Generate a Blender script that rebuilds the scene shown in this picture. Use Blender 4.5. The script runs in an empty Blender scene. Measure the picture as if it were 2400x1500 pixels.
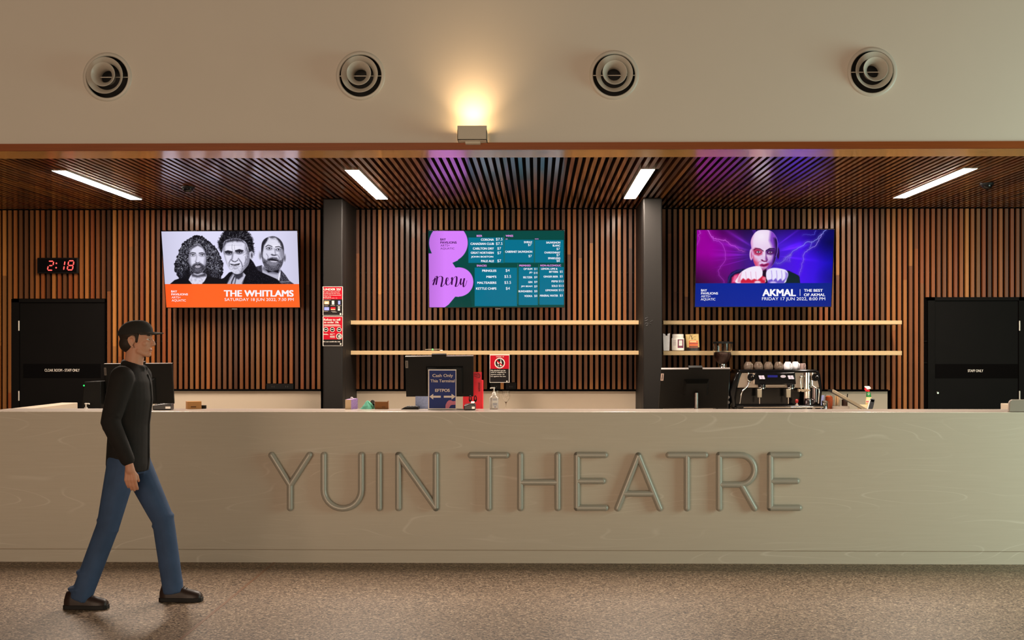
import bpy, bmesh, math, random
import numpy as np
from mathutils import Vector, Matrix

SC = bpy.context.scene
COL = SC.collection
R = random.Random(7)

# ------------------------------------------------------------------ camera
F = 3211.0                      # focal length in pixels of the 2400 wide frame
TH = math.atan(58.0 / F)        # the camera is turned a touch to the left
CH = 1.565                      # eye height
HV = 815.0                      # row of the horizon
CT, ST = math.cos(TH), math.sin(TH)
cam = bpy.data.cameras.new('camera')
cam.sensor_fit = 'HORIZONTAL'
cam.sensor_width = 36.0
cam.lens = 36.0 * F / 2400.0
cam.shift_y = (HV - 750.0) / 2400.0
cam.clip_end = 200
camo = bpy.data.objects.new('camera', cam)
camo.location = (0, 0, CH)
camo.rotation_euler = (math.pi / 2, 0, TH)
COL.objects.link(camo)
SC.camera = camo

# ------------------------------------------------------------------ world, big lights, exposure
w = bpy.data.worlds.new('lobby_ambient')
SC.world = w
w.use_nodes = True
w.node_tree.nodes['Background'].inputs[0].default_value = (1.0, 0.80, 0.60, 1)
w.node_tree.nodes['Background'].inputs[1].default_value = 0.03


def area(name, loc, target, sx, sy, power, col, spread=180):
    l = bpy.data.lights.new(name, 'AREA')
    l.shape = 'RECTANGLE'
    l.size, l.size_y = sx, sy
    l.energy = power
    l.color = col
    l.spread = math.radians(spread)
    o = bpy.data.objects.new(name, l)
    o.location = loc
    d = Vector(target) - Vector(loc)
    o.rotation_euler = d.to_track_quat('-Z', 'Y').to_euler()
    COL.objects.link(o)
    return o


area('daylight_window', (6.6, 7.6, 1.6), (3.0, 10.2, 0.8), 3.0, 2.6, 150, (0.70, 1.0, 0.87))
area('lobby_ceiling_lights', (-1.0, 3.5, 6.0), (-1.0, 4.5, 0.0), 9.0, 5.0, 25, (1.0, 0.74, 0.51))
area('far_lobby_fill', (-3.0, -7.0, 1.8), (0.0, 9.0, 2.0), 10.0, 3.2, 800, (1.0, 0.75, 0.54))  # added warm fill from behind the camera, lighting bulkhead and counter front
SC.view_settings.view_transform = 'Standard'
SC.view_settings.look = 'None'
SC.view_settings.exposure = 0.0
SC.view_settings.gamma = 1.0
SC.view_settings.use_curve_mapping = False


# ------------------------------------------------------------------ pixel geometry
def ray(u, v):
    a = (u - 1200.0) / F
    return Vector((a * CT - ST, a * ST + CT, (HV - v) / F))


CAM = Vector((0, 0, CH))


def at(u, v, D):
    d = ray(u, v)
    return CAM + d * (D / d.y)


def sc(D):
    return F / D


class Pl:
    """a plane; map(u,v) is the point of it that the photograph shows at u,v"""
    def __init__(s, o, n):
        s.o = Vector(o)
        s.n = Vector(n).normalized()
        if s.n.dot(CAM - s.o) < 0:
            s.n = -s.n

    def map(s, u, v, off=0.0):
        d = ray(u, v)
        t = s.n.dot(s.o - CAM) / s.n.dot(d)
        return CAM + d * t + s.n * off


def VP(D):
    return Pl((0, D, 0), (0, -1, 0))


# ------------------------------------------------------------------ materials
def lin(c):
    c = c / 255.0
    return c / 12.92 if c <= 0.04045 else ((c + 0.055) / 1.055) ** 2.4


def S(r, g, b):
    return (lin(r), lin(g), lin(b), 1.0)


MATS = {}


def mat(name, col, rough=0.5, metal=0.0, var=0.06, scale=30.0, bump=0.0, spec=0.5, coat=0.0, trans=0.0, emit=0.0, stretch=(1, 1, 1), alpha=1.0, ior=1.45):
    if name in MATS:
        return MATS[name]
    m = bpy.data.materials.new(name)
    m.use_nodes = True
    nt = m.node_tree
    b = nt.nodes['Principled BSDF']
    b.inputs['Roughness'].default_value = rough
    b.inputs['Metallic'].default_value = metal
    b.inputs['Specular IOR Level'].default_value = spec
    b.inputs['Coat Weight'].default_value = coat
    b.inputs['Coat Roughness'].default_value = 0.1
    b.inputs['Transmission Weight'].default_value = trans
    b.inputs['IOR'].default_value = ior
    b.inputs['Base Color'].default_value = col
    b.inputs['Alpha'].default_value = alpha
    tc = nt.nodes.new('ShaderNodeTexCoord')
    mp = nt.nodes.new('ShaderNodeMapping')
    mp.inputs['Scale'].default_value = stretch
    nz = nt.nodes.new('ShaderNodeTexNoise')
    nz.inputs['Scale'].default_value = scale
    nz.inputs['Detail'].default_value = 4
    nt.links.new(tc.outputs['Object'], mp.inputs[0])
    nt.links.new(mp.outputs[0], nz.inputs['Vector'])
    if var > 0:
        mx = nt.nodes.new('ShaderNodeMix')
        mx.data_type = 'RGBA'
        lo = [max(0, c * (1 - var)) for c in col[:3]] + [1]
        hi = [min(1, c * (1 + var)) for c in col[:3]] + [1]
        mx.inputs[6].default_value = lo
        mx.inputs[7].default_value = hi
        nt.links.new(nz.outputs['Fac'], mx.inputs[0])
        nt.links.new(mx.outputs[2], b.inputs['Base Color'])
    if bump > 0:
        bp = nt.nodes.new('ShaderNodeBump')
        bp.inputs['Strength'].default_value = bump
        bp.inputs['Distance'].default_value = 0.002
        nt.links.new(nz.outputs['Fac'], bp.inputs['Height'])
        nt.links.new(bp.outputs[0], b.inputs['Normal'])
    if emit > 0:
        b.inputs['Emission Color'].default_value = col
        b.inputs['Emission Strength'].default_value = emit
    MATS[name] = m
    return m


def emis(name, col, strength):
    if name in MATS:
        return MATS[name]
    m = bpy.data.materials.new(name)
    m.use_nodes = True
    nt = m.node_tree
    nt.nodes.clear()
    o = nt.nodes.new('ShaderNodeOutputMaterial')
    e = nt.nodes.new('ShaderNodeEmission')
    e.inputs[0].default_value = col
    e.inputs[1].default_value = strength
    nt.links.new(e.outputs[0], o.inputs[0])
    MATS[name] = m
    return m


def wood_tone(name, ramp, rough, coat, grain_axis):
    """timber battens: one tone per batten from the mesh attribute 'tone', grain along the batten"""
    m = bpy.data.materials.new(name)
    m.use_nodes = True
    nt = m.node_tree
    b = nt.nodes['Principled BSDF']
    at_ = nt.nodes.new('ShaderNodeAttribute')
    at_.attribute_name = 'tone'
    cr = nt.nodes.new('ShaderNodeValToRGB')
    el = cr.color_ramp.elements
    while len(el) < len(ramp):
        el.new(0.5)
    for i, c in enumerate(ramp):
        el[i].position = i / (len(ramp) - 1)
        el[i].color = c
    nt.links.new(at_.outputs['Fac'], cr.inputs[0])
    tc = nt.nodes.new('ShaderNodeTexCoord')
    mp = nt.nodes.new('ShaderNodeMapping')
    s = [140, 140, 140]
    s[grain_axis] = 3
    mp.inputs['Scale'].default_value = s
    nz = nt.nodes.new('ShaderNodeTexNoise')
    nz.inputs['Scale'].default_value = 1.0
    nz.inputs['Detail'].default_value = 6
    nt.links.new(tc.outputs['Object'], mp.inputs[0])
    nt.links.new(mp.outputs[0], nz.inputs['Vector'])
    mr = nt.nodes.new('ShaderNodeMapRange')
    mr.inputs['To Min'].default_value = 0.72
    mr.inputs['To Max'].default_value = 1.28
    nt.links.new(nz.outputs['Fac'], mr.inputs['Value'])
    mx = nt.nodes.new('ShaderNodeMix')
    mx.data_type = 'RGBA'
    mx.blend_type = 'MULTIPLY'
    mx.inputs[0].default_value = 1.0
    nt.links.new(cr.outputs[0], mx.inputs[6])
    nt.links.new(mr.outputs[0], mx.inputs[7])
    nt.links.new(mx.outputs[2], b.inputs['Base Color'])
    b.inputs['Roughness'].default_value = rough
    b.inputs['Specular IOR Level'].default_value = 0.25
    b.inputs['Coat Weight'].default_value = coat
    b.inputs['Coat Roughness'].default_value = 0.12
    return m


def picture_mat(name, strength):
    m = bpy.data.materials.new(name)
    m.use_nodes = True
    nt = m.node_tree
    nt.nodes.clear()
    o = nt.nodes.new('ShaderNodeOutputMaterial')
    e = nt.nodes.new('ShaderNodeEmission')
    a = nt.nodes.new('ShaderNodeAttribute')
    a.attribute_name = 'shown'
    e.inputs[1].default_value = strength
    gl = nt.nodes.new('ShaderNodeBsdfGlossy')
    gl.inputs['Roughness'].default_value = 0.18
    gl.inputs['Color'].default_value = (0.010, 0.010, 0.010, 1)
    ad = nt.nodes.new('ShaderNodeAddShader')
    nt.links.new(a.outputs['Color'], e.inputs[0])
    nt.links.new(e.outputs[0], ad.inputs[0])
    nt.links.new(gl.outputs[0], ad.inputs[1])
    nt.links.new(ad.outputs[0], o.inputs[0])
    return m


# ------------------------------------------------------------------ mesh builder
def new_obj(name, me, parent=None):
    o = bpy.data.objects.new(name, me)
    COL.objects.link(o)
    if parent is not None:
        o.parent = parent
    return o


class MB:
    def __init__(s):
        s.v, s.f, s.mi, s.m = [], [], [], 0
        s.tone = None

    def add(s, vs, fs):
        n = len(s.v)
        s.v += [tuple(p) for p in vs]
        for f in fs:
            s.f.append([n + i for i in f])
            s.mi.append(s.m)
        return s

    def box(s, x0, x1, y0, y1, z0, z1):
        vs = [(x, y, z) for x in (x0, x1) for y in (y0, y1) for z in (z0, z1)]
        return s.add(vs, [(0, 1, 3, 2), (4, 6, 7, 5), (0, 4, 5, 1), (2, 3, 7, 6), (0, 2, 6, 4), (1, 5, 7, 3)])

    def quad(s, a, b, c, d):
        return s.add([a, b, c, d], [(0, 1, 2, 3)])

    def poly(s, pts):
        return s.add(pts, [tuple(range(len(pts)))])

    def rpx(s, pl, u0, v0, u1, v1, off=0.0):
        return s.quad(pl.map(u0, v1, off), pl.map(u1, v1, off), pl.map(u1, v0, off), pl.map(u0, v0, off))

    def prism(s, pts, d):
        """polygon pts extruded along vector d"""
        d = Vector(d)
        n = len(pts)
        vs = [Vector(p) for p in pts] + [Vector(p) + d for p in pts]
        fs = [tuple(range(n - 1, -1, -1)), tuple(range(n, 2 * n))]
        fs += [(i, (i + 1) % n, n + (i + 1) % n, n + i) for i in range(n)]
        return s.add(vs, fs)

    def ring(s, c, ax, r, seg):
        ax = Vector(ax).normalized()
        t = Vector((0, 0, 1)) if abs(ax.z) < 0.9 else Vector((1, 0, 0))
        p = ax.cross(t).normalized()
        q = ax.cross(p).normalized()
        return [Vector(c) + (p * math.cos(2 * math.pi * i / seg) + q * math.sin(2 * math.pi * i / seg)) * r for i in range(seg)]

    def loft(s, rings, cap0=True, cap1=True):
        n = len(rings[0])
        base = len(s.v)
        vs = [p for r in rings for p in r]
        fs = []
        for k in range(len(rings) - 1):
            for i in range(n):
                j = (i + 1) % n
                fs.append((k * n + i, k * n + j, (k + 1) * n + j, (k + 1) * n + i))
        if cap0:
            fs.append(tuple(range(n - 1, -1, -1)))
        if cap1:
            fs.append(tuple((len(rings) - 1) * n + i for i in range(n)))
        return s.add(vs, fs)

    def cyl(s, a, b, r0, r1=None, seg=24, caps=True):
        a, b = Vector(a), Vector(b)
        r1 = r0 if r1 is None else r1
        return s.loft([s.ring(a, b - a, r0, seg), s.ring(b, b - a, r1, seg)], caps, caps)

    def lathe(s, prof, c=(0, 0, 0), ax=(0, 0, 1), seg=32, cap0=True, cap1=True):
        """prof: list of (radius, height along ax)"""
        ax = Vector(ax).normalized()
        c = Vector(c)
        return s.loft([s.ring(c + ax * h, ax, max(r, 1e-4), seg) for r, h in prof], cap0, cap1)

    def ball(s, c, rx, ry=None, rz=None, seg=20, n=12):
        ry = rx if ry is None else ry
        rz = rx if rz is None else rz
        c = Vector(c)
        rings = []
        for k in range(n + 1):
            a = -math.pi / 2 + math.pi * k / n
            r = max(math.cos(a), 1e-3)
            rings.append([c + Vector((rx * r * math.cos(2 * math.pi * i / seg), ry * r * math.sin(2 * math.pi * i / seg), rz * math.sin(a))) for i in range(seg)])
        return s.loft(rings)

    def tube(s, pts, r, seg=12, closed=False, balls=True):
        pts = [Vector(p) for p in pts]
        rs = r if isinstance(r, (list, tuple)) else [r] * len(pts)
        rings = []
        prev = None
        for i, p in enumerate(pts):
            if i == 0:
                d = pts[1] - p
            elif i == len(pts) - 1:
                d = p - pts[i - 1]
            else:
                d = (pts[i + 1] - p).normalized() + (p - pts[i - 1]).normalized()
            d.normalize()
            if prev is None:
                t = Vector((0, 0, 1)) if abs(d.z) < 0.9 else Vector((1, 0, 0))
                prev = d.cross(t).normalized()
            prev = (prev - d * prev.dot(d)).normalized()
            q = d.cross(prev)
            rings.append([p + (prev * math.cos(2 * math.pi * k / seg) + q * math.sin(2 * math.pi * k / seg)) * rs[i] for k in range(seg)])
        s.loft(rings)
        if balls:
            s.ball(pts[0], rs[0], seg=seg, n=8)
            s.ball(pts[-1], rs[-1], seg=seg, n=8)
        return s

    def text(s, pl, body, x0, y0, x1, y1, z=None, bold=0.0, off=0.001, keep=False, align='L'):
        """flat lettering filling the pixel box x0..x1, y0..y1 (z: zoom transform (ox, oy, k))"""
        if z:
            x0, x1 = z[0] + x0 / z[2], z[0] + x1 / z[2]
            y0, y1 = z[1] + y0 / z[2], z[1] + y1 / z[2]
        c = bpy.data.curves.new('tmp', 'FONT')
        c.body = body
        c.size = 1.0
        c.resolution_u = 4
        o = bpy.data.objects.new('tmp', c)
        me = bpy.data.meshes.new_from_object(o)
        vs = [v.co.copy() for v in me.vertices]
        fs = [tuple(p.vertices) for p in me.polygons]
        bpy.data.objects.remove(o)
        bpy.data.curves.remove(c)
        bpy.data.meshes.remove(me)
        if not vs:
            return s
        ax, bx = min(p.x for p in vs), max(p.x for p in vs)
        ay, by = min(p.y for p in vs), max(p.y for p in vs)
        kx = (x1 - x0) / (bx - ax + 2 * bold)
        ky = (y1 - y0) / (by - ay + bold)
        for n_, (gx, gy) in enumerate(((-1, -1), (-1, 1), (1, -1), (1, 1), (0, 0)) if bold else ((0, 0),)):
            s.add([pl.map(x0 + (p.x - ax + bold + gx * bold) * kx, y1 - (p.y - ay + bold / 2 + gy * bold / 2) * ky, off + 0.00012 * n_) for p in vs], fs)
        return s

    def build(s, name, mats, parent=None, origin=None, smooth=40, bevel=0.0, bseg=2, weld=False):
        o_ = Vector(origin) if origin is not None else None
        if o_ is None and parent is not None:
            r = parent
            while r.parent is not None:
                r = r.parent
            o_ = Vector(r.get('_org', (0, 0, 0)))
        if o_ is None:
            o_ = Vector((0, 0, 0))
        me = bpy.data.meshes.new(name)
        me.from_pydata([(p[0] - o_.x, p[1] - o_.y, p[2] - o_.z) for p in s.v], [], s.f)
        if not isinstance(mats, (list, tuple)):
            mats = [mats]
        for m in mats:
            me.materials.append(m)
        me.polygons.foreach_set('material_index', s.mi)
        if weld:
            b = bmesh.new()
            b.from_mesh(me)
            bmesh.ops.remove_doubles(b, verts=b.verts, dist=1e-5)
            b.to_mesh(me)
            b.free()
        if smooth:
            me.polygons.foreach_set('use_smooth', [True] * len(me.polygons))
            me.set_sharp_from_angle(angle=math.radians(smooth))
        if s.tone is not None:
            a = me.attributes.new('tone', 'FLOAT', 'FACE')
            a.data.foreach_set('value', s.tone)
        me.update()
        ob = new_obj(name, me, parent)
        if parent is None and origin is not None:
            ob.location = o_
        if bevel:
            md = ob.modifiers.new('edge', 'BEVEL')
            md.width = bevel
            md.segments = bseg
            md.limit_method = 'ANGLE'
            md.angle_limit = math.radians(50)
        return ob


def tag(o, label=None, cat=None, group=None, kind=None):
    if label:
        o['label'] = label
    if cat:
        o['category'] = cat
    if group:
        o['group'] = group
    if kind:
        o['kind'] = kind
    return o


def thing(name, label, cat, org, group=None, kind=None):
    """an empty at the thing's base; meshes built under it are given in world coordinates"""
    o = bpy.data.objects.new(name, None)
    o.empty_display_size = 0.1
    COL.objects.link(o)
    o.location = org
    o['_org'] = tuple(org)
    return tag(o, label, cat, group, kind)


def copy_tree(o, parent=None):
    c = o.copy()
    COL.objects.link(c)
    c.parent = parent
    for ch in list(o.children):
        copy_tree(ch, c)
    return c


# ------------------------------------------------------------------ shared materials
M_WALL = mat('white_paint', S(226, 216, 203), 0.75, var=0.02, scale=3, spec=0.2)
M_BLACK = mat('black_paint', S(12, 10, 9), 0.6, var=0.2, spec=0.08)
M_BACK = mat('black_backing', S(7, 6, 6), 0.9, var=0.1, spec=0.05)
M_STEEL = mat('charcoal_steel', S(23, 20, 18), 0.55, var=0.08, scale=6, bump=0.05, spec=0.22)
M_DOOR = mat('black_door_laminate', S(13, 11, 10), 0.6, var=0.15, scale=4, spec=0.08)
M_CHROME = mat('chrome', S(214, 208, 202), 0.12, metal=1.0, var=0.03)
M_BRUSH = mat('brushed_steel', S(188, 176, 164), 0.28, metal=1.0, var=0.08, scale=4, stretch=(1, 1, 40))
M_PLAST = mat('black_plastic', S(15, 14, 13), 0.5, var=0.12, spec=0.18)
M_PLASTG = mat('glossy_black_plastic', S(9, 9, 10), 0.15, var=0.1)
M_GREYP = mat('grey_plastic', S(92, 92, 94), 0.45, var=0.08)
M_WHITEP = mat('white_plastic', S(228, 222, 214), 0.4, var=0.03)
M_CARD = mat('cardboard', S(168, 118, 66), 0.8, var=0.08, scale=20)
M_GLASS = mat('clear_glass', (1, 1, 1, 1), 0.02, trans=1.0, var=0, ior=1.3)
M_RED = mat('red_card', S(220, 8, 38), 0.45, var=0.05)
M_PAPER = mat('white_paper', S(228, 222, 214), 0.6, var=0.03)
M_INK = mat('black_ink', S(20, 17, 17), 0.5, var=0.1)
M_SHELF = mat('pale_pine', S(166, 141, 103), 0.55, var=0.10, scale=6, stretch=(1.5, 30, 30))
E_WHITE = emis('screen_white', S(250, 248, 255), 1.0)

ZC = CH + 1.354                 # underside of the ceiling battens
DW = 13.35                      # face of the wall battens
DCN = 9.95                      # face of the counter
DB = 9.36                       # face of the bulkhead
ZK = 1.10                       # counter top
PITCH = 0.0543
XL = at(0, 800, DW).x - 1.6
XR = at(2400, 800, DW).x + 1.6
# ------------------------------------------------------------------ floor
def floor_mat():
    m = bpy.data.materials.new('speckled_floor')
    m.use_nodes = True
    nt = m.node_tree
    b = nt.nodes['Principled BSDF']
    tc = nt.nodes.new('ShaderNodeTexCoord')
    n1 = nt.nodes.new('ShaderNodeTexVoronoi')
    n1.inputs['Scale'].default_value = 95
    n2 = nt.nodes.new('ShaderNodeTexNoise')
    n2.inputs['Scale'].default_value = 130
    n2.inputs['Detail'].default_value = 3
    n3 = nt.nodes.new('ShaderNodeTexNoise')
    n3.inputs['Scale'].default_value = 1.1
    n3.inputs['Detail'].default_value = 3
    for n in (n1, n2, n3):
        nt.links.new(tc.outputs['Object'], n.inputs['Vector'])
    sx = nt.nodes.new('ShaderNodeSeparateColor')
    nt.links.new(n1.outputs['Color'], sx.inputs[0])
    cr = nt.nodes.new('ShaderNodeValToRGB')
    cr.color_ramp.interpolation = 'CONSTANT'
    e = cr.color_ramp.elements
    cols = [(0.0, S(70, 54, 42)), (0.16, S(114, 94, 76)), (0.42, S(142, 119, 98)), (0.70, S(160, 136, 112)), (0.90, S(194, 170, 144))]
    while len(e) < len(cols):
        e.new(0.5)
    for i, (p, c) in enumerate(cols):
        e[i].position = p
        e[i].color = c
    nt.links.new(sx.outputs[0], cr.inputs[0])
    mr = nt.nodes.new('ShaderNodeMapRange')
    mr.inputs['From Min'].default_value = 0.3
    mr.inputs['From Max'].default_value = 0.7
    mr.inputs['To Min'].default_value = 0.55
    mr.inputs['To Max'].default_value = 1.3
    nt.links.new(n2.outputs['Fac'], mr.inputs['Value'])
    m2 = nt.nodes.new('ShaderNodeMapRange')
    m2.inputs['To Min'].default_value = 0.88
    m2.inputs['To Max'].default_value = 1.12
    nt.links.new(n3.outputs['Fac'], m2.inputs['Value'])
    mu = nt.nodes.new('ShaderNodeMath')
    mu.operation = 'MULTIPLY'
    nt.links.new(mr.outputs[0], mu.inputs[0])
    nt.links.new(m2.outputs[0], mu.inputs[1])
    mx = nt.nodes.new('ShaderNodeMix')
    mx.data_type = 'RGBA'
    mx.blend_type = 'MULTIPLY'
    mx.inputs[0].default_value = 1
    nt.links.new(cr.outputs[0], mx.inputs[6])
    nt.links.new(mu.outputs[0], mx.inputs[7])
    nt.links.new(mx.outputs[2], b.inputs['Base Color'])
    b.inputs['Roughness'].default_value = 0.5
    b.inputs['Specular IOR Level'].default_value = 0.3
    return m


fl = MB().box(XL - 2, XR + 2, -10, 13.6, -0.1, 0.0).build('floor', floor_mat(), origin=(0, 0, 0))
tag(fl, kind='structure')
xj = at(425, 1500, 1).x / at(425, 1500, 1).y
Dj = F * CH / (1500 - HV)
xj = at(425, 1500, Dj).x
j = MB().box(xj - 0.009, xj + 0.009, -5, DCN, 0.0, 0.0015).build('trim_1', mat('brown_joint_strip', S(128, 92, 66), 0.5), origin=(xj, 0, 0))
tag(j, 'thin brown joint strip running across the speckled floor', kind='structure')

# ------------------------------------------------------------------ batten wall
RAMP = [S(62, 34, 16), S(107, 59, 25), S(80, 49, 26), S(130, 75, 31), S(112, 53, 19), S(144, 88, 38), S(90, 59, 33), S(158, 102, 47)]
M_SLATW = wood_tone('oiled_batten_upright', RAMP, 0.45, 0.06, 2)
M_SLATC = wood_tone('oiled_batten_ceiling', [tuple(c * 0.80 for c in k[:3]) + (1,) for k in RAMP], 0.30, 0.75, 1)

wb = MB()
wb.box(XL, XR, DW + 0.045, DW + 0.20, 0, ZC + 0.5)
wall = wb.build('wall_back', M_BACK)
tag(wall, 'black wall clad in upright timber battens behind the bar', kind='structure')
bt = MB()
for v in (505, 640, 686, 800, 850):
    z = at(0, v, DW).z
    bt.box(XL, XR, DW + 0.034, DW + 0.0452, z - 0.005, z + 0.005)
bt.build('batten_rail', mat('dark_rail', S(13, 12, 11), 0.7, spec=0.1), wall)


def zv(v, D=DW):
    return CH + (HV - v) * D / F


def uof(x, D):
    # column at which a point x on the plane y = D shows
    lo, hi = -2000.0, 4500.0
    for _ in range(50):
        mid = (lo + hi) / 2
        if at(mid, 800, D).x < x:
            lo = mid
        else:
            hi = mid
    return lo


def slat_bottom(u):
    if u < 25:
        return 0.0
    if u < 247:
        return zv(699)
    if u < 330:
        return 0.0
    if 621 < u < 690:
        return zv(899)
    if u < 757:
        return zv(914)
    if 1147 < u < 1176 or 1183 < u < 1212:
        return zv(896)
    if u < 2086:
        return zv(914)
    if u < 2174:
        return 0.0
    if u < 2440:
        return zv(697)
    return 0.0


x0 = at(1007.3, 800, DW).x
ks = range(int((XL - x0) / PITCH) + 1, int((XR - x0) / PITCH))
sl = MB()
sl.tone = []
SW = 0.0305
for k in ks:
    x = x0 + k * PITCH
    u = uof(x, DW)
    if 757 < u < 834 or 1496 < u < 1556:
        continue
    zb = slat_bottom(u)
    zt = ZC + 0.02
    z = zb
    t = R.random()
    while z < zt:
        z2 = min(zt, z + (R.uniform(0.9, 2.6)))
        if zt - z2 < 0.25:
            z2 = zt
        sl.box(x - SW / 2, x + SW / 2, DW, DW + 0.04, z, z2)
        sl.tone += [t] * 6
        z = z2 + 0.0008
        if R.random() < 0.75:
            t = min(1, max(0, t + R.uniform(-0.25, 0.25)))
        else:
            t = R.random()
sl.build('batten', M_SLATW, wall, smooth=0)

# ------------------------------------------------------------------ ceiling battens and fascia
ce = MB()
ce.box(XL, XR, 9.76, DW + 0.2, ZC + 0.045, ZC + 0.12)
ceil = ce.build('ceiling', M_BACK)
tag(ceil, 'low black ceiling lined with glossy timber battens over the bar', kind='structure')
ZL = ZC - 0.003                 # lens edge of the strip lights
D0 = F * (ZL - CH) / (HV - 398.0)
D1 = F * (ZL - CH) / (HV - 466.0)
LAMPX = [at(u, HV - (ZL - CH) * F / D0, D0).x for u in (137.5, 824.5, 1518.5, 2274.0)]


def cut_for_lamp(x, a, b):
    if min(abs(x - q) for q in LAMPX) > 0.056 + 0.014:
        return [(a, b)]
    return [(p, q) for p, q in ((a, min(b, D0 - 0.006)), (max(a, D1 + 0.006), b)) if q - p > 0.002]


sl = MB()
sl.tone = []
for k in ks:
    x = x0 + k * PITCH
    y = 9.74
    t = R.random()
    ye = DW - 0.03
    while y < ye:
        y2 = min(ye, y + R.choice((0.75, 1.35, 1.9, 2.6)) * R.uniform(0.95, 1.05))
        if ye - y2 < 0.3:
            y2 = ye
        for ya, yb in cut_for_lamp(x, y, y2):
            sl.box(x - 0.0140, x + 0.0140, ya, yb, ZC, ZC + 0.04)
            sl.tone += [t] * 6
        y = y2 + 0.0008
        t = R.random() if R.random() < 0.4 else min(1, max(0, t + R.uniform(-0.3, 0.3)))
sl.build('batten', M_SLATC, ceil, smooth=0)
# dark shadow gap board between ceiling and wall
MB().box(XL, XR, DW - 0.02, DW + 0.05, ZC - 0.006, ZC + 0.05).build('shadow_gap', M_BACK, ceil)

zf = CH + (HV - 334.5) * DB / F
fa = MB().box(XL, XR, DB - 0.012, DB + 0.012, ZC - 0.001, zf).build('trim_2', mat('stained_timber_edge', S(150, 78, 34), 0.4, var=0.22, scale=2.2, stretch=(1.2, 14, 40), spec=0.3), origin=(0, DB, ZC))
tag(fa, 'dark orange stained timber edge along the bottom of the white bulkhead', kind='structure')
fa = MB().box(XL, XR, DB + 0.0121, 9.742, ZC - 0.001, zf - 0.001).build('trim_4', mat('varnished_soffit_painted_bounce', S(238, 182, 108), 0.22, var=0.12, scale=2.2, stretch=(1.2, 40, 14), coat=0.5), origin=(0, DB + 0.2, ZC))  # soffit colour painted lighter than the edge board, standing in for bounced light
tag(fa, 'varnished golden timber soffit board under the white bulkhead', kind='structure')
wf = MB().box(XL - 1, XR + 1, DB, DB + 0.25, zf, 5.6).build('wall_front', M_WALL)
tag(wf, 'smooth white bulkhead wall over the bar opening', kind='structure')

# ------------------------------------------------------------------ columns
for nm, ua, ub, us, lab in (('column', 757, 803, 836, 'dark steel column carrying two red liquor notices'), ('column', 1508, 1552, 1490, 'plain dark steel column beside the espresso corner')):
    Dc = 12.40
    xa, xb = at(ua, 800, Dc).x, at(ub, 800, Dc).x
    org = ((xa + xb) / 2, Dc, 0)
    c = tag(bpy.data.objects.new(nm, None), lab, 'column', kind='structure')
    COL.objects.link(c)
    c.location = org
    c['_org'] = org
    MB().box(xa, xb, Dc, Dc + 0.20, 0, ZC - 0.001).build('post', M_STEEL, c, bevel=0.012, bseg=3)
    if us > ub:
        xs0, xs1 = xb - 0.10, at(us, 800, DW).x
        xs1 = xb
        MB().box(xa + 0.02, xs1, Dc + 0.20, DW + 0.04, 0, ZC - 0.001).build('nib_panel', M_STEEL, c)
    else:
        MB().box(xa, xb - 0.02, Dc + 0.20, DW + 0.04, 0, ZC - 0.001).build('nib_panel', M_STEEL, c)
# pencilled scrawl on the right column
sp = VP(12.40)
scr = MB()
for pts in ([(1512, 760), (1514, 757), (1519, 758), (1519, 762), (1514, 763)], [(1511, 752), (1518, 750)], [(1512, 746), (1519, 744), (1516, 741)], [(1524, 755), (1529, 751)], [(1522, 758), (1527, 760)]):
    scr.tube([sp.map(a, b, 0.001) for a, b in pts], 0.0022, seg=6)
scr.build('scrawl', M_INK, c)

# ------------------------------------------------------------------ white splashback, bench behind the bar
M_TILE = mat('white_splash_laminate', S(180, 165, 146), 0.35, var=0.03, scale=2)
zs = zv(917)
DSP = DW + 0.030
n = 0
for ua, ub in ((332, 752), (834, 1492), (1554, 2080)):
    n += 1
    a, b = at(ua, 900, DSP).x, at(ub, 900, DSP).x
    o = MB().box(a, b, DSP, DW + 0.05, 0.88, zs).build('wall_splash_panel', M_TILE, origin=((a + b) / 2, DSP, 0.88))
    tag(o, ['white splashback panel between cloak room door and notice column', 'white splashback panel between the two dark columns', 'white splashback panel behind the coffee machine'][n - 1], kind='structure')
    o2 = MB().box(a, b, DW - 0.004, DSP, zs, zs + 0.020).build('trim_3', M_BACK, origin=((a + b) / 2, DSP, zs))
    tag(o2, kind='structure')

a, b = at(332, 900, 12.75).x, at(2088, 900, 12.75).x
bench = thing('service_bench', 'long back bench under the white splashback behind the bar', 'bench', ((a + b) / 2, 13.0, 0))
ZB = 0.94
# the bench runs in three lengths between the columns
segs = [(a, at(757, 900, 12.40).x - 0.02), (at(803, 900, 12.40).x + 0.03, at(1508, 900, 12.40).x - 0.03), (at(1552, 900, 12.40).x + 0.03, b)]
for p, q in segs:
    MB().box(p, q, 12.62, DSP - 0.001, ZB - 0.04, ZB).build('worktop', M_TILE, bench, bevel=0.003)
    MB().box(p, q, 12.68, DSP - 0.001, 0.0, ZB - 0.04).build('cupboard_front', M_BLACK, bench)

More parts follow.
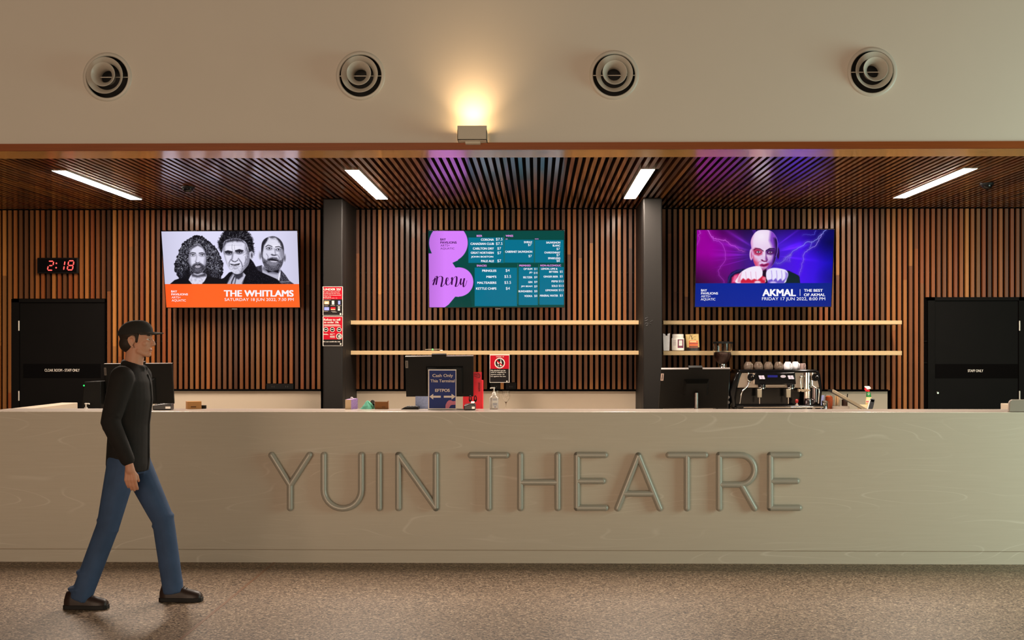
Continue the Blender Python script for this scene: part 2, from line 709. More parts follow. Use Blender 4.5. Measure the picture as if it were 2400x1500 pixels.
# ------------------------------------------------------------------ doors
def door(n, ul, ur, vt, hinge_u, hinge_vs, lock, text, tx, label, fu0, fu1, plate):
    D = DW + 0.02
    pl = VP(D)
    zt = zv(vt, D)
    xa, xb = at(ul, 800, D).x, at(ur, 800, D).x
    f0, f1 = at(fu0, 800, D).x, at(fu1, 800, D).x
    ft = zv(vt - 9, D)
    d = thing('door_%d' % n, label, 'door', ((xa + xb) / 2, D, 0), kind='structure')
    MB().box(xa, xb, D, D + 0.025, 0.005, zt).build('leaf', M_DOOR, d)
    fr = MB()
    fr.box(f0, xa - 0.004, D - 0.018, D + 0.026, 0, ft)
    fr.box(xb + 0.004, f1, D - 0.018, D + 0.026, 0, ft)
    fr.box(f0, f1, D - 0.018, D + 0.026, zt + 0.004, ft)
    fr.build('frame', M_BLACK, d)
    for v0, v1 in hinge_vs:
        p, q = pl.map(hinge_u, v0, 0.016), pl.map(hinge_u, v1, 0.016)
        h = MB().cyl(p, q, 0.008, seg=12)
        h.build('hinge', mat('satin_hinge', S(196, 188, 178), 0.35, metal=0.6), d)
    c = pl.map(lock[0], lock[1], 0)
    lk = MB().lathe([(0.014, 0), (0.016, 0.004), (0.012, 0.008), (0.009, 0.012)], c, (0, -1, 0), 20)
    lk.build('lock', M_BRUSH, d)
    MB().box(pl.map(plate[0], 0).x, pl.map(plate[2], 0).x, D - 0.003, D, zv(plate[3], D), zv(plate[1], D)).build('sign_plate', M_BACK, d)
    MB().text(pl, text, *tx, bold=0.012, off=0.0045).build('lettering', mat('sign_white', S(216, 206, 196), 0.5, var=0), d, smooth=0)
    return d


door(1, 47, 246, 709, 45.5, ((752, 775), (916, 939)), (228, 921), 'CLOAK ROOM - STAFF ONLY', (105, 864.5, 187, 871), 'black door at the wall marked cloak room staff only', 26, 247, (55, 853, 236, 886))
door(2, 2191, 2386, 706, 2388.5, ((752, 775), (916, 939)), (2197.5, 921), 'STAFF ONLY', (2268, 866, 2304, 872), 'black door near the espresso machine marked staff only', 2174, 2412, (2192, 853, 2386, 886))
# ------------------------------------------------------------------ counter
def veneer_mat():
    m = bpy.data.materials.new('whitewashed_veneer')
    m.use_nodes = True
    nt = m.node_tree
    b = nt.nodes['Principled BSDF']
    tc = nt.nodes.new('ShaderNodeTexCoord')
    mp = nt.nodes.new('ShaderNodeMapping')
    mp.inputs['Scale'].default_value = (0.42, 2.0, 2.5)
    nt.links.new(tc.outputs['Object'], mp.inputs[0])
    n1 = nt.nodes.new('ShaderNodeTexNoise')
    n1.inputs['Scale'].default_value = 1.3
    n1.inputs['Detail'].default_value = 1.2
    n1.inputs['Roughness'].default_value = 0.45
    nt.links.new(mp.outputs[0], n1.inputs['Vector'])
    k = nt.nodes.new('ShaderNodeMath')
    k.operation = 'MULTIPLY'
    k.inputs[1].default_value = 34
    nt.links.new(n1.outputs['Fac'], k.inputs[0])
    fr = nt.nodes.new('ShaderNodeMath')
    fr.operation = 'PINGPONG'
    fr.inputs[1].default_value = 1.0
    nt.links.new(k.outputs[0], fr.inputs[0])
    n2 = nt.nodes.new('ShaderNodeTexNoise')
    n2.inputs['Scale'].default_value = 2.2
    n2.inputs['Detail'].default_value = 2
    nt.links.new(mp.outputs[0], n2.inputs['Vector'])
    th = nt.nodes.new('ShaderNodeMapRange')
    th.inputs['From Min'].default_value = 0.86
    th.inputs['From Max'].default_value = 1.0
    nt.links.new(fr.outputs[0], th.inputs['Value'])
    ms = nt.nodes.new('ShaderNodeMapRange')
    ms.inputs['From Min'].default_value = 0.48
    ms.inputs['From Max'].default_value = 0.62
    ms.inputs['To Max'].default_value = 0.75
    nt.links.new(n2.outputs['Fac'], ms.inputs['Value'])
    li = nt.nodes.new('ShaderNodeMath')
    li.operation = 'MULTIPLY'
    nt.links.new(th.outputs[0], li.inputs[0])
    nt.links.new(ms.outputs[0], li.inputs[1])
    mp2 = nt.nodes.new('ShaderNodeMapping')
    mp2.inputs['Scale'].default_value = (2.0, 40, 55)
    nt.links.new(tc.outputs['Object'], mp2.inputs[0])
    n3 = nt.nodes.new('ShaderNodeTexNoise')
    n3.inputs['Scale'].default_value = 1.5
    n3.inputs['Detail'].default_value = 5
    nt.links.new(mp2.outputs[0], n3.inputs['Vector'])
    c1 = nt.nodes.new('ShaderNodeMix')
    c1.data_type = 'RGBA'
    c1.inputs[6].default_value = S(200, 188, 171)
    c1.inputs[7].default_value = S(210, 199, 183)
    nt.links.new(n3.outputs['Fac'], c1.inputs[0])
    c2 = nt.nodes.new('ShaderNodeMix')
    c2.data_type = 'RGBA'
    c2.inputs[7].default_value = S(224, 214, 200)
    nt.links.new(li.outputs[0], c2.inputs[0])
    nt.links.new(c1.outputs[2], c2.inputs[6])
    nt.links.new(c2.outputs[2], b.inputs['Base Color'])
    b.inputs['Roughness'].default_value = 0.55
    b.inputs['Specular IOR Level'].default_value = 0.25
    return m


M_VEN = veneer_mat()
M_CTOP = mat('pale_counter_top', S(160, 149, 138), 0.25, var=0.03, scale=3)
DCB = 10.44
XCL = at(145, 944, 11.6).x
XCR = 4.06
counter = thing('service_counter', 'long whitewashed timber counter with raised grey lettering on its front', 'counter', (0, DCN, 0))
MB().box(XCL, XCR, DCN, DCN + 0.04, 0.094, ZK - 0.001).build('front_panel', M_VEN, counter, bevel=0.004)
MB().box(XCL + 0.004, XCR - 0.004, DCN + 0.002, DCN + 0.04, 0.0, 0.0905).build('kick_panel', M_VEN, counter)
MB().box(XCL + 0.01, XCR - 0.01, DCN + 0.012, DCN + 0.06, 0.02, 0.3).build('backing_board', M_VEN, counter)
MB().box(XCL + 0.002, XCR - 0.002, DCN + 0.003, DCB, ZK - 0.04, ZK).build('countertop', M_CTOP, counter, bevel=0.004)
MB().box(XCL + 0.14, XCR - 0.14, DCB - 0.05, DCB, 0.1, ZK - 0.04).build('rear_board', M_VEN, counter)
for lab, xa, xb in (('pale side return of the counter near the cloak room door', XCL, at(182, 945, 11.6).x), ('pale side return of the counter near the staff only door', at(2345, 945, 11.6).x, XCR)):
    o = MB().box(xa, xb, DCB + 0.001, 11.6, 0, ZK - 0.002).build('counter_return', M_TILE, origin=((xa + xb) / 2, 11.0, 0), bevel=0.004)
    tag(o, lab, 'counter', 'side returns of the counter')
desk = thing('staff_worktop', 'lower worktop hidden behind the counter, carrying the monitors', 'worktop', (0, 10.76, 0))
MB().box(at(182, 945, 11.6).x + 0.002, at(2345, 945, 11.6).x - 0.002, DCB + 0.002, 11.08, 0.86, 0.90).build('worktop', M_TILE, desk)
MB().box(at(182, 945, 11.6).x + 0.1, at(2345, 945, 11.6).x - 0.1, 10.95, 11.0, 0.0, 0.86).build('cupboard_front', M_BLACK, desk)
# raised rounded end on the right
ux = at(2365.5, 950, DCN).x
zt = CH + (HV - 935.5) * (DCN + 0.02) / F
prof = [(ux, ZK), (ux + 0.004, ZK + 0.045)]
for i in range(7):
    a = math.pi - i * math.pi / 12
    prof.append((ux + 0.034 + 0.030 * math.cos(a), zt - 0.030 + 0.030 * math.sin(a)))
prof += [(XCR, zt), (XCR, ZK)]
MB().prism([(x, DCN + 0.012, z) for x, z in prof], (0, 0.03, 0)).build('counter_upstand', M_CTOP, origin=((ux + XCR) / 2, DCN, ZK), bevel=0.006)
tag(bpy.context.scene.objects['counter_upstand'], 'raised rounded block standing on the counter end by the staff only door', 'upstand')

# ------------------------------------------------------------------ raised letters
M_LET = mat('warm_grey_satin_metal', S(178, 173, 162), 0.36, metal=0.14, var=0.03, scale=5)
zA, zB = (600, 1030, 3.75), (1240, 1030, 2400 / 660)


def lp(z, x, y):
    return (z[0] + x / z[2], z[1] + y / z[2])


def arc(cx, cy, rx, ry, a0, a1, n=14):
    return [(cx + rx * math.cos(math.radians(a0 + (a1 - a0) * i / n)), cy + ry * math.sin(math.radians(a0 + (a1 - a0) * i / n))) for i in range(n + 1)]


LET = [
    ('Y', 'YUIN', 'first', zA, [[(135, 137), (298, 400)], [(468, 137), (298, 400)], [(298, 400), (298, 603)]]),
    ('U', 'YUIN', 'second', zA, [[(594, 137), (594, 440)] + arc(759, 442, 165, 165, 180, 0)[1:-1] + [(924, 440), (924, 137)]]),
    ('I', 'YUIN', 'third', zA, [[(1081, 137), (1081, 603)]]),
    ('N', 'YUIN', 'last', zA, [[(1250, 603), (1250, 137)], [(1250, 137), (1580, 603)], [(1580, 603), (1580, 137)]]),
    ('T', 'THEATRE', 'first', zA, [[(1887, 139), (2198, 139)], [(2044, 139), (2044, 603)]]),
    ('H', 'THEATRE', 'second', zA, [[(2322, 137), (2322, 603)], [(2322, 376), (2650, 376)], [(2650, 137), (2650, 603)]]),
    ('E', 'THEATRE', 'third', zB, [[(408, 133), (408, 583)], [(408, 133), (645, 133)], [(408, 355), (628, 355)], [(408, 583), (650, 583)]]),
    ('A', 'THEATRE', 'fourth', zB, [[(752, 587), (930, 137)], [(930, 137), (1113, 587)], [(803, 462), (1062, 462)]]),
    ('T', 'THEATRE', 'fifth', zB, [[(1190, 133), (1500, 133)], [(1345, 133), (1345, 587)]]),
    ('R', 'THEATRE', 'sixth', zB, [[(1620, 587), (1620, 133)], [(1620, 133), (1790, 133)] + arc(1795, 259, 126, 126, -90, 90)[1:] + [(1640, 385)], [(1808, 388), (1920, 587)]]),
    ('E', 'THEATRE', 'last', zB, [[(2055, 133), (2055, 583)], [(2055, 133), (2298, 133)], [(2055, 355), (2280, 355)], [(2055, 583), (2300, 583)]]),
]
lpl = VP(DCN - 0.030)
for ch, word, nth, z, strokes in LET:
    mb = MB()
    for st in strokes:
        pts = [lpl.map(*lp(z, *p)) for p in st]
        mb.tube(pts, 0.0228, seg=16)
        for e in (pts[0], pts[-1]):
            mb.cyl((e.x, DCN - 0.03, e.z), (e.x, DCN + 0.0003, e.z), 0.007, seg=10)
    xs = [p[0] for p in mb.v]
    zs_ = [p[2] for p in mb.v]
    o = mb.build('raised_letter', M_LET, origin=((min(xs) + max(xs)) / 2, DCN, min(zs_)))
    tag(o, 'raised rounded grey letter %s, %s letter of the word %s on the counter' % (ch, nth, word), 'letter', 'raised letters on the counter front')

# ------------------------------------------------------------------ bulkhead wall with four round openings
holes = [(251.5, 180.5, 0.143), (845.0, 177.5, 0.143), (1439.0, 176.0, 0.143), (2044.0, 168.5, 0.143)]
bpy.data.objects.remove(wf)
wm = MB()
xl, xr, zl, zh = XL - 1, XR + 1, zf, 5.6
hc = [at(u, v, DB) for u, v, r in holes]
cur = xl
for c in hc:
    x0_, x1_ = c.x - 0.2, c.x + 0.2
    z0_, z1_ = c.z - 0.2, c.z + 0.2
    wm.quad((cur, DB, zl), (x0_, DB, zl), (x0_, DB, zh), (cur, DB, zh))
    wm.quad((x0_, DB, zl), (x1_, DB, zl), (x1_, DB, z0_), (x0_, DB, z0_))
    wm.quad((x0_, DB, z1_), (x1_, DB, z1_), (x1_, DB, zh), (x0_, DB, zh))
    n = 64
    inner = [(c.x + 0.146 * math.cos(2 * math.pi * i / n), DB, c.z + 0.146 * math.sin(2 * math.pi * i / n)) for i in range(n)]
    outer = []
    for i in range(n):
        a = 2 * math.pi * i / n
        k = 0.2 / max(abs(math.cos(a)), abs(math.sin(a)))
        outer.append((c.x + k * math.cos(a), DB, c.z + k * math.sin(a)))
    wm.add(inner + outer, [(i, (i + 1) % n, n + (i + 1) % n, n + i) for i in range(n)])
    cur = x1_
wm.quad((cur, DB, zl), (xr, DB, zl), (xr, DB, zh), (cur, DB, zh))
wm.quad((xl, DB + 0.42, zl), (xl, DB + 0.42, zh), (xr, DB + 0.42, zh), (xr, DB + 0.42, zl))
wm.quad((xl, DB, zl), (xl, DB + 0.42, zl), (xr, DB + 0.42, zl), (xr, DB, zl))
wm.quad((xl, DB, zh), (xr, DB, zh), (xr, DB + 0.42, zh), (xl, DB + 0.42, zh))
wf = wm.build('wall_front', M_WALL, smooth=0)
tag(wf, 'smooth white bulkhead wall over the bar opening', kind='structure')

M_DIFF = mat('vent_cream_enamel', S(214, 206, 194), 0.35, var=0.02)
M_DUCT = mat('dark_duct', S(26, 23, 20), 0.6, var=0.3, scale=60)
glab = ['round jet air vent at the far left of the white bulkhead', 'round jet air vent on the bulkhead just left of the glowing wall lamp', 'round jet air vent on the bulkhead just right of the glowing wall lamp', 'round jet air vent at the far right of the white bulkhead']
proto = None
for i, c in enumerate(hc):
    if proto is None:
        d = thing('air_vent', glab[i], 'air vent', (0, 0, 0), 'round air vents on the bulkhead')
        AX = (0, -1, 0)
        MB().lathe([(0.143, -0.01), (0.143, 0.004), (0.147, 0.010), (0.156, 0.011), (0.166, 0.007), (0.170, 0.0), (0.143, -0.01)], (0, 0, 0), AX, 64, False, False).build('trim_ring', M_DIFF, d)
        MB().lathe([(0.1435, 0.0), (0.1435, -0.18), (0.001, -0.18)], (0, 0, 0), AX, 48, False, False).build('duct', M_DUCT, d)
        MB().lathe([(0.090, 0.006), (0.1225, 0.062), (0.1245, 0.063), (0.1255, 0.060), (0.094, 0.002), (0.090, 0.006)], (0, 0, 0), AX, 64, False, False).build('outer_cone', M_DIFF, d)
        MB().lathe([(0.047, -0.03), (0.047, 0.048), (0.079, 0.100), (0.081, 0.1015), (0.083, 0.098), (0.052, 0.044), (0.051, -0.03), (0.047, -0.03)], (0, 0, 0), AX, 64, False, False).build('inner_cone', M_DIFF, d)
        MB().box(-0.143, 0.143, -0.004, 0.004, -0.005, 0.0).build('spoke', M_DIFF, d)
        d.location = c
        proto = d
    else:
        d = copy_tree(proto)
        d.location = c
        d['label'] = glab[i]

# ------------------------------------------------------------------ wall light
DLF = DB - 0.17
x0_, x1_ = at(1072, 300, DLF).x, at(1141, 300, DLF).x
zt_, zb_ = zv(294, DLF), zv(327, DLF)
zs_ = zv(304, DLF)
cx = (x0_ + x1_) / 2
wl = thing('wall_uplight', 'box shaped wall lamp glowing warmly upward over the bar opening', 'wall light', (cx, DB, zb_))
hb = MB()
hb.box(x0_, x1_, DLF, DLF + 0.004, zb_, zt_)
hb.box(x0_, x0_ + 0.004, DLF, DB - 0.015, zb_, zs_)
hb.box(x1_ - 0.004, x1_, DLF, DB - 0.015, zb_, zs_)
hb.box(x0_, x1_, DLF, DB - 0.015, zb_, zb_ + 0.004)
hb.build('housing', mat('lamp_cream_enamel', S(204, 192, 174), 0.45, var=0.02), wl)
MB().box(cx - 0.05, cx + 0.05, DB - 0.09, DB, zb_ - 0.012, zb_).build('wall_bracket', mat('lamp_cream_enamel', S(204, 192, 174)), wl)
MB().box(x0_ + 0.012, x1_ - 0.012, DLF + 0.02, DB - 0.03, zs_ - 0.012, zs_ - 0.008).build('lamp_panel', emis('warm_lamp', (1.0, 0.66, 0.28, 1), 4.0), wl)
area('uplight_glow', (cx, DLF + 0.07, zs_ - 0.004), (cx, DLF + 0.07, zs_ + 1), x1_ - x0_ - 0.03, 0.10, 1.0, (1.0, 0.64, 0.29))
area('uplight_beam', (cx, DLF + 0.07, zs_ - 0.005), (cx, DLF + 0.02, zs_ + 1), x1_ - x0_ - 0.05, 0.06, 1.9, (1.0, 0.66, 0.34), 100)

# ------------------------------------------------------------------ ceiling strip lights, detectors
ZL = ZC - 0.003
D0 = F * (ZL - CH) / (HV - 398.0)
D1 = F * (ZL - CH) / (HV - 466.0)
E_LED = emis('led_strip', (1.0, 0.85, 0.71, 1), 185.0)
slab = ['glowing strip light above the cloak room door end of the bar', 'glowing strip light beside the column with red notices', 'glowing strip light beside the plain right column', 'glowing strip light above the staff only door end']
proto = None
for i, (u, v) in enumerate(((137.5, 398.5), (824.5, 398.5), (1518.5, 396.0), (2274.0, 392.5))):
    x = at(u, HV - (ZL - CH) * F / D0, D0).x
    if proto is None:
        d = thing('ceiling_strip_light', slab[0], 'ceiling light', (0, 0, 0), 'strip lights in the batten ceiling')
        hw = 0.052
        L = D1 - D0
        dm = MB()
        n = 12
        rings = []
        for k in range(13):
            t = k / 12.0
            rings.append([Vector((-hw + 2 * hw * j / 8, L * t, -0.007 * math.sin(math.pi * j / 8) * min(1, 4 * t, 4 * (1 - t)) ** 0.5)) for j in range(9)])
        for k in range(12):
            for j in range(8):
                dm.quad(rings[k][j], rings[k][j + 1], rings[k + 1][j + 1], rings[k + 1][j])
        dm.build('diffuser', E_LED, d)
        hm = MB()
        hm.box(-hw - 0.004, -hw, -0.004, L + 0.004, 0.0, 0.05)
        hm.box(hw, hw + 0.004, -0.004, L + 0.004, 0.0, 0.05)
        hm.box(-hw, hw, -0.004, 0.0, 0.0, 0.05)
        hm.box(-hw, hw, L, L + 0.004, 0.0, 0.05)
        hm.box(-hw, hw, 0, L, 0.03, 0.04)
        hm.build('housing', mat('lamp_white_metal', S(210, 204, 196), 0.4, var=0.02), d)
        proto = d
    else:
        d = copy_tree(proto)
        d['label'] = slab[i]
    d.location = (x, D0, ZL)

dl = ['small dark ceiling sensor left of the notice column', 'small dark ceiling sensor near the staff only door']
for i, (u, v) in enumerate(((441, 436), (2313, 432))):
    D = F * (ZC - CH) / (HV - v)
    c = at(u, v, D)
    d = thing('ceiling_sensor', dl[i], 'sensor', (c.x, c.y, ZC), 'dark sensors on the ceiling')
    MB().lathe([(0.055, 0.0), (0.055, 0.012), (0.05, 0.018)], (c.x, c.y, ZC), (0, 0, -1), 24).build('base', M_PLAST, d)
    MB().lathe([(0.044, 0.018), (0.042, 0.032), (0.03, 0.045), (0.012, 0.050)], (c.x, c.y, ZC), (0, 0, -1), 24).build('dome', M_PLASTG, d)

# ------------------------------------------------------------------ shelves
DSH = 12.93
for nm, ua, ub, va, vb, lab in (
        ('a', 822, 1497, 751, 760.5, 'upper pale timber shelf between the two columns'),
        ('b', 822, 1497, 822, 831.5, 'lower pale timber shelf between the two columns'),
        ('c', 1554.5, 2114, 751.5, 760.5, 'upper pale timber shelf over the espresso corner'),
        ('d', 1554.5, 2114, 822.5, 832.5, 'lower pale timber shelf over the espresso corner with jars')):
    xa, xb = at(ua, va, DSH).x, at(ub, va, DSH).x
    z0, z1 = zv(vb, DSH), zv(va, DSH)
    o = MB().box(xa, xb, DSH, DW - 0.001, z0, z1).build('wall_shelf', M_SHELF, origin=((xa + xb) / 2, DW, z0), bevel=0.002)
    tag(o, lab, 'shelf', 'pale shelves on the batten wall')
ZSH = zv(822, DSH)     # top of the lower shelves


# ------------------------------------------------------------------ screens
def cat_rom(pts, n=6, closed=True):
    out = []
    m = len(pts)
    rng = m if closed else m - 1
    for i in range(rng):
        p0, p1, p2, p3 = (pts[(i - 1) % m] if closed or i > 0 else pts[0]), pts[i], pts[(i + 1) % m], (pts[(i + 2) % m] if closed or i + 2 < m else pts[-1])
        for k in range(n):
            t = k / n
            out.append(tuple(0.5 * ((2 * p1[a]) + (-p0[a] + p2[a]) * t + (2 * p0[a] - 5 * p1[a] + 4 * p2[a] - p3[a]) * t * t + (-p0[a] + 3 * p1[a] - 3 * p2[a] + p3[a]) * t ** 3) for a in (0, 1)))
    if not closed:
        out.append(pts[-1])
    return out


class Paint:
    """colours shown on a screen, worked out per mesh vertex; coordinates are those of a zoomed view of that screen"""
    def __init__(s, quad, z, step=0.62):
        tl, tr, br, bl = quad
        s.nx = int((tr[0] - tl[0]) / step) + 1
        s.ny = int((bl[1] - tl[1]) / step) + 1
        a = np.linspace(0, 1, s.nx)[None, :]
        b = np.linspace(0, 1, s.ny)[:, None]
        s.U = (tl[0] * (1 - a) + tr[0] * a) * (1 - b) + (bl[0] * (1 - a) + br[0] * a) * b
        s.V = (tl[1] * (1 - a) + tr[1] * a) * (1 - b) + (bl[1] * (1 - a) + br[1] * a) * b
        s.X = (s.U - z[0]) * z[2]
        s.Y = (s.V - z[1]) * z[2]
        s.c = np.zeros((s.ny, s.nx, 3))
        s.k = 1.0 / (s.X[0, 1] - s.X[0, 0])

    def win(s, x0, y0, x1, y1, m=30):
        xm, xx = s.X.min(axis=0), s.X.max(axis=0)
        ym, yx = s.Y.min(axis=1), s.Y.max(axis=1)
        i = np.where((xx >= x0 - m) & (xm <= x1 + m))[0]
        j = np.where((yx >= y0 - m) & (ym <= y1 + m))[0]
        if len(i) == 0 or len(j) == 0:
            return None
        return (slice(j[0], j[-1] + 1), slice(i[0], i[-1] + 1))

    def mixin(s, w_, a, col):
        a = a[..., None]
        s.c[w_] = s.c[w_] * (1 - a) + np.array(col[:3], float) * a

    def poly(s, pts, col, soft=4, alpha=1.0, smooth=False):
        if smooth:
            pts = cat_rom(pts)
        p = np.array(pts, float)
        w_ = s.win(p[:, 0].min(), p[:, 1].min(), p[:, 0].max(), p[:, 1].max(), soft * 2 + 6)
        if w_ is None:
            return s
        X, Y = s.X[w_], s.Y[w_]
        d2 = np.full(X.shape, 1e12)
        ins = np.zeros(X.shape, bool)
        q = np.roll(p, -1, axis=0)
        for (ax, ay), (bx, by) in zip(p, q):
            ex, ey = bx - ax, by - ay
            L = ex * ex + ey * ey + 1e-9
            t = np.clip(((X - ax) * ex + (Y - ay) * ey) / L, 0, 1)
            d2 = np.minimum(d2, (X - ax - t * ex) ** 2 + (Y - ay - t * ey) ** 2)
            if abs(ey) > 1e-9:
                ins ^= ((ay > Y) != (by > Y)) & (X < ex * (Y - ay) / ey + ax)
        sd = np.sqrt(d2) * np.where(ins, -1, 1)
        s.mixin(w_, np.clip(0.5 - sd / (2 * soft), 0, 1) * alpha, col)
        return s

    def ell(s, cx, cy, rx, ry, col, soft=0.25, alpha=1.0, rot=0.0):
        m = max(rx, ry)
        w_ = s.win(cx - m, cy - m, cx + m, cy + m, m * soft + 8)
        if w_ is None:
            return s
        X, Y = s.X[w_] - cx, s.Y[w_] - cy
        c_, s_ = math.cos(rot), math.sin(rot)
        r = np.sqrt(((X * c_ + Y * s_) / rx) ** 2 + ((-X * s_ + Y * c_) / ry) ** 2)
        s.mixin(w_, np.clip(0.5 + (1 - r) / (2 * soft), 0, 1) * alpha, col)
        return s

    def line(s, pts, wd, col, soft=3, alpha=1.0, taper=False, smooth=False):
        if smooth:
            pts = cat_rom(pts, 5, False)
        p = np.array(pts, float)
        w_ = s.win(p[:, 0].min(), p[:, 1].min(), p[:, 0].max(), p[:, 1].max(), wd + soft * 3 + 4)
        if w_ is None:
            return s
        X, Y = s.X[w_], s.Y[w_]
        best = np.zeros(X.shape)
        n = len(p) - 1
        for k in range(n):
            (ax, ay), (bx, by) = p[k], p[k + 1]
            ex, ey = bx - ax, by - ay
            t = np.clip(((X - ax) * ex + (Y - ay) * ey) / (ex * ex + ey * ey + 1e-9), 0, 1)
            d = np.sqrt((X - ax - t * ex) ** 2 + (Y - ay - t * ey) ** 2)
            ww = wd * (1 - 0.75 * (k + t) / n) if taper else wd
            best = np.maximum(best, np.clip(0.5 + (ww / 2 - d) / (2 * soft), 0, 1))
        s.mixin(w_, best * alpha, col)
        return s

    def mask(s, pts, soft=4, smooth=False):
        keep, s.c = s.c, np.zeros_like(s.c)
        s.poly(pts, (1, 1, 1), soft, 1.0, smooth)
        m_, s.c = s.c[..., 0].copy(), keep
        return m_

    def clip(s, m_):
        s._k, s._m = s.c.copy(), m_

    def unclip(s):
        s.c = s._k * (1 - s._m[..., None]) + s.c * s._m[..., None]

    def noise(s, k, seed, ky=None):
        ky = ky or k
        g = np.random.default_rng(seed).random((int(s.ny / ky) + 3, int(s.nx / k) + 3))
        yy, xx = np.arange(s.ny) / ky, np.arange(s.nx) / k
        j, i = yy.astype(int), xx.astype(int)
        fy, fx = (yy - j)[:, None], (xx - i)[None, :]
        fy, fx = fy * fy * (3 - 2 * fy), fx * fx * (3 - 2 * fx)
        return (g[j][:, i] * (1 - fx) + g[j][:, i + 1] * fx) * (1 - fy) + (g[j + 1][:, i] * (1 - fx) + g[j + 1][:, i + 1] * fx) * fy

    def grain(s, pts, col, k, seed, lo, hi, alpha=1.0, soft=6, smooth=True, ky=None):
        m_ = s.mask(pts, soft, smooth)
        a = np.clip((s.noise(k, seed, ky) - lo) / (hi - lo), 0, 1) * m_ * alpha
        s.mixin((slice(None), slice(None)), a, col)
        return s

    def mesh(s, name, pl, off, m, parent):
        org = Vector(parent['_org'])
        n = s.nx * s.ny
        a = (s.U - 1200.0) / F
        dx, dy, dz = a * CT - ST, a * ST + CT, (HV - s.V) / F
        nn = pl.n
        t = nn.dot(pl.o - CAM) / (nn.x * dx + nn.y * dy + nn.z * dz)
        co = np.stack([dx * t + nn.x * off - org.x, dy * t + nn.y * off - org.y, dz * t + CH + nn.z * off - org.z], -1).reshape(n, 3)
        idx = np.arange(n).reshape(s.ny, s.nx)
        f = np.stack([idx[1:, :-1], idx[1:, 1:], idx[:-1, 1:], idx[:-1, :-1]], -1).reshape(-1, 4)
        me = bpy.data.meshes.new(name)
        me.vertices.add(n)
        me.vertices.foreach_set('co', co.astype(np.float32).ravel())
        me.loops.add(f.size)
        me.loops.foreach_set('vertex_index', f.ravel().astype(np.int32))
        me.polygons.add(len(f))
        me.polygons.foreach_set('loop_start', np.arange(0, f.size, 4, dtype=np.int32))
        me.update(calc_edges=True)
        c = np.clip(s.c.reshape(n, 3) / 255.0, 0, 1)
        c = np.where(c <= 0.04045, c / 12.92, ((c + 0.055) / 1.055) ** 2.4)
        at_ = me.color_attributes.new('shown', 'FLOAT_COLOR', 'POINT')
        at_.data.foreach_set('color', np.concatenate([c, np.ones((n, 1))], 1).astype(np.float32).ravel())
        me.materials.append(m)
        me.validate()
        return new_obj(name, me, parent)


DTB, DTT = 13.08, 12.93


def screen(label, quad):
    tl, tr, br, bl = quad
    uc = (tl[0] + tr[0]) / 2
    pb, pt = at((bl[0] + br[0]) / 2, bl[1], DTB), at(uc, tl[1], DTT)
    up = (pt - pb)
    up.x = 0
    nrm = Vector((1, 0, 0)).cross(up)
    pl = Pl(pb, nrm)
    tv = thing('wall_television', label, 'television', (pb.x, DTB, pb.z), 'tilted televisions on the batten wall')
    e = 1.6
    cs = [pl.map(tl[0] - e, tl[1] - e), pl.map(tr[0] + e, tr[1] - e), pl.map(br[0] + e, br[1] + e), pl.map(bl[0] - e, bl[1] + e)]
    MB().prism(cs, -pl.n * 0.045).build('casing', M_PLASTG, tv, bevel=0.002)
    mid = (pb + pt) / 2 - pl.n * 0.044
    MB().box(pb.x - 0.25, pb.x + 0.25, mid.y, DW, mid.z - 0.12, mid.z + 0.12).build('wall_bracket', M_BLACK, tv)
    pm = pl.map((bl[0] + br[0]) / 2 + 3, bl[1] + 2.2)
    MB().box(pm.x - 0.025, pm.x + 0.025, pm.y + 0.002, pm.y + 0.02, pm.z - 0.010, pm.z).build('logo_tab', M_PLASTG, tv)
    return tv, pl
def blocks(lines, pl, z, tv):
    for s_, x0_, y0_, x1_, y1_, b_ in lines:
        MB().text(pl, s_, x0_, y0_, x1_, y1_, z, b_, 0.0018).build('text_line', E_WHITE, tv, smooth=0)


# ---------------- television 1: three men in black and white over an orange band
q1 = [(378.3, 542.6), (696.4, 541.2), (702.8, 720.2), (390.2, 720.6)]
z1 = (360, 520, 2400 / 360.0)
tv, pl = screen('tilted television showing three men above an orange band', q1)
p = Paint(q1, z1)
xn = (p.X - 1200) / 1100
yn = (p.Y - 560) / 420
g = np.clip(1.0 - 0.10 * np.abs(xn) ** 3, 0, 1)
p.c[:] = np.array([224, 222, 250]) * g[..., None]
INKC, SK, SH = (16, 15, 22), (226, 224, 244), (120, 118, 134)
# right man
HEADR = [(1690, 340), (1740, 262), (1860, 222), (1960, 260), (2020, 340), (2040, 460), (2032, 600), (1998, 700), (1940, 752), (1850, 762), (1760, 732), (1706, 640), (1682, 500)]
p.poly([(1600, 700), (1640, 690), (1690, 676), (1760, 760), (1960, 800), (1990, 750), (2060, 830), (2120, 920), (2200, 974), (1600, 974)], (52, 50, 62), 5)
p.grain([(1620, 700), (1700, 680), (1740, 790), (1960, 870), (1985, 760), (2060, 830), (2120, 925), (2190, 974), (1640, 974)], (128, 126, 142), 2.2, 31, 0.5, 0.9, 0.8, smooth=False)
p.poly([(1690, 690), (1990, 700), (1978, 860), (1930, 900), (1800, 850), (1700, 800)], (188, 186, 206), 6)
p.poly([(1690, 740), (1800, 800), (1930, 820), (1980, 760), (1960, 720), (1720, 700)], (96, 94, 110), 16, 0.8)
p.poly([(1962, 800), (1985, 772), (1966, 920), (1942, 905)], (236, 234, 248), 4)
p.line([(1985, 940), (2120, 934)], 7, (170, 168, 184), 4)
p.ell(1662, 520, 32, 74, (212, 210, 230), 0.12)
p.ell(1668, 528, 15, 48, (120, 118, 134), 0.5)
p.ell(2050, 560, 22, 66, (180, 178, 198), 0.12)
p.ell(2050, 566, 9, 40, (70, 68, 82), 0.5)
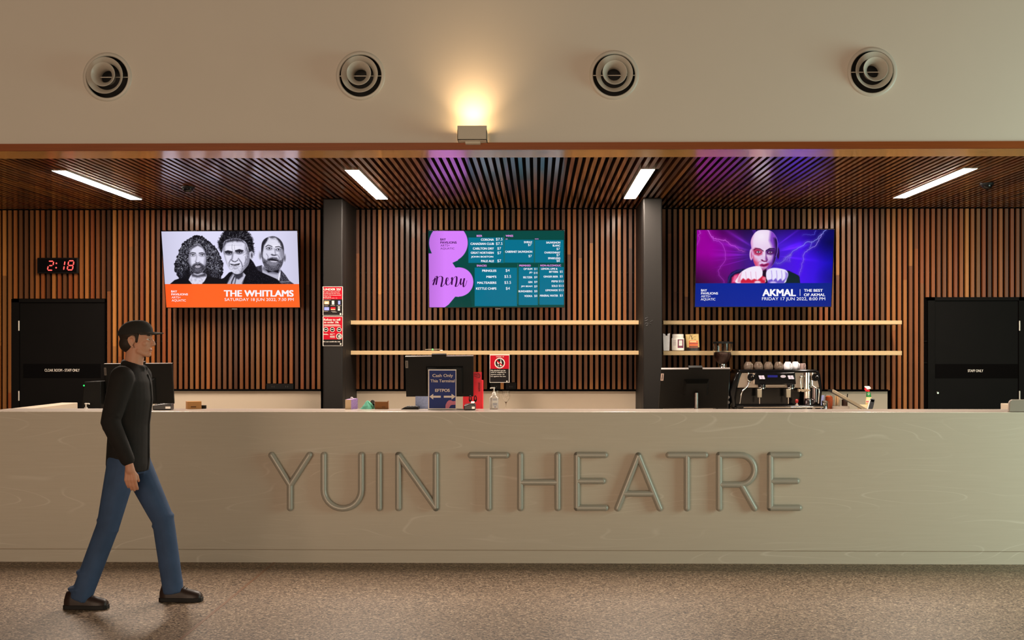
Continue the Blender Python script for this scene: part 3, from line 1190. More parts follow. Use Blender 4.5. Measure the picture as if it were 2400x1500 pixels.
p.poly(HEADR, (218, 216, 236), 4, smooth=True)
m_ = p.mask(HEADR, 4, True)
p.clip(m_)
p.ell(1900, 360, 110, 90, (240, 238, 252), 0.9, 0.8)
p.poly([(1660, 560), (1680, 330), (1740, 250), (1800, 222), (1770, 300), (1725, 370), (1705, 480), (1700, 560)], (34, 32, 42), 12, 0.95)
p.poly([(1880, 215), (1960, 250), (2030, 330), (2060, 470), (2036, 540), (2012, 440), (1980, 340), (1930, 270)], (40, 38, 48), 12, 0.9)
p.poly([(1790, 232), (1860, 215), (1930, 235), (1880, 250), (1830, 252)], (70, 68, 80), 8, 0.8)
p.grain([(1680, 480), (1700, 330), (1760, 250), (1900, 222), (2010, 320), (2040, 470), (1980, 380), (1900, 280), (1780, 300)], (20, 18, 26), 1.4, 5, 0.45, 0.8, 0.6)
p.poly([(1960, 440), (2060, 440), (2040, 640), (1990, 720), (1985, 600)], (130, 128, 146), 22, 0.8)
p.poly([(1680, 480), (1715, 560), (1760, 600), (1785, 575), (1850, 552), (1925, 558), (1960, 600), (2000, 600), (2045, 520), (2030, 690), (1985, 745), (1900, 775), (1800, 765), (1730, 720), (1690, 620)], (60, 58, 70), 10, 0.88)
p.grain([(1680, 480), (1720, 570), (1800, 560), (1930, 560), (2040, 530), (2020, 690), (1960, 760), (1800, 765), (1700, 660)], (176, 174, 192), 1.3, 6, 0.5, 0.85, 0.75)
p.grain([(1700, 600), (1800, 620), (1960, 620), (2010, 640), (1960, 760), (1800, 765)], (14, 12, 20), 1.3, 7, 0.45, 0.8, 0.7)
p.poly([(1760, 630), (1800, 612), (1940, 622), (1960, 650), (1900, 690), (1820, 690)], (150, 148, 164), 14, 0.7)
p.unclip()
p.poly([(1750, 742), (1850, 772), (1960, 745), (1950, 800), (1860, 775), (1790, 790)], (14, 12, 20), 8, 0.95)
p.poly([(1785, 588), (1850, 572), (1950, 600), (1935, 612), (1860, 600), (1800, 600)], (30, 28, 38), 5)
p.poly([(1808, 604), (1860, 606), (1940, 612), (1910, 632), (1845, 626)], (212, 208, 226), 5)
p.line([(1790, 600), (1850, 604), (1945, 612)], 5, INKC, 3)
p.line([(1752, 388), (1790, 362), (1850, 384)], 12, (44, 42, 52), 4)
p.line([(1905, 392), (1960, 384), (2002, 412)], 12, (44, 42, 52), 4)
for ex, ey in ((1806, 412), (1952, 430)):
    p.ell(ex, ey + 4, 52, 26, (130, 128, 146), 0.6, 0.8)
    p.line([(ex - 42, ey + 4), (ex - 10, ey - 12), (ex + 40, ey + 2)], 8, (30, 28, 38), 3)
    p.ell(ex, ey + 2, 26, 9, (224, 222, 240), 0.3)
    p.ell(ex + 2, ey + 1, 12, 11, INKC, 0.25)
    p.line([(ex - 36, ey + 18), (ex, ey + 26), (ex + 36, ey + 18)], 5, (110, 108, 124), 4)
p.poly([(1885, 410), (1900, 420), (1915, 500), (1905, 520), (1890, 480)], (150, 148, 166), 7, 0.8)
p.poly([(1828, 508), (1850, 500), (1880, 512), (1920, 508), (1930, 522), (1890, 532), (1850, 528)], (80, 78, 92), 6)
p.line([(1765, 500), (1790, 540), (1785, 580)], 9, (110, 108, 124), 6, 0.8)
p.line([(1935, 510), (1965, 560), (1962, 590)], 9, (96, 94, 110), 6, 0.8)
for b in (300, 326, 350):
    p.line([(1780, b + 8), (1860, b - 6), (1950, b + 10)], 4, (184, 182, 200), 4, 0.7)
# left man: curls
hair = [(640, 228), (560, 270), (490, 320), (440, 390), (405, 480), (372, 570), (338, 660), (345, 760), (385, 840), (420, 880), (440, 962), (1000, 962), (1045, 850), (1082, 750), (1065, 640), (1030, 540), (985, 450), (930, 380), (860, 320), (790, 265), (720, 226)]
p.poly([(255, 974), (330, 910), (420, 880), (560, 860), (820, 850), (1000, 880), (1060, 890), (1140, 860), (1190, 800), (1250, 790), (1290, 974)], INKC, 5)
rr = random.Random(3)
for (a, b), (c_, d_) in zip(hair, hair[1:] + hair[:1]):
    if b > 900 and d_ > 900:
        continue
    for k in range(7):
        t = rr.random()
        p.ell(a + (c_ - a) * t + rr.uniform(-9, 9), b + (d_ - b) * t + rr.uniform(-9, 9), rr.uniform(10, 19), rr.uniform(10, 19), INKC, 0.35)
p.poly(hair, INKC, 7, smooth=True)
hm_ = p.mask(hair, 10, True)
p.clip(hm_)
p.grain([(400, 240), (1000, 240), (1090, 700), (1000, 960), (420, 960), (330, 700)], (150, 148, 166), 2.3, 8, 0.55, 0.8, 0.55, smooth=False)
for _ in range(900):
    a = rr.uniform(340, 1080)
    b = rr.uniform(235, 955)
    if ((a - 682) / 142) ** 2 + ((b - 590) / 240) ** 2 < 1 or (b > 840 and 560 < a < 850):
        continue
    k = rr.uniform(0.45, 1) * (0.55 if b > 780 else 1)
    t = rr.uniform(0, 6.28)
    rad = rr.uniform(6, 13)
    pts = [(a + rad * math.cos(t + w_), b + rad * 1.25 * math.sin(t + w_)) for w_ in (0, 0.8, 1.6, 2.4, 3.0)]
    lum = 225 if rr.random() < 0.45 else 130
    p.line(pts, rr.uniform(3.5, 7), (lum * k, lum * k, lum * k + 14), 2.5, 0.9)
p.poly([(470, 760), (560, 700), (600, 960), (440, 970)], INKC, 24, 0.8)
p.poly([(800, 700), (880, 760), (900, 960), (800, 970)], INKC, 24, 0.7)
p.unclip()
for x_, y_ in ((385, 850), (400, 900), (1010, 880), (1040, 850), (960, 940), (930, 930), (450, 930)):
    p.line([(x_, y_ - 60), (x_ + rr.uniform(-12, 12), y_ - 20), (x_ + rr.uniform(-14, 14), y_ + 12)], 16, INKC, 4)
p.poly([(548, 905), (600, 815), (690, 800), (800, 800), (832, 850), (800, 920), (755, 974), (605, 974), (560, 930)], (222, 220, 240), 6, smooth=True)
p.grain([(560, 900), (640, 850), (780, 860), (760, 970), (610, 970)], (150, 148, 166), 4, 9, 0.5, 0.9, 0.5)
p.poly([(585, 790), (640, 820), (690, 835), (760, 815), (815, 780), (825, 850), (740, 860), (680, 870), (600, 850)], (52, 50, 62), 16, 0.9)
p.poly([(540, 900), (605, 974), (255, 974), (330, 910), (420, 880)], INKC, 5)
p.poly([(836, 850), (1000, 880), (1060, 890), (1140, 974), (752, 974), (800, 920)], INKC, 5)
FACEL = [(690, 338), (622, 372), (578, 430), (554, 520), (547, 610), (566, 700), (610, 780), (680, 815), (750, 792), (800, 730), (820, 640), (818, 540), (796, 450), (756, 380)]
p.poly(FACEL, (224, 222, 242), 5, smooth=True)
p.clip(p.mask(FACEL, 5, True))
p.poly([(530, 420), (590, 420), (572, 520), (580, 640), (600, 720), (540, 720)], (110, 108, 124), 20, 0.85)
p.poly([(840, 420), (785, 440), (800, 560), (786, 680), (840, 720)], (130, 128, 146), 20, 0.8)
p.poly([(560, 450), (610, 370), (690, 340), (760, 380), (800, 450), (750, 400), (690, 372), (620, 410)], (60, 58, 70), 12, 0.85)
p.poly([(540, 640), (590, 700), (625, 662), (660, 642), (690, 652), (730, 640), (775, 672), (800, 690), (830, 640), (830, 830), (540, 830)], (40, 38, 48), 12, 0.93)
p.grain([(560, 690), (640, 650), (750, 650), (815, 680), (790, 770), (690, 820), (600, 780)], (150, 148, 164), 1.4, 10, 0.55, 0.85, 0.7)
p.poly([(635, 730), (690, 722), (745, 732), (720, 775), (655, 775)], (120, 118, 134), 14, 0.6)
p.unclip()
p.poly([(640, 692), (665, 680), (690, 686), (712, 680), (740, 694), (715, 716), (662, 716)], (198, 192, 208), 4)
p.line([(642, 694), (690, 698), (738, 695)], 5, (70, 66, 78), 3)
p.line([(572, 494), (610, 478), (656, 490)], 13, (34, 32, 42), 4)
p.line([(712, 490), (760, 482), (800, 500)], 13, (34, 32, 42), 4)
for ex in (613, 760):
    p.ell(ex, 516, 46, 24, (130, 128, 146), 0.6, 0.9)
    p.ell(ex, 519, 27, 10, (234, 232, 248), 0.3)
    p.ell(ex, 517, 12, 11, INKC, 0.25)
    p.ell(ex - 3, 514, 3, 3, (230, 230, 250), 0.5)
    p.line([(ex - 33, 514), (ex, 503), (ex + 33, 516)], 6, INKC, 3)
    p.line([(ex - 28, 536), (ex, 542), (ex + 28, 536)], 5, (150, 148, 164), 5, 0.8)
p.poly([(668, 500), (660, 580), (646, 614), (664, 628), (674, 600), (682, 540)], (166, 164, 182), 8, 0.9)
p.poly([(646, 618), (668, 628), (690, 636), (712, 628), (726, 616), (712, 640), (690, 646), (664, 640)], (70, 68, 82), 5)
# middle man
p.poly([(1050, 974), (1075, 900), (1180, 790), (1240, 772), (1500, 556), (1560, 630), (1630, 760), (1760, 820), (1920, 890), (1995, 974)], INKC, 5)
p.grain([(1480, 600), (1560, 640), (1640, 780), (1900, 890), (1980, 974), (1450, 974)], (62, 60, 72), 2, 12, 0.6, 0.95, 0.6, smooth=False)
p.poly([(1140, 974), (1190, 870), (1235, 808), (1290, 800), (1290, 974)], (178, 176, 196), 5)
p.poly([(1280, 974), (1290, 860), (1400, 790), (1440, 830), (1385, 974)], (198, 196, 216), 5)
p.poly([(1245, 800), (1400, 780), (1395, 850), (1330, 900), (1280, 880)], (52, 50, 62), 12, 0.95)
p.line([(1240, 815), (1180, 905), (1145, 970)], 9, (56, 54, 66), 4)
p.line([(1262, 850), (1225, 930), (1215, 972)], 16, (34, 32, 42), 5)
p.line([(1290, 870), (1268, 972)], 12, (60, 58, 70), 5)
for k in range(12):
    x_ = 1440 - 5.4 * k
    p.ell(x_, 838 + 11 * k, 5, 6, (60, 58, 70), 0.5)
h2 = [(1060, 480), (1024, 400), (1018, 320), (1046, 240), (1088, 190), (1128, 138), (1300, 120), (1440, 138), (1500, 200), (1545, 290), (1562, 400), (1562, 480), (1525, 580), (1490, 480), (1440, 320), (1300, 260), (1120, 290), (1085, 400)]
for k in range(90):
    (a, b), (c_, d_) = (lambda i_: (h2[i_], h2[(i_ + 1) % len(h2)]))(rr.randrange(0, 12))
    t = rr.random()
    x_, y_ = a + (c_ - a) * t, b + (d_ - b) * t
    ang_ = math.atan2(y_ - 400, x_ - 1290) + rr.uniform(-0.6, 0.6)
    p.line([(x_, y_), (x_ + 26 * math.cos(ang_), y_ + 26 * math.sin(ang_))], 8, INKC, 3, taper=True)
p.poly(h2, INKC, 8, smooth=True)
FACEM = [(1090, 350), (1130, 292), (1250, 264), (1360, 272), (1440, 340), (1490, 450), (1500, 560), (1482, 660), (1420, 742), (1360, 802), (1285, 814), (1215, 772), (1152, 680), (1110, 560), (1086, 450)]
p.poly(FACEM, (226, 224, 244), 5, smooth=True)
p.ell(1528, 520, 36, 64, (206, 204, 224), 0.15)
p.ell(1534, 522, 15, 38, (80, 78, 92), 0.5)
p.clip(p.mask(FACEM, 5, True))
p.ell(1240, 390, 90, 60, (244, 242, 254), 0.9, 0.7)
p.poly([(1060, 330), (1115, 300), (1112, 420), (1108, 520), (1150, 680), (1190, 760), (1080, 700)], (120, 118, 134), 22, 0.85)
p.poly([(1440, 300), (1520, 400), (1520, 700), (1400, 800), (1330, 830), (1400, 720), (1440, 620), (1455, 520), (1430, 400)], (130, 128, 146), 24, 0.85)
p.grain([(1420, 380), (1500, 450), (1500, 640), (1420, 740), (1350, 800), (1390, 680), (1440, 560)], (60, 58, 70), 1.6, 13, 0.5, 0.85, 0.5)
p.grain([(1180, 690), (1380, 690), (1400, 760), (1290, 815), (1210, 770)], (120, 118, 134), 1.3, 14, 0.5, 0.85, 0.6)
p.poly([(1085, 400), (1110, 300), (1250, 262), (1380, 272), (1450, 350), (1380, 310), (1250, 296), (1140, 330)], (50, 48, 60), 14, 0.85)
p.unclip()
hm2 = p.mask(h2, 8, True)
p.clip(hm2)
for _ in range(260):
    a, b = rr.uniform(1020, 1550), rr.uniform(140, 480)
    L_ = rr.uniform(20, 60)
    t = math.atan2(b - 420, a - 1280) + rr.uniform(-0.9, 0.9)
    lum = rr.choice((44, 70, 120, 190)) if b < 330 else rr.choice((30, 60, 130))
    p.line([(a, b), (a + L_ * math.cos(t), b + L_ * math.sin(t))], 4, (lum, lum, lum + 12), 3, 0.7)
p.unclip()
for _ in range(60):
    a = rr.uniform(1080, 1420)
    p.line([(a, 262 + rr.uniform(-20, 20)), (a + rr.uniform(-30, 30), 310 + rr.uniform(-14, 16))], 5, (40, 38, 48), 3, 0.8, taper=True)
for _ in range(24):
    a = rr.uniform(1430, 1490)
    b = 330 + (a - 1430) * 2 + rr.uniform(-20, 40)
    p.line([(a, b), (a + rr.uniform(-10, 14), b + 46)], 5, rr.choice(((190, 188, 206), INKC)), 3, 0.8, taper=True)
p.poly([(1108, 462), (1160, 444), (1236, 462), (1228, 486), (1180, 482), (1124, 488)], (24, 22, 32), 6)
p.poly([(1268, 446), (1340, 426), (1408, 446), (1390, 468), (1330, 462), (1284, 470)], (24, 22, 32), 6)
for ex, ey in ((1180, 488), (1340, 472)):
    p.ell(ex, ey + 2, 58, 26, (60, 58, 70), 0.6, 0.9)
    p.ell(ex, ey + 3, 28, 8, (190, 188, 206), 0.35)
    p.ell(ex, ey + 2, 12, 10, INKC, 0.25)
    p.line([(ex - 40, ey + 4), (ex, ey - 8), (ex + 42, ey + 2)], 6, INKC, 3)
    p.line([(ex - 36, ey + 24), (ex, ey + 36), (ex + 40, ey + 20)], 6, (120, 118, 136), 5, 0.9)
p.line([(1228, 350), (1224, 410), (1236, 450)], 7, (140, 138, 156), 5, 0.8)
p.line([(1260, 362), (1266, 430)], 6, (150, 148, 166), 5, 0.8)
for b in (316, 340, 364):
    p.line([(1130, b + 10), (1250, b), (1380, b + 8)], 5, (170, 168, 188), 4, 0.8)
p.poly([(1228, 480), (1218, 560), (1206, 588), (1220, 606), (1236, 580), (1246, 520)], (130, 128, 146), 9, 0.9)
p.poly([(1210, 592), (1240, 606), (1270, 618), (1304, 602), (1312, 584), (1320, 604), (1276, 630), (1232, 620)], (60, 58, 70), 6)
p.line([(1205, 590), (1178, 640), (1184, 690)], 12, (100, 98, 114), 7, 0.9)
p.line([(1325, 572), (1372, 636), (1390, 700)], 13, (76, 74, 90), 7, 0.9)
p.line([(1430, 540), (1438, 600), (1425, 650)], 6, (90, 88, 104), 5, 0.8)
p.line([(1400, 520), (1440, 500)], 5, (110, 108, 124), 4, 0.8)
p.poly([(1192, 652), (1260, 664), (1352, 646), (1336, 672), (1272, 686), (1212, 674)], (22, 20, 28), 5)
p.poly([(1215, 664), (1270, 672), (1325, 662), (1300, 672), (1250, 676)], (190, 186, 204), 3, 0.8)
p.poly([(1225, 684), (1275, 692), (1330, 680), (1300, 706), (1250, 706)], (170, 166, 184), 6)
p.line([(1235, 722), (1275, 730), (1320, 718)], 7, (110, 108, 124), 6, 0.9)
# band
p.c[p.Y > 971] = (255, 102, 38)
xb = np.clip((p.X - 150) / 500, 0, 1)
k = 0.90 + 0.10 * xb
msk = p.Y > 971
p.c[msk] = p.c[msk] * np.stack([np.ones_like(k), k, k], -1)[msk]
p.mesh('picture', pl, 0.0006, picture_mat('picture_of_three_men', 1.0), tv)
LT = []
for s_, x0_, y0_, x1_, y1_, b_ in (('BAY', 275, 1070, 368, 1102, .024), ('PAVILIONS', 277, 1116, 537, 1148, .024), ('ARTS+', 282, 1164, 422, 1195, 0), ('AQUATIC', 284, 1210, 505, 1250, 0), ('THE WHITLAMS', 1098, 1066, 2188, 1168, .038), ('SATURDAY 18 JUN 2022, 7:30 PM', 1110, 1190, 2188, 1250, .0)):
    LT.append((s_, x0_, y0_, x1_, y1_, b_))
blocks(LT, pl, z1, tv)

# ---------------- television 2: the menu
q2 = [(1003.9, 541.3), (1322.3, 540.5), (1321.8, 719.6), (1006.4, 720.2)]
z2 = (990, 520, 2386 / 350.0)
tv, pl = screen('tilted television showing the pink and teal drinks menu', q2)
p = Paint(q2, z2)
p.c[:] = (2, 72, 66)
PK = (216, 128, 252)
for cx_, cy_, r_ in ((415, 335, 308), (230, 800, 390), (580, 960, 232), (230, 1060, 380)):
    p.ell(cx_, cy_, r_, r_, PK, 0.012)
p.poly([(60, 505), (400, 505), (470, 655), (530, 735), (500, 1000), (400, 1300), (320, 1380), (60, 1380)], PK, 3)
p.c[(p.X < 100 + (p.Y - 145) * 0.013) & (p.Y < 505)] = (2, 60, 60)
# cut the corner above the lower lobe back to green, and under it
p.poly([(60, 100), (180, 100), (180, 145), (135, 220), (108, 335), (118, 420), (150, 505), (60, 505)], (2, 60, 60), 3)
p.poly([(480, 655), (600, 600), (720, 500), (800, 640), (810, 760), (700, 740), (620, 735), (530, 732)], (2, 72, 66), 3)
p.ell(415, 335, 308, 308, PK, 0.012)
p.ell(580, 960, 232, 232, PK, 0.012)
p.poly([(60, 505), (330, 505), (470, 655), (530, 735), (450, 1000), (60, 1000)], PK, 3)
p.poly([(525, 1195), (620, 1200), (760, 1130), (800, 1400), (310, 1400), (420, 1320)], (2, 66, 60), 3)
p.ell(580, 960, 232, 232, PK, 0.012)
TL_ = (0, 112, 140)
for x0_, y0_, x1_, y1_ in ((735, 250, 1300, 655), (1312, 285, 1782, 652), (1797, 290, 2255, 652), (835, 730, 1512, 1345), (1538, 725, 1845, 1330), (1870, 722, 2262, 1325)):
    p.poly([(x0_, y0_), (x1_, y0_), (x1_, y1_), (x0_, y1_)], TL_, 3)
for x_, y0_, y1_ in ((1306, 215, 655), (1790, 290, 655), (1524, 670, 1310), (1860, 680, 1310)):
    p.line([(x_, y0_), (x_, y1_)], 5, (70, 130, 100), 2)
g = 0.86 + 0.14 * np.clip((p.X - 60) / 300, 0, 1)
p.c *= np.minimum(g, 1)[..., None]
p.mesh('picture', pl, 0.0006, picture_mat('picture_of_menu', 1.0), tv)
LT = []
for s_, x0_, y0_, x1_, y1_, b_ in (
        ('CORONA', 935, 266, 1143, 302, .03), ('CANADIAN CLUB', 768, 332, 1143, 368, .03), ('CARLTON DRY', 806, 408, 1143, 444, .03), ('GREAT NORTHERN', 773, 476, 1140, 510, .03), ('JOHN BOSTON', 778, 543, 1132, 578, .03), ('PALE ALE', 938, 608, 1143, 643, .03),
        ('$7.5', 1175, 255, 1280, 305, 0), ('$7.5', 1175, 325, 1280, 375, 0), ('$7', 1198, 403, 1258, 450, 0), ('$7', 1198, 473, 1260, 522, 0), ('$7', 1198, 600, 1258, 650, 0),
        ('SHIRAZ', 1622, 308, 1755, 340, .03), ('$7', 1688, 348, 1742, 390, 0), ('CABERNET SAUVIGNON', 1322, 460, 1755, 493, .03), ('$7', 1695, 526, 1748, 570, 0),
        ('SAUVIGNON', 1978, 314, 2203, 346, .03), ('BLANC', 2082, 362, 2203, 394, .03), ('$7', 2143, 412, 2196, 455, 0), ('CHARDONNAY', 1948, 474, 2203, 505, .03), ('$7', 2143, 512, 2196, 554, 0), ('SPARKLING', 2008, 565, 2203, 597, .03), ('$8', 2143, 602, 2196, 645, 0),
        ('PRINGLES', 955, 762, 1182, 798, .03), ("M&M'S", 1022, 858, 1182, 894, .03), ('MALTEASERS', 877, 954, 1182, 990, .03), ('KETTLE CHIPS', 857, 1047, 1182, 1083, .03),
        ('$4', 1330, 753, 1394, 803, 0), ('$3.5', 1310, 850, 1416, 900, 0), ('$3.5', 1310, 946, 1416, 996, 0), ('$4', 1333, 1040, 1397, 1090, 0),
        ('OP RUM', 1617, 737, 1756, 767, .03), ('JD', 1705, 795, 1756, 826, .03), ('SELTZER', 1608, 870, 1756, 901, .03), ('GIN', 1690, 946, 1756, 977, .03), ('JIM BEAM', 1576, 1017, 1756, 1047, .03), ('BUNDABERG', 1535, 1093, 1756, 1124, .03), ('VODKA', 1628, 1169, 1756, 1200, .03),
        ('$11', 1787, 735, 1832, 772, 0), ('$10', 1780, 798, 1840, 835, 0), ('$9', 1787, 866, 1835, 905, 0), ('$9', 1787, 942, 1835, 980, 0), ('$9', 1787, 1013, 1835, 1052, 0), ('$8', 1787, 1090, 1835, 1128, 0), ('$8', 1787, 1165, 1835, 1203, 0),
        ('LEMON, LIME &', 1898, 736, 2158, 768, .03), ('BITTERS', 2025, 783, 2167, 813, .03), ('GINGER BEER', 1936, 859, 2167, 889, .03), ('PEPSI', 2063, 935, 2162, 965, .03), ('SOLO', 2066, 1008, 2162, 1039, .03), ('LEMONADE', 1966, 1077, 2162, 1107, .03), ('MINERAL WATER', 1878, 1163, 2167, 1194, .03),
        ('$5', 2195, 778, 2242, 816, 0), ('$5', 2195, 853, 2242, 891, 0), ('$3.5', 2178, 930, 2258, 968, 0), ('$3.5', 2178, 1004, 2258, 1042, 0), ('$3.5', 2178, 1072, 2258, 1110, 0), ('$3', 2195, 1158, 2242, 1197, 0)):
    LT.append((s_, x0_, y0_, x1_, y1_, b_))
blocks(LT, pl, z2, tv)
E_PINK = emis('screen_pink', S(236, 150, 240), 1.0)
for s_, x0_, y0_, x1_, y1_ in (('BEER', 866, 208, 955, 238), ('WINES', 1330, 207, 1450, 238), ('RED', 1330, 267, 1362, 281), ('WHITE', 1796, 266, 1856, 280), ('SNACKS', 868, 684, 1026, 714), ('PREMIXED', 1547, 684, 1732, 712), ('NON-ALCOHOLIC', 1884, 682, 2215, 711)):
    MB().text(pl, s_, x0_, y0_, x1_, y1_, z2, .03, 0.0018).build('heading', E_PINK, tv, smooth=0)
t = MB()
for s_, x0_, y0_, x1_, y1_, b_ in (('BAY', 286, 262, 375, 298, .03), ('PAVILIONS', 287, 311, 548, 348, .03), ('ARTS+', 290, 360, 436, 394, 0), ('AQUATIC', 288, 410, 512, 446, 0)):
    t.text(pl, s_, x0_, y0_, x1_, y1_, z2, b_, 0.0018)
t.build('venue_name', emis('screen_plum', S(58, 14, 70), 1.0), tv, smooth=0)
t = MB()


def brush(mb, pl, pts, wmin, wmax, z, off):
    """hand-lettered stroke: thick going down, thin going up"""
    pts = cat_rom(pts, 6, False)
    L, Rr = [], []
    for i in range(len(pts)):
        a, b = pts[max(0, i - 1)], pts[min(len(pts) - 1, i + 1)]
        dx, dy = b[0] - a[0], b[1] - a[1]
        n = math.hypot(dx, dy) or 1
        wd = wmin + (wmax - wmin) * max(0, dy / n) ** 1.5
        nx_, ny_ = -dy / n * wd / 2, dx / n * wd / 2
        L.append((pts[i][0] + nx_, pts[i][1] + ny_))
        Rr.append((pts[i][0] - nx_, pts[i][1] - ny_))
    for i in range(len(pts) - 1):
        mb.quad(*[pl.map(z[0] + x / z[2], z[1] + y / z[2], off) for x, y in (L[i], L[i + 1], Rr[i + 1], Rr[i])])


for st in ([(158, 950), (185, 920), (205, 905), (170, 1010)], [(170, 1010), (195, 900), (228, 868), (235, 900), (218, 1005)], [(218, 1005), (245, 900), (285, 870), (318, 885), (318, 940), (300, 1030), (330, 1020), (375, 960)],
           [(375, 960), (410, 930), (415, 900), (395, 895), (378, 940), (385, 1000), (420, 1005), (465, 950)], [(455, 910), (475, 890), (468, 1005)], [(468, 1005), (490, 920), (525, 875), (548, 885), (545, 960), (530, 1030), (565, 1020), (605, 950)],
           [(605, 940), (618, 905), (608, 970), (620, 1005), (650, 960), (672, 900)], [(672, 900), (655, 980), (660, 1038), (690, 1010), (712, 935)]):
    brush(t, pl, st, 7, 26, z2, 0.0018)
t.build('lettering', emis('screen_plum', S(58, 14, 70), 1.0), tv, smooth=0)

# ---------------- television 3: a man with raised fists in purple light
q3 = [(1633.5, 539.2), (1955.2, 538.4), (1947.4, 718.4), (1628.8, 718.9)]
z3 = (1620, 520, 2386 / 350.0)
tv, pl = screen('tilted television showing a man raising both fists in purple light', q3)
p = Paint(q3, z3)
X, Y = p.X, p.Y
fx = np.clip((X - 60) / 2200, 0, 1)
stops = np.array([0, .12, .25, .36, .5, .62, .75, .88, 1.0])
cols = np.array([(150, 0, 150), (152, 0, 158), (120, 8, 150), (70, 22, 130), (52, 26, 150), (72, 28, 205), (74, 18, 235), (54, 16, 220), (14, 10, 170)], float)
for c_ in range(3):
    p.c[..., c_] = np.interp(fx, stops, cols[:, c_])
dn = np.clip((Y - 500) / 480, 0, 1)
lf = np.clip(1 - (X - 60) / 900, 0, 1)
p.c *= (1 - 0.72 * dn * lf)[..., None]
tp = np.clip(1 - (Y - 130) / 240, 0, 1)
p.c *= (1 - 0.45 * tp * np.clip((X - 200) / 300, 0, 1))[..., None]
p.ell(2230, 330, 260, 170, (6, 6, 74), 0.9, 0.9)
p.ell(2250, 900, 160, 130, (16, 10, 120), 0.9, 0.6)
ang = np.arctan2(Y - 520, X - 1170)
rad = np.hypot(X - 1170, Y - 520)
rays = np.zeros_like(ang)
rr = random.Random(11)
for _ in range(26):
    a0 = rr.uniform(-math.pi, math.pi)
    rays += rr.uniform(0.3, 1) * np.exp(-((np.angle(np.exp(1j * (ang - a0)))) / rr.uniform(0.012, 0.05)) ** 2)
rays *= np.clip((rad - 220) / 200, 0, 1) * np.clip(1 - (rad - 300) / 600, 0, 1) * (Y < 960)
p.c += np.clip(rays, 0, 1.2)[..., None] * np.array([44, 18, 70])


def bolt(pts, wd, col, seed):
    r_ = random.Random(seed)
    out = []
    for (a, b), (c_, d_) in zip(pts[:-1], pts[1:]):
        n = 4
        for k in range(n):
            t_ = k / n
            j_ = 0 if k == 0 else 9
            out.append((a + (c_ - a) * t_ + r_.uniform(-j_, j_), b + (d_ - b) * t_ + r_.uniform(-j_, j_)))
    out.append(pts[-1])
    p.line(out, wd * 6, tuple(v * 0.75 for v in col), 18, 0.25)
    p.line(out, wd, col, 3, 0.9, taper=True)


PKB, BLB = (232, 110, 250), (150, 160, 255)
bolt([(262, 130), (320, 230), (370, 270), (440, 280), (520, 300), (545, 290), (600, 340), (640, 375), (700, 385), (760, 450), (850, 470)], 9, PKB, 1)
bolt([(320, 230), (360, 300), (430, 300), (500, 360), (530, 430), (545, 540), (540, 620), (470, 710), (430, 790), (440, 850), (500, 910), (525, 975)], 8, (196, 70, 226), 2)
bolt([(130, 140), (150, 175), (110, 215), (130, 260), (90, 370)], 7, (206, 90, 226), 3)
bolt([(2155, 130), (2080, 200), (2010, 280), (1930, 320), (1840, 325), (1760, 390), (1680, 440), (1620, 470), (1590, 520), (1530, 560), (1480, 610), (1410, 665), (1350, 660)], 9, BLB, 4)
bolt([(2080, 200), (2040, 290), (1990, 380), (1900, 430), (1820, 480), (1790, 530), (1800, 600), (1765, 680), (1750, 790), (1725, 850)], 8, (170, 150, 255), 5)
bolt([(1990, 140), (1970, 200), (1900, 210), (1820, 200), (1780, 215)], 6, (96, 96, 235), 6)
bolt([(1925, 320), (1915, 390), (1890, 425)], 5, BLB, 7)
for k in range(6):
    bolt([(1590, 520), (1500 + 16 * k, 560 + 8 * k), (1470 + 22 * k, 620 + 4 * k)], 4, (140, 110, 255), 20 + k)
# shoulders and arms
p.poly([(580, 980), (590, 880), (640, 810), (720, 770), (840, 750), (1150, 800), (1330, 770), (1560, 780), (1640, 820), (1720, 860), (1740, 980)], (22, 14, 62), 8)
p.poly([(1330, 980), (1500, 900), (1560, 800), (1660, 830), (1730, 880), (1738, 980)], (10, 36, 44), 8)
p.line([(590, 960), (620, 860), (700, 800), (800, 770)], 22, (40, 40, 120), 8, 0.8)
p.poly([(640, 980), (650, 890), (700, 840), (780, 820), (820, 980)], (206, 36, 96), 10)
p.poly([(660, 960), (690, 860), (740, 850), (730, 960)], (238, 120, 170), 14, 0.8)
# head
HD = [(960, 400), (952, 320), (975, 240), (1030, 165), (1100, 132), (1220, 130), (1300, 165), (1355, 240), (1375, 330), (1372, 450), (1355, 560), (1320, 660), (1260, 740), (1180, 790), (1110, 790), (1040, 720), (1000, 640), (975, 520)]
p.ell(960, 520, 28, 90, (232, 196, 232), 0.15)
p.ell(962, 530, 12, 60, (190, 90, 150), 0.5)
p.ell(1388, 500, 24, 92, (44, 14, 84), 0.2)
p.poly(HD, (226, 196, 232), 5, smooth=True)
p.clip(p.mask(HD, 5, True))
p.ell(1120, 230, 150, 140, (246, 234, 250), 0.9, 0.9)
p.poly([(1270, 120), (1400, 200), (1400, 700), (1200, 800), (1230, 720), (1290, 600), (1300, 480), (1285, 380), (1250, 300), (1262, 200)], (120, 50, 190), 26, 0.9)
p.poly([(1320, 260), (1400, 260), (1400, 640), (1290, 760), (1290, 680), (1322, 560), (1345, 430)], (24, 6, 60), 24, 0.92)
p.poly([(940, 200), (1000, 190), (975, 300), (982, 420), (1000, 560), (940, 560)], (214, 120, 190), 22, 0.7)
p.poly([(940, 540), (985, 540), (1015, 610), (1070, 650), (1070, 740), (1010, 740), (960, 640)], (206, 40, 80), 20, 0.9)
p.poly([(1000, 560), (1050, 590), (1080, 640), (1090, 720), (1040, 720)], (226, 120, 160), 20, 0.6)
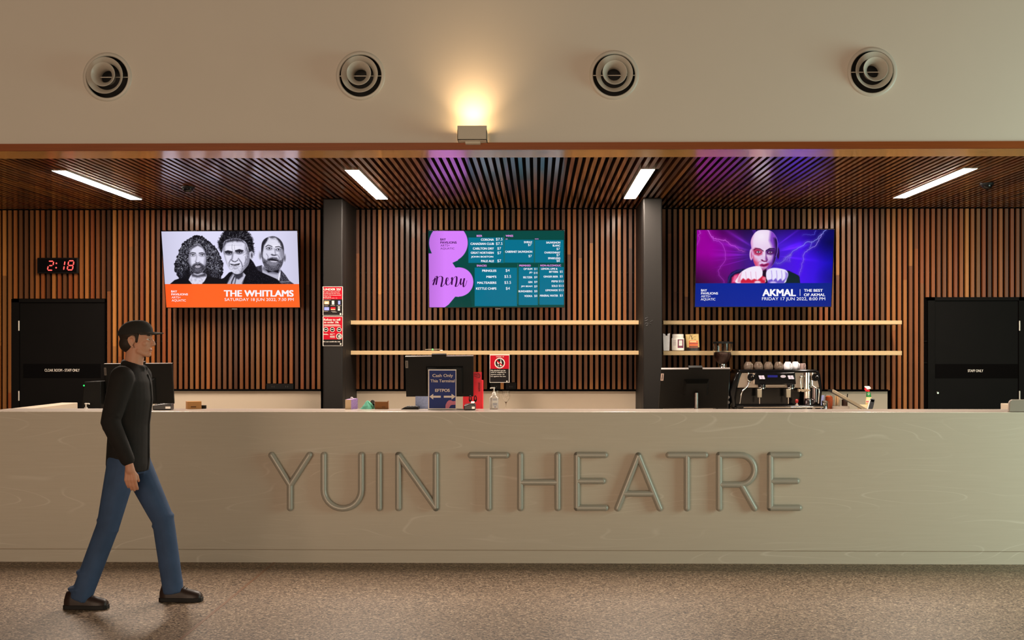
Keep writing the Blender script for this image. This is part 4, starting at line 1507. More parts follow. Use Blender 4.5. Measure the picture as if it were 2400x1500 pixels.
p.poly([(985, 450), (1020, 415), (1090, 428), (1140, 470), (1128, 520), (1075, 540), (1010, 520)], (176, 34, 78), 16, 0.9)
p.poly([(1185, 470), (1250, 428), (1340, 440), (1345, 510), (1270, 530), (1205, 516)], (64, 20, 100), 16, 0.95)
p.poly([(1160, 440), (1185, 440), (1192, 540), (1176, 560), (1160, 540)], (246, 232, 248), 12, 0.8)
p.poly([(1188, 480), (1206, 550), (1228, 606), (1200, 640), (1186, 600)], (110, 40, 130), 14, 0.9)
p.poly([(1220, 640), (1300, 600), (1290, 700), (1230, 770), (1200, 740)], (110, 40, 160), 22, 0.7)
p.poly([(1240, 560), (1290, 560), (1280, 640), (1240, 650)], (190, 140, 220), 20, 0.6)
p.unclip()
p.line([(1352, 560), (1380, 480), (1384, 330), (1362, 250)], 7, (150, 110, 240), 4, 0.8)
p.line([(1002, 446), (1036, 424), (1100, 432), (1152, 466)], 13, (84, 20, 66), 5)
p.line([(1198, 460), (1256, 426), (1326, 428)], 15, (34, 8, 60), 5)
for ex, ey, wcol in ((1074, 480, (230, 214, 238)), (1262, 484, (176, 140, 214))):
    p.line([(ex - 44, ey + 4), (ex - 4, ey - 18), (ex + 42, ey + 6)], 9, (60, 8, 44), 4)
    p.ell(ex, ey + 2, 32, 14, wcol, 0.3)
    p.ell(ex, ey, 15, 14, (70, 60, 90), 0.25)
    p.ell(ex, ey, 7, 7, (12, 8, 24), 0.3)
    p.ell(ex - 4, ey - 4, 3, 3, (255, 255, 255), 0.5)
    p.line([(ex - 36, ey + 16), (ex, ey + 22), (ex + 36, ey + 14)], 6, (130, 24, 66), 4)
p.line([(1030, 508), (1075, 526), (1120, 508)], 8, (206, 66, 110), 6, 0.8)
p.poly([(1112, 604), (1136, 600), (1160, 620), (1196, 622), (1222, 604), (1206, 636), (1166, 640), (1126, 626)], (120, 30, 86), 6)
p.line([(1070, 650), (1100, 630), (1120, 640)], 8, (196, 110, 160), 6, 0.7)
p.poly([(1084, 690), (1130, 666), (1164, 676), (1222, 656), (1252, 668), (1222, 708), (1164, 724), (1112, 712)], (170, 44, 110), 5)
p.poly([(1100, 688), (1160, 690), (1236, 672), (1200, 696), (1150, 704)], (70, 10, 54), 4)
p.line([(1110, 716), (1165, 732), (1220, 712)], 8, (214, 130, 180), 5, 0.8)
p.poly([(1110, 740), (1220, 736), (1190, 800), (1130, 806)], (140, 50, 116), 14, 0.7)
p.poly([(1126, 790), (1200, 750), (1212, 980), (1130, 980)], (30, 6, 36), 10)
# fists
p.poly([(730, 980), (745, 880), (800, 800), (900, 740), (1020, 708), (1100, 720), (1140, 790), (1140, 870), (1180, 900), (1150, 980)], (244, 232, 250), 6, smooth=True)
p.poly([(790, 980), (790, 940), (830, 900), (870, 930), (910, 900), (960, 930), (1010, 910), (1060, 930), (1110, 890), (1140, 860), (1185, 890), (1180, 980)], (204, 28, 62), 9)
for x_ in (880, 960, 1040):
    p.line([(x_ - 10, 800), (x_ - 6, 860), (x_ + 4, 920)], 8, (226, 150, 190), 6, 0.8)
p.poly([(740, 960), (760, 870), (810, 800), (790, 880), (780, 975)], (224, 110, 150), 12, 0.7)
p.ell(1060, 965, 50, 24, (240, 200, 220), 0.3)
p.ell(1165, 905, 30, 26, (236, 110, 140), 0.4)
p.poly([(1198, 880), (1200, 800), (1240, 755), (1320, 735), (1420, 745), (1510, 770), (1550, 830), (1530, 910), (1480, 980), (1260, 980), (1215, 930)], (234, 228, 252), 6, smooth=True)
for x_ in (1290, 1370, 1450):
    p.line([(x_ - 8, 780), (x_, 860), (x_ - 4, 930)], 9, (150, 120, 226), 6, 0.85)
p.poly([(1215, 980), (1230, 930), (1290, 915), (1310, 940), (1350, 900), (1380, 945), (1430, 905), (1455, 945), (1510, 900), (1480, 980)], (92, 64, 190), 9, 0.9)
p.ell(1310, 970, 50, 20, (200, 180, 240), 0.4)
p.poly([(1500, 790), (1550, 830), (1530, 910), (1490, 950), (1505, 860)], (120, 90, 210), 10, 0.7)
# band
b_ = p.Y > 981 - (p.X - 60) * 0.001
kk = 0.86 + 0.14 * np.clip(1 - np.abs((p.X - 1000) / 1300) ** 2, 0, 1)
p.c[b_] = (np.array([0, 36, 150])[None, None, :] * kk[..., None])[b_]
p.c = np.clip(p.c, 0, 255)
p.mesh('picture', pl, 0.0006, picture_mat('picture_of_man_with_fists', 1.0), tv)
LT = []
for s_, x0_, y0_, x1_, y1_, bd in (('BAY', 158, 1075, 252, 1112, .024), ('PAVILIONS', 158, 1124, 428, 1160, .024), ('ARTS+', 156, 1172, 310, 1206, 0), ('AQUATIC', 153, 1216, 386, 1262, 0), ('AKMAL', 1138, 1074, 1672, 1186, .04), ('THE BEST', 1800, 1073, 2102, 1117, .024), ('OF AKMAL', 1800, 1142, 2140, 1187, .024), ('FRIDAY 17 JUN 2022, 8:00 PM', 1130, 1204, 2140, 1268, 0)):
    LT.append((s_, x0_, y0_, x1_, y1_, bd))
blocks(LT, pl, z3, tv)
t = MB()
u0_, v0_ = z3[0] + 1735 / z3[2], z3[1] + 1075 / z3[2]
t.rpx(pl, u0_, v0_, u0_ + 1.0, z3[1] + 1182 / z3[2], 0.0018)
t.build('divider', E_WHITE, tv, smooth=0)
# ------------------------------------------------------------------ wall clock
pc = VP(DW - 0.045)
zc = (60, 590, 16.0)
ck = thing('wall_clock', 'black digital wall clock with red digits on the batten wall', 'clock', pc.map(135, 641))
a, b = pc.map(87, 641), pc.map(183, 604)
MB().box(a.x, b.x, a.y, DW, a.z, b.z).build('case', M_PLAST, ck, bevel=0.006)
MB().rpx(pc, 89.5, 606, 179, 638.5, 0.001).build('display_window', mat('smoked_display', S(8, 6, 7), 0.12, var=0), ck)
E_CLK = emis('clock_red', (1.0, 0.10, 0.085, 1), 1.7)
mb = MB()
for ii, (x0_, y0_, x1_, y1_) in enumerate(((870, 355, 1040, 355), (1055, 370, 1032, 505), (880, 520, 1010, 520), (852, 540, 822, 675), (830, 692, 1005, 692), (1480, 360, 1455, 505), (1450, 540, 1428, 680), (1625, 340, 1805, 340), (1605, 515, 1790, 515), (1575, 682, 1760, 682), (1615, 362, 1595, 500), (1588, 532, 1563, 668), (1812, 362, 1792, 500), (1785, 532, 1757, 668))):
    if ii in (5, 7):
        mb.build('digit', E_CLK, ck, smooth=0)
        mb = MB()
    dx, dy = x1_ - x0_, y1_ - y0_
    n = math.hypot(dx, dy)
    nx_, ny_ = -dy / n * 22, dx / n * 22
    ex, ey = dx / n * 22, dy / n * 22
    pts = [(x0_, y0_), (x0_ + ex + nx_, y0_ + ey + ny_), (x1_ - ex + nx_, y1_ - ey + ny_), (x1_, y1_), (x1_ - ex - nx_, y1_ - ey - ny_), (x0_ + ex - nx_, y0_ + ey - ny_)]
    mb.poly([pc.map(zc[0] + x / 16, zc[1] + y / 16, 0.002) for x, y in pts])
mb.build('digit', E_CLK, ck, smooth=0)
mb = MB()
for x, y in ((1158, 435), (1148, 600)):
    mb.poly([pc.map(zc[0] + (x + 30 * math.cos(k)) / 16, zc[1] + (y + 30 * math.sin(k)) / 16, 0.002) for k in [i * math.pi / 8 for i in range(16)]])
mb.build('colon', E_CLK, ck, smooth=0)

# ------------------------------------------------------------------ paper notices
M_REDP = mat('notice_red', S(152, 6, 26), 0.6, var=0.03, spec=0.12)
M_BLKP = mat('notice_black', S(22, 18, 18), 0.6, var=0.05, spec=0.12)
M_WHTP = mat('notice_white', S(192, 184, 174), 0.6, var=0, spec=0.2)
M_BLUP = mat('notice_blue', S(120, 130, 200), 0.45, var=0.05)
M_YELP = mat('notice_tan', S(206, 150, 110), 0.45, var=0.05)


class Note(MB):
    """a printed sheet; material slots: white, red, black, lettering, blue, tan"""
    def start(s, pl, u0, v0, u1, v1):
        s.pl = pl
        a, b = pl.map(u0, v1), pl.map(u1, v0)
        s.box(a.x, b.x, pl.o.y, pl.o.y + 0.0015, a.z, b.z)
        s.k = 0
        return s

    def r(s, m, x0, y0, x1, y1, z):
        s.m = m
        s.k += 1
        s.rpx(s.pl, z[0] + x0 / z[2], z[1] + y0 / z[2], z[0] + x1 / z[2], z[1] + y1 / z[2], 0.0008 + 0.00012 * s.k)

    def pg(s, m, pts, z):
        s.m = m
        s.k += 1
        s.poly([s.pl.map(z[0] + x / z[2], z[1] + y / z[2], 0.0008 + 0.00012 * s.k) for x, y in pts])

    def disc(s, m, x, y, r, z, ry=None):
        ry = ry or r
        s.pg(m, [(x + r * math.cos(-k * math.pi / 14), y + ry * math.sin(-k * math.pi / 14)) for k in range(28)], z)

    def t(s, body, x0, y0, x1, y1, z, bold=0.03, m=3):
        s.m = m
        s.text(s.pl, body, x0, y0, x1, y1, z, bold, 0.006)


NM = [M_WHTP, M_REDP, M_BLKP, M_WHTP, M_BLUP, M_YELP]
DP = 12.40 - 0.004
zp = (750, 665, 10.0)
n_ = Note().start(VP(DP), 756.3, 671.5, 803.5, 739.6)
n_.r(1, 78, 75, 522, 365, zp)
n_.r(2, 78, 365, 522, 735, zp)
n_.t('UNDER 25?', 90, 108, 490, 160, zp)
for i, l in enumerate(('Be ready to show photo ID', 'to prove you are over 18 on', 'entry or when buying alcohol', 'at this venue')):
    n_.t(l, 85, 182 + 38 * i, (460, 468, 495, 260)[i], 206 + 38 * i, zp, 0.02)
n_.t('Fines apply to under 18s', 85, 328, 405, 346, zp, 0)
n_.t('Accepted ID includes', 88, 376, 258, 390, zp, 0)
for x0_, y0_, x1_, y1_, m_ in ((98, 405, 212, 482, 5), (278, 398, 335, 488, 0), (425, 400, 475, 485, 4), (98, 550, 212, 622, 4), (250, 548, 362, 615, 1), (420, 535, 468, 630, 0)):
    n_.r(m_, x0_, y0_, x1_, y1_, zp)
n_.r(0, 120, 430, 190, 470, zp)
n_.r(5, 255, 590, 360, 612, zp)
n_.r(2, 420, 560, 468, 575, zp)
for x0_, y_ in ((88, 515), (250, 505), (392, 508), (88, 642), (262, 642), (290, 665)):
    n_.r(0, x0_, y_, x0_ + 105, y_ + 5, zp)
n_.r(0, 465, 690, 500, 730, zp)
o = n_.build('notice', NM, origin=VP(DP).map(780, 739.6), smooth=0)
tag(o, 'upper red and black notice asking for photo ID on the dark column', 'notice')

n_ = Note().start(VP(DP), 756.3, 741.5, 803.5, 811.0)
n_.r(1, 80, 775, 525, 1305, zp)
n_.r(2, 80, 1305, 525, 1450, zp)
n_.t('Refuse to sell', 92, 815, 478, 868, zp)
n_.t('to under 18s', 92, 880, 440, 925, zp)
for i in range(3):
    n_.r(0, 92, 952 + 18 * i, 455 + 20 * i, 960 + 18 * i, zp)
for x in (138, 290, 450):
    n_.disc(0, x, 1075, 56, zp)
    n_.disc(2, x, 1075, 45, zp)
    n_.r(0, x - 28, 1066, x + 28, 1082, zp)
n_.disc(0, 448, 1232, 68, zp)
n_.disc(2, 448, 1232, 54, zp)
n_.pg(0, [(452, 1275), (482, 1275), (482, 1220), (474, 1190), (462, 1190), (452, 1220)], zp)
n_.pg(0, [(420, 1210), (446, 1210), (438, 1250), (438, 1272), (428, 1272), (428, 1250)], zp)
for x0_, y0_, x1_ in ((85, 1172, 175), (85, 1190, 200), (235, 1170, 350), (235, 1188, 300), (235, 1222, 350), (235, 1240, 345), (235, 1258, 352)):
    n_.r(0, x0_, y0_, x1_, y0_ + 8, zp)
n_.t("It's not worth the risk", 85, 1342, 478, 1372, zp)
n_.r(0, 470, 1392, 502, 1432, zp)
o = n_.build('notice', NM, origin=VP(DP).map(780, 811), smooth=0)
tag(o, 'lower red notice refusing sale to under 18s on the dark column', 'notice')

zm = (900, 800, 2400 / 340.0)
DH = DSH - 0.004
n_ = Note().start(VP(DH), 1147.6, 830.5, 1194.3, 896.8)
n_.r(1, 1757, 232, 2070, 455, zm)
n_.r(2, 1753, 455, 2066, 675, zm)
n_.t('UNDER 18', 1855, 246, 1982, 264, zm, 0.02)
n_.disc(0, 1914, 360, 87, zm)
n_.disc(2, 1914, 360, 71, zm)
n_.pg(0, [(1918, 412), (1948, 412), (1948, 350), (1938, 325), (1938, 300), (1928, 300), (1928, 325), (1918, 350)], zm)
n_.pg(0, [(1872, 340), (1908, 340), (1904, 368), (1893, 376), (1893, 400), (1906, 412), (1874, 412), (1887, 400), (1887, 376), (1876, 368)], zm)
n_.pg(1, [(1852, 318), (1868, 306), (1972, 398), (1960, 412)], zm)
for i, (l, x1_) in enumerate((('No alcohol can be', 2010), ('sold or supplied to', 2018), ('anyone under 18.', 1996), ("It's against the law.", 2018))):
    n_.t(l, 1768, 470 + 33 * i, x1_, 494 + 33 * i, zm, 0.02)
n_.disc(0, 2033, 661, 12, zm)
o = n_.build('notice', NM, origin=VP(DH).map(1171, 896.8), smooth=0)
tag(o, 'red and black no alcohol notice hanging from the lower middle shelf', 'notice')

# ------------------------------------------------------------------ cash only sign in a clear stand
DS = 10.24
ps = VP(DS)
b0 = ps.map(1036, 960)
cs_ = thing('counter_sign', 'blue cash only sign in a clear stand on the counter', 'sign', (b0.x, DS, ZK))
a, b = ps.map(1003.5, 959), ps.map(1069.3, 866)
hm = MB().box(a.x, b.x, DS, DS + 0.005, ZK, b.z)
hm.box(a.x, b.x, DS, DS + 0.09, ZK, ZK + 0.003)
hm.build('clear_stand', mat('clear_acrylic_rim', S(216, 208, 204), 0.15, var=0.02), cs_)
n_ = Note()
n_.pl = ps
n_.k = 0
n_.r(0, 738, 478, 1192, 1112, zm)
n_.r(1, 748, 482, 1184, 1108, zm)
n_.pg(2, [(1016, 1108), (1020, 1050), (1045, 1000), (1075, 975), (1110, 975), (1140, 992), (1184, 985), (1184, 1048), (1130, 1050), (1100, 1060), (1075, 1108)], zm)
n_.pg(0, [(752, 915), (815, 868), (815, 900), (940, 900), (940, 932), (815, 932), (815, 962)], zm)
n_.pg(0, [(1184, 915), (1118, 868), (1118, 900), (990, 900), (990, 932), (1118, 932), (1118, 962)], zm)
n_.t('Cash Only', 802, 540, 1142, 606, zm, 0.02, 0)
n_.t('This Terminal', 770, 630, 1170, 678, zm, 0.02, 0)
n_.t('EFTPOS', 846, 786, 1090, 836, zm, 0.035, 0)
n_.build('printed_card', [mat('sign_cream', S(226, 206, 194), 0.5, var=0), mat('sign_navy', S(44, 56, 116), 0.5, var=0.1, scale=8, spec=0.15), mat('sign_rose', S(196, 92, 122), 0.4, var=0.05)], cs_, smooth=0)


# ------------------------------------------------------------------ monitors seen from behind
def monitor(label, tl, tr, br, bl, Dt, Db, bump, cam_u, sticker, bulge, pole=None):
    pts = [at(*tl, Dt), at(*tr, Dt), at(*br, Db), at(*bl, Db)]
    c = (pts[2] + pts[3]) / 2
    m = thing('counter_monitor', label, 'monitor', (c.x, 10.78, 0.90), 'monitors behind the counter')
    n = (pts[1] - pts[0]).cross(pts[3] - pts[0]).normalized()
    if n.y < 0:
        n = -n
    MB().prism(pts, n * 0.022).build('casing', M_PLAST, m, bevel=0.003)
    rim = MB()
    rim.prism([pts[0] + (pts[3] - pts[0]) * 0.004 - n * 0.0005, pts[1] + (pts[2] - pts[1]) * 0.004 - n * 0.0005, pts[1] + Vector((0, 0, 0.0015)), pts[0] + Vector((0, 0, 0.0015))], n * 0.022)
    rim.build('top_rim', mat('monitor_rim', S(120, 112, 108), 0.35, var=0), m)

    def on(s, t, o=0.0):
        return (pts[0] * (1 - s) + pts[1] * s) * (1 - t) + (pts[3] * (1 - s) + pts[2] * s) * t - n * o
    if cam_u:
        s0, s1 = [(q - tl[0]) / (tr[0] - tl[0]) for q in cam_u]
        MB().prism([on(s0, -0.05, 0.004), on(s1, -0.05, 0.004), on(s1, 0.02, 0.004), on(s0, 0.02, 0.004)], n * 0.03).build('webcam_bar', M_PLAST, m)
    if sticker:
        s0, s1, t0, t1 = sticker
        MB().prism([on(s0, t0, 0.0012), on(s1, t0, 0.0012), on(s1, t1, 0.0012), on(s0, t1, 0.0012)], n * 0.001).build('sticker', mat('monitor_sticker_%d' % bump, S(*((96, 88, 80), (120, 112, 104), (220, 190, 180))[bump]), 0.5, var=0), m)
        lm = MB()
        k0, k1 = s0 + (s1 - s0) * 0.35, s0 + (s1 - s0) * 0.65
        lm.prism([on(k0, t0 + .02, 0.0018), on(k1, t0 + .02, 0.0018), on(k1, t1 - .02, 0.0018), on(k0, t1 - .02, 0.0018)], n * 0.0005)
        lm.build('sticker_print', mat('sticker_print', S(60, 48, 44), 0.5), m)
    s0, s1, t0, t1 = bulge
    bm_ = MB()
    bm_.loft([[on(s0, t0), on(s1, t0), on(s1, t1), on(s0, t1)], [on(s0 + .03, t0 + .05, 0.035), on(s1 - .03, t0 + .05, 0.035), on(s1 - .03, t1 - .02, 0.035), on(s0 + .03, t1 - .02, 0.035)]])
    bm_.build('rear_housing', M_PLAST, m, smooth=20)
    q = on((s0 + s1) / 2, min(t1 - 0.12, 0.8), 0.045)
    st = MB()
    st.cyl((q.x, q.y, q.z), (q.x, q.y - 0.005, 0.912), 0.016, seg=20)
    st.build('neck', mat('dark_chrome', S(120, 116, 114), 0.2, metal=1.0, var=0.02) if pole else M_PLAST, m)
    MB().box(q.x - 0.11, q.x + 0.11, max(q.y - 0.10, 10.46), q.y + 0.10, 0.90, 0.912).build('foot', M_PLAST, m, bevel=0.004)
    return m


monitor('black monitor nearest the cloak room door seen from behind', (243.5, 853), (403, 852), (408, 946.5), (249, 948), 10.70, 10.75, 0, (305, 340), (-0.002, 0.030, 0.09, 0.28), (0.25, 0.75, 0.35, 0.95))
monitor('black monitor behind the cash only sign seen from behind', (949.5, 836), (1109.5, 834.5), (1109.5, 929.5), (952, 930), 10.72, 10.80, 1, (1012, 1046), (0.002, 0.040, 0.10, 0.28), (0.30, 0.85, 0.25, 0.92))
monitor('black monitor with a chrome neck in front of the coffee grinder', (1550, 866), (1711.5, 865), (1705, 957), (1543.5, 957.5), 10.62, 10.80, 2, (1614, 1646), (0.0, 0.040, 0.10, 0.28), (0.34, 0.70, 0.25, 0.64), True)


# ------------------------------------------------------------------ small things on the counter
def pbox(mb, u0, v0, u1, v1, D, dep, base=None):
    pl_ = VP(D)
    a, b = pl_.map(u0, v1), pl_.map(u1, v0)
    return mb.box(a.x, b.x, D, D + dep, base if base is not None else a.z, b.z)


def rot_box(mb, cx, cy, w_, d_, z0, z1, ang):
    c_, s_ = math.cos(ang), math.sin(ang)
    pts = [Vector((cx + x * c_ - y * s_, cy + x * s_ + y * c_, z0)) for x, y in ((-w_ / 2, -d_ / 2), (w_ / 2, -d_ / 2), (w_ / 2, d_ / 2), (-w_ / 2, d_ / 2))]
    return mb.prism(pts, (0, 0, z1 - z0))


# black box with a green light, white pump
c = at(211, 958, 10.72)
d = thing('receipt_printer', 'black box with a small green light behind the counter end', 'printer', (c.x, 10.72, 0.90))
pt = [at(188, 895, 10.62), at(236, 893, 10.62)]
MB().prism([Vector((pt[0].x - 0.012, 10.62, 0.90)), Vector((pt[1].x, 10.62, 0.90)), Vector((pt[1].x, 10.62, pt[1].z)), Vector((pt[0].x + 0.03, 10.62, pt[0].z))], (0, 0.16, 0)).build('casing', M_PLAST, d, bevel=0.006)
q = at(196.7, 903.7, 10.62)
MB().lathe([(0.0065, 0), (0.005, 0.003), (0.001, 0.0045)], q, (0, -1, 0), 16).build('indicator_light', emis('green_light', (0.04, 0.8, 0.16, 1), 1.4), d)
q = at(224, 957, 10.56)
c = at(201.5, 958, 10.54)
d = thing('pump_bottle', 'white pump bottle just showing its nozzle beside the counter end', 'bottle', (c.x, 10.54, 0.90))
zt_ = zv(958, 10.54)
MB().lathe([(0.001, 0), (0.036, 0.0), (0.038, 0.006), (0.038, zt_ - 0.935), (0.030, zt_ - 0.912), (0.014, zt_ - 0.902)], (c.x, 10.54, 0.90), (0, 0, 1), 28).build('body', M_WHITEP, d)
MB().lathe([(0.0145, 0), (0.014, 0.008), (0.006, 0.016), (0.0055, 0.034), (0.012, 0.038), (0.012, 0.044), (0.001, 0.046)], (c.x, 10.54, zt_ - 0.004), (0, 0, 1), 20).build('pump', M_WHITEP, d)
MB().tube([(c.x, 10.54, zt_ + 0.036), (c.x + 0.018, 10.54, zt_ + 0.037), (c.x + 0.026, 10.54, zt_ + 0.034)], 0.005, 10).build('nozzle', M_WHITEP, d)


def eftpos(label, u0, v0, u1, v1, D, cable=None, flip=False):
    a, b = at(u0, v1, D), at(u1, v0, D)
    w_ = b.x - a.x
    h = b.z - ZK
    d = thing('card_terminal', label, 'card terminal', ((a.x + b.x) / 2, D, ZK), 'card terminals on the counter')
    MB().prism([Vector((a.x, D, ZK)), Vector((b.x, D, ZK)), Vector((b.x, D, ZK + h)), Vector((b.x - w_ * 0.35, D, ZK + h * 0.98)), Vector((a.x, D, ZK + h * 0.72))], (0, 0.085, 0)).build('body', mat('terminal_grey', S(52, 50, 52), 0.35, var=0.08), d, bevel=0.007, bseg=3)
    km = MB()
    for i in range(4):
        for j_ in range(3):
            x = a.x + w_ * (0.10 + 0.12 * i)
            z = ZK + h * (0.72 + 0.26 * (x - a.x + 0.01) / (w_ * 0.65))
            km.box(x, x + w_ * 0.08, D + 0.014 + 0.02 * j_, D + 0.028 + 0.02 * j_, z, z + 0.004)
    km.build('keypad', M_GREYP, d)
    MB().box(b.x - w_ * 0.33, b.x - w_ * 0.04, D + 0.012, D + 0.074, ZK + h, ZK + h + 0.001).build('display', M_PLASTG, d)
    MB().box(b.x - w_ * 0.30, b.x - 0.004, D - 0.0015, D, ZK + h * 0.22, ZK + h * 0.55).build('card_slot', mat('slot_silver', S(170, 166, 162), 0.3, metal=0.8), d)
    if cable:
        MB().tube(cat_rom([tuple(at(u, v, dd))[:2] for u, v, dd in cable], 1, False) and [Vector((at(u, v, dd).x, dd, ZK + 0.004)) for u, v, dd in cable], 0.0035, 8).build('cable', M_PLAST, d)
    return d


eftpos('dark card terminal beside the monitor nearest the cloak room door', 357, 946, 401, 962, 10.16)
eftpos('dark card terminal just right of the cash only sign', 1087, 946, 1114, 961.5, 10.18, cable=[(1087, 958, 10.24), (1078, 958, 10.26), (1070, 958, 10.28)])

c = at(453, 958, 10.36)
d = thing('cardboard_box', 'small brown cardboard box with print by the first card terminal', 'box', (c.x, 10.36, ZK))
rot_box(MB(), c.x, 10.37, 0.105, 0.07, ZK, ZK + 0.058, 0.45).build('carton', M_CARD, d, bevel=0.001)
M_CINK = mat('carton_print', S(104, 66, 34), 0.8)
ca, sa = math.cos(0.45), math.sin(0.45)


def onbox(cx, cy, lx, ly):
    return (cx + lx * ca - ly * sa, cy + lx * sa + ly * ca)


pm = MB()
for x0_, x1_, z0_, z1_ in ((-0.028, 0.012, 0.012, 0.022),):
    pm.quad(*[Vector((*onbox(c.x, 10.37, x, -0.0353), ZK + z)) for x, z in ((x0_, z0_), (x1_, z0_), (x1_, z1_), (x0_, z1_))])
for y0_, y1_, z0_, z1_ in ((-0.015, 0.012, 0.030, 0.042),):
    pm.quad(*[Vector((*onbox(c.x, 10.37, 0.0528, y), ZK + z)) for y, z in ((y0_, z0_), (y1_, z0_), (y1_, z1_), (y0_, z1_))])
pm.build('print', M_CINK, d)
c2 = at(472, 958, 10.43)
o = pbox(MB(), 462, 950, 482, 958, 10.405, 0.03, ZK).build('black_adapter', M_PLAST, origin=(c2.x, 10.41, ZK), bevel=0.003)
tag(o, 'low black device just right of the brown cardboard box', 'device')

# tissue box, cloth, dispenser, carton
c = at(824, 958, 10.38)
d = thing('tissue_box', 'purple patterned tissue box with cream end by the notice column', 'tissue box', (c.x, 10.38, ZK))
M_PURP = mat('purple_pattern', S(150, 116, 170), 0.6, var=0.6, scale=130)
M_CREAM = mat('cream_card', S(214, 186, 150), 0.6)
h = zv(934.5, 10.36) - ZK
cxx = c.x
A, B, C_, D_ = Vector((cxx - 0.042, 10.335, ZK)), Vector((cxx + 0.003, 10.33, ZK)), Vector((cxx + 0.042, 10.42, ZK)), Vector((cxx - 0.003, 10.427, ZK))
mb = MB()
up = Vector((0, 0, h))
mb.m = 1
mb.quad(A, B, B + up * 0.92, A + up * 0.92)
mb.m = 0
mb.quad(B, C_, C_ + up, B + up * 0.92)
mb.quad(C_, D_, D_ + up, C_ + up)
mb.quad(D_, A, A + up * 0.92, D_ + up)
mb.quad(A + up * 0.92, B + up * 0.92, C_ + up, D_ + up)
mb.build('carton', [M_PURP, M_CREAM], d, smooth=0)
mb = MB()
tc_ = (A + B + C_ + D_) / 4 + up
mb.prism([tc_ + Vector((-0.012, 0, -0.004)), tc_ + Vector((0.012, 0.004, -0.004)), tc_ + Vector((0.006, 0.0, 0.010)), tc_ + Vector((-0.006, 0, 0.012))], (0.002, 0.012, 0)).build('tissue', M_PAPER, d)

c = at(861, 958, 10.38)
mb = MB()
rr = random.Random(5)
rings = []
for k in range(9):
    t = k / 8
    rad = 0.046 * (1 - t) ** 0.75 + 0.002
    rings.append([Vector((c.x + 0.004 * math.sin(3 * t) + rad * (1 + 0.22 * math.sin(5 * a_ + 3 * t) + rr.uniform(-.16, .16)) * math.cos(a_), 10.38 + rad * 0.8 * (1 + 0.2 * math.sin(4 * a_ + 5 * t) + rr.uniform(-.14, .14)) * math.sin(a_), ZK + 0.064 * t + (0.004 * math.sin(7 * a_) if 0 < k < 8 else 0))) for a_ in [2 * math.pi * i / 24 for i in range(24)]])
mb.loft(rings)
o = mb.build('crumpled_cloth', mat('mint_cloth', S(98, 176, 150), 0.85, var=0.1), origin=(c.x, 10.38, ZK), smooth=60)
tag(o, 'crumpled mint green cloth between tissue box and open carton', 'cloth')
c = at(873.5, 958, 10.41)
d = thing('tape_dispenser', 'small dark roll dispenser squeezed between green cloth and carton', 'dispenser', (c.x, 10.42, ZK))
MB().box(c.x - 0.010, c.x + 0.012, 10.41, 10.435, ZK, ZK + 0.04).build('base', M_PLAST, d, bevel=0.003)
MB().cyl((c.x - 0.002, 10.408, ZK + 0.052), (c.x - 0.002, 10.434, ZK + 0.052), 0.015, seg=24).build('roll', mat('dark_brown_roll', S(58, 42, 38), 0.5), d)
c = at(895, 958, 10.36)
d = thing('cardboard_box', 'small brown carton just right of the mint green cloth', 'box', (c.x, 10.36, ZK))
mb = MB()
pbox(mb, 878.5, 941.5, 909, 958, 10.35, 0.002, ZK)
pbox(mb, 878.5, 941.5, 909, 958, 10.415, 0.002, ZK)
a, b = at(878.5, 941.5, 10.35), at(909, 941.5, 10.35)
mb.box(a.x, a.x + 0.002, 10.35, 10.417, ZK, a.z)
mb.box(b.x - 0.002, b.x, 10.35, 10.417, ZK, a.z + 0.006)
mb.box(a.x, b.x, 10.35, 10.417, ZK, ZK + 0.002)
mb.build('carton', mat('darker_cardboard', S(134, 86, 44), 0.8, var=0.08), d)
MB().quad(Vector((b.x - 0.045, 10.3495, ZK + 0.012)), Vector((b.x - 0.018, 10.3495, ZK + 0.012)), Vector((b.x - 0.018, 10.3495, ZK + 0.020)), Vector((b.x - 0.045, 10.3495, ZK + 0.020))).build('print', M_CINK, d)

# keyboard and blue booklet left of the sign
a, b = at(938, 958, 10.28), at(980, 958, 10.28)
d = thing('keyboard', 'thin dark keyboard lying left of the cash only sign', 'keyboard', ((a.x + b.x) / 2, 10.3, ZK))
MB().prism([Vector((a.x, 10.30, ZK)), Vector((b.x, 10.30, ZK)), Vector((b.x, 10.30, ZK + 0.020)), Vector((a.x + 0.03, 10.30, ZK + 0.017))], (0, 0.12, 0)).build('case', M_PLAST, d, bevel=0.002)
km = MB()
for i in range(4):
    for j_ in range(4):
        km.box(a.x + 0.045 + 0.02 * i, a.x + 0.061 + 0.02 * i, 10.315 + 0.022 * j_, 10.333 + 0.022 * j_, ZK + 0.018, ZK + 0.0235)
km.build('keys', M_GREYP, d)
c = at(989, 958, 10.43)
o = pbox(MB(), 973.5, 929, 1005, 958, 10.425, 0.012, ZK).build('booklet', mat('blue_booklet', S(128, 140, 176), 0.5, var=0.5, scale=110), origin=(c.x, 10.425, ZK))
tag(o, 'pale blue patterned booklet standing behind the cash only sign', 'booklet')

# red display carton and scissors
DR = 10.90
c = at(1110, 958, DR)
d = thing('display_carton', 'tall red display carton standing right of the middle monitor', 'carton', (c.x, DR, 0.90))
mb = MB()
pbox(mb, 1085, 891.5, 1131.5, 957, DR, 0.12, 0.90)
mb.build('carton', M_RED, d, bevel=0.002)
pbox(MB(), 1092, 872, 1129, 893.5, DR - 0.004, 0.003).build('header_card', M_RED, d)
pr = VP(DR - 0.0045)
zr = (1060, 860, 2182 / 160.0)
mk = MB()
M_DRED = mat('dark_red_print', S(110, 6, 22), 0.5)


def zpt(pl_, z, x, y, off=0.001):
    return pl_.map(z[0] + x / z[2], z[1] + y / z[2], off)


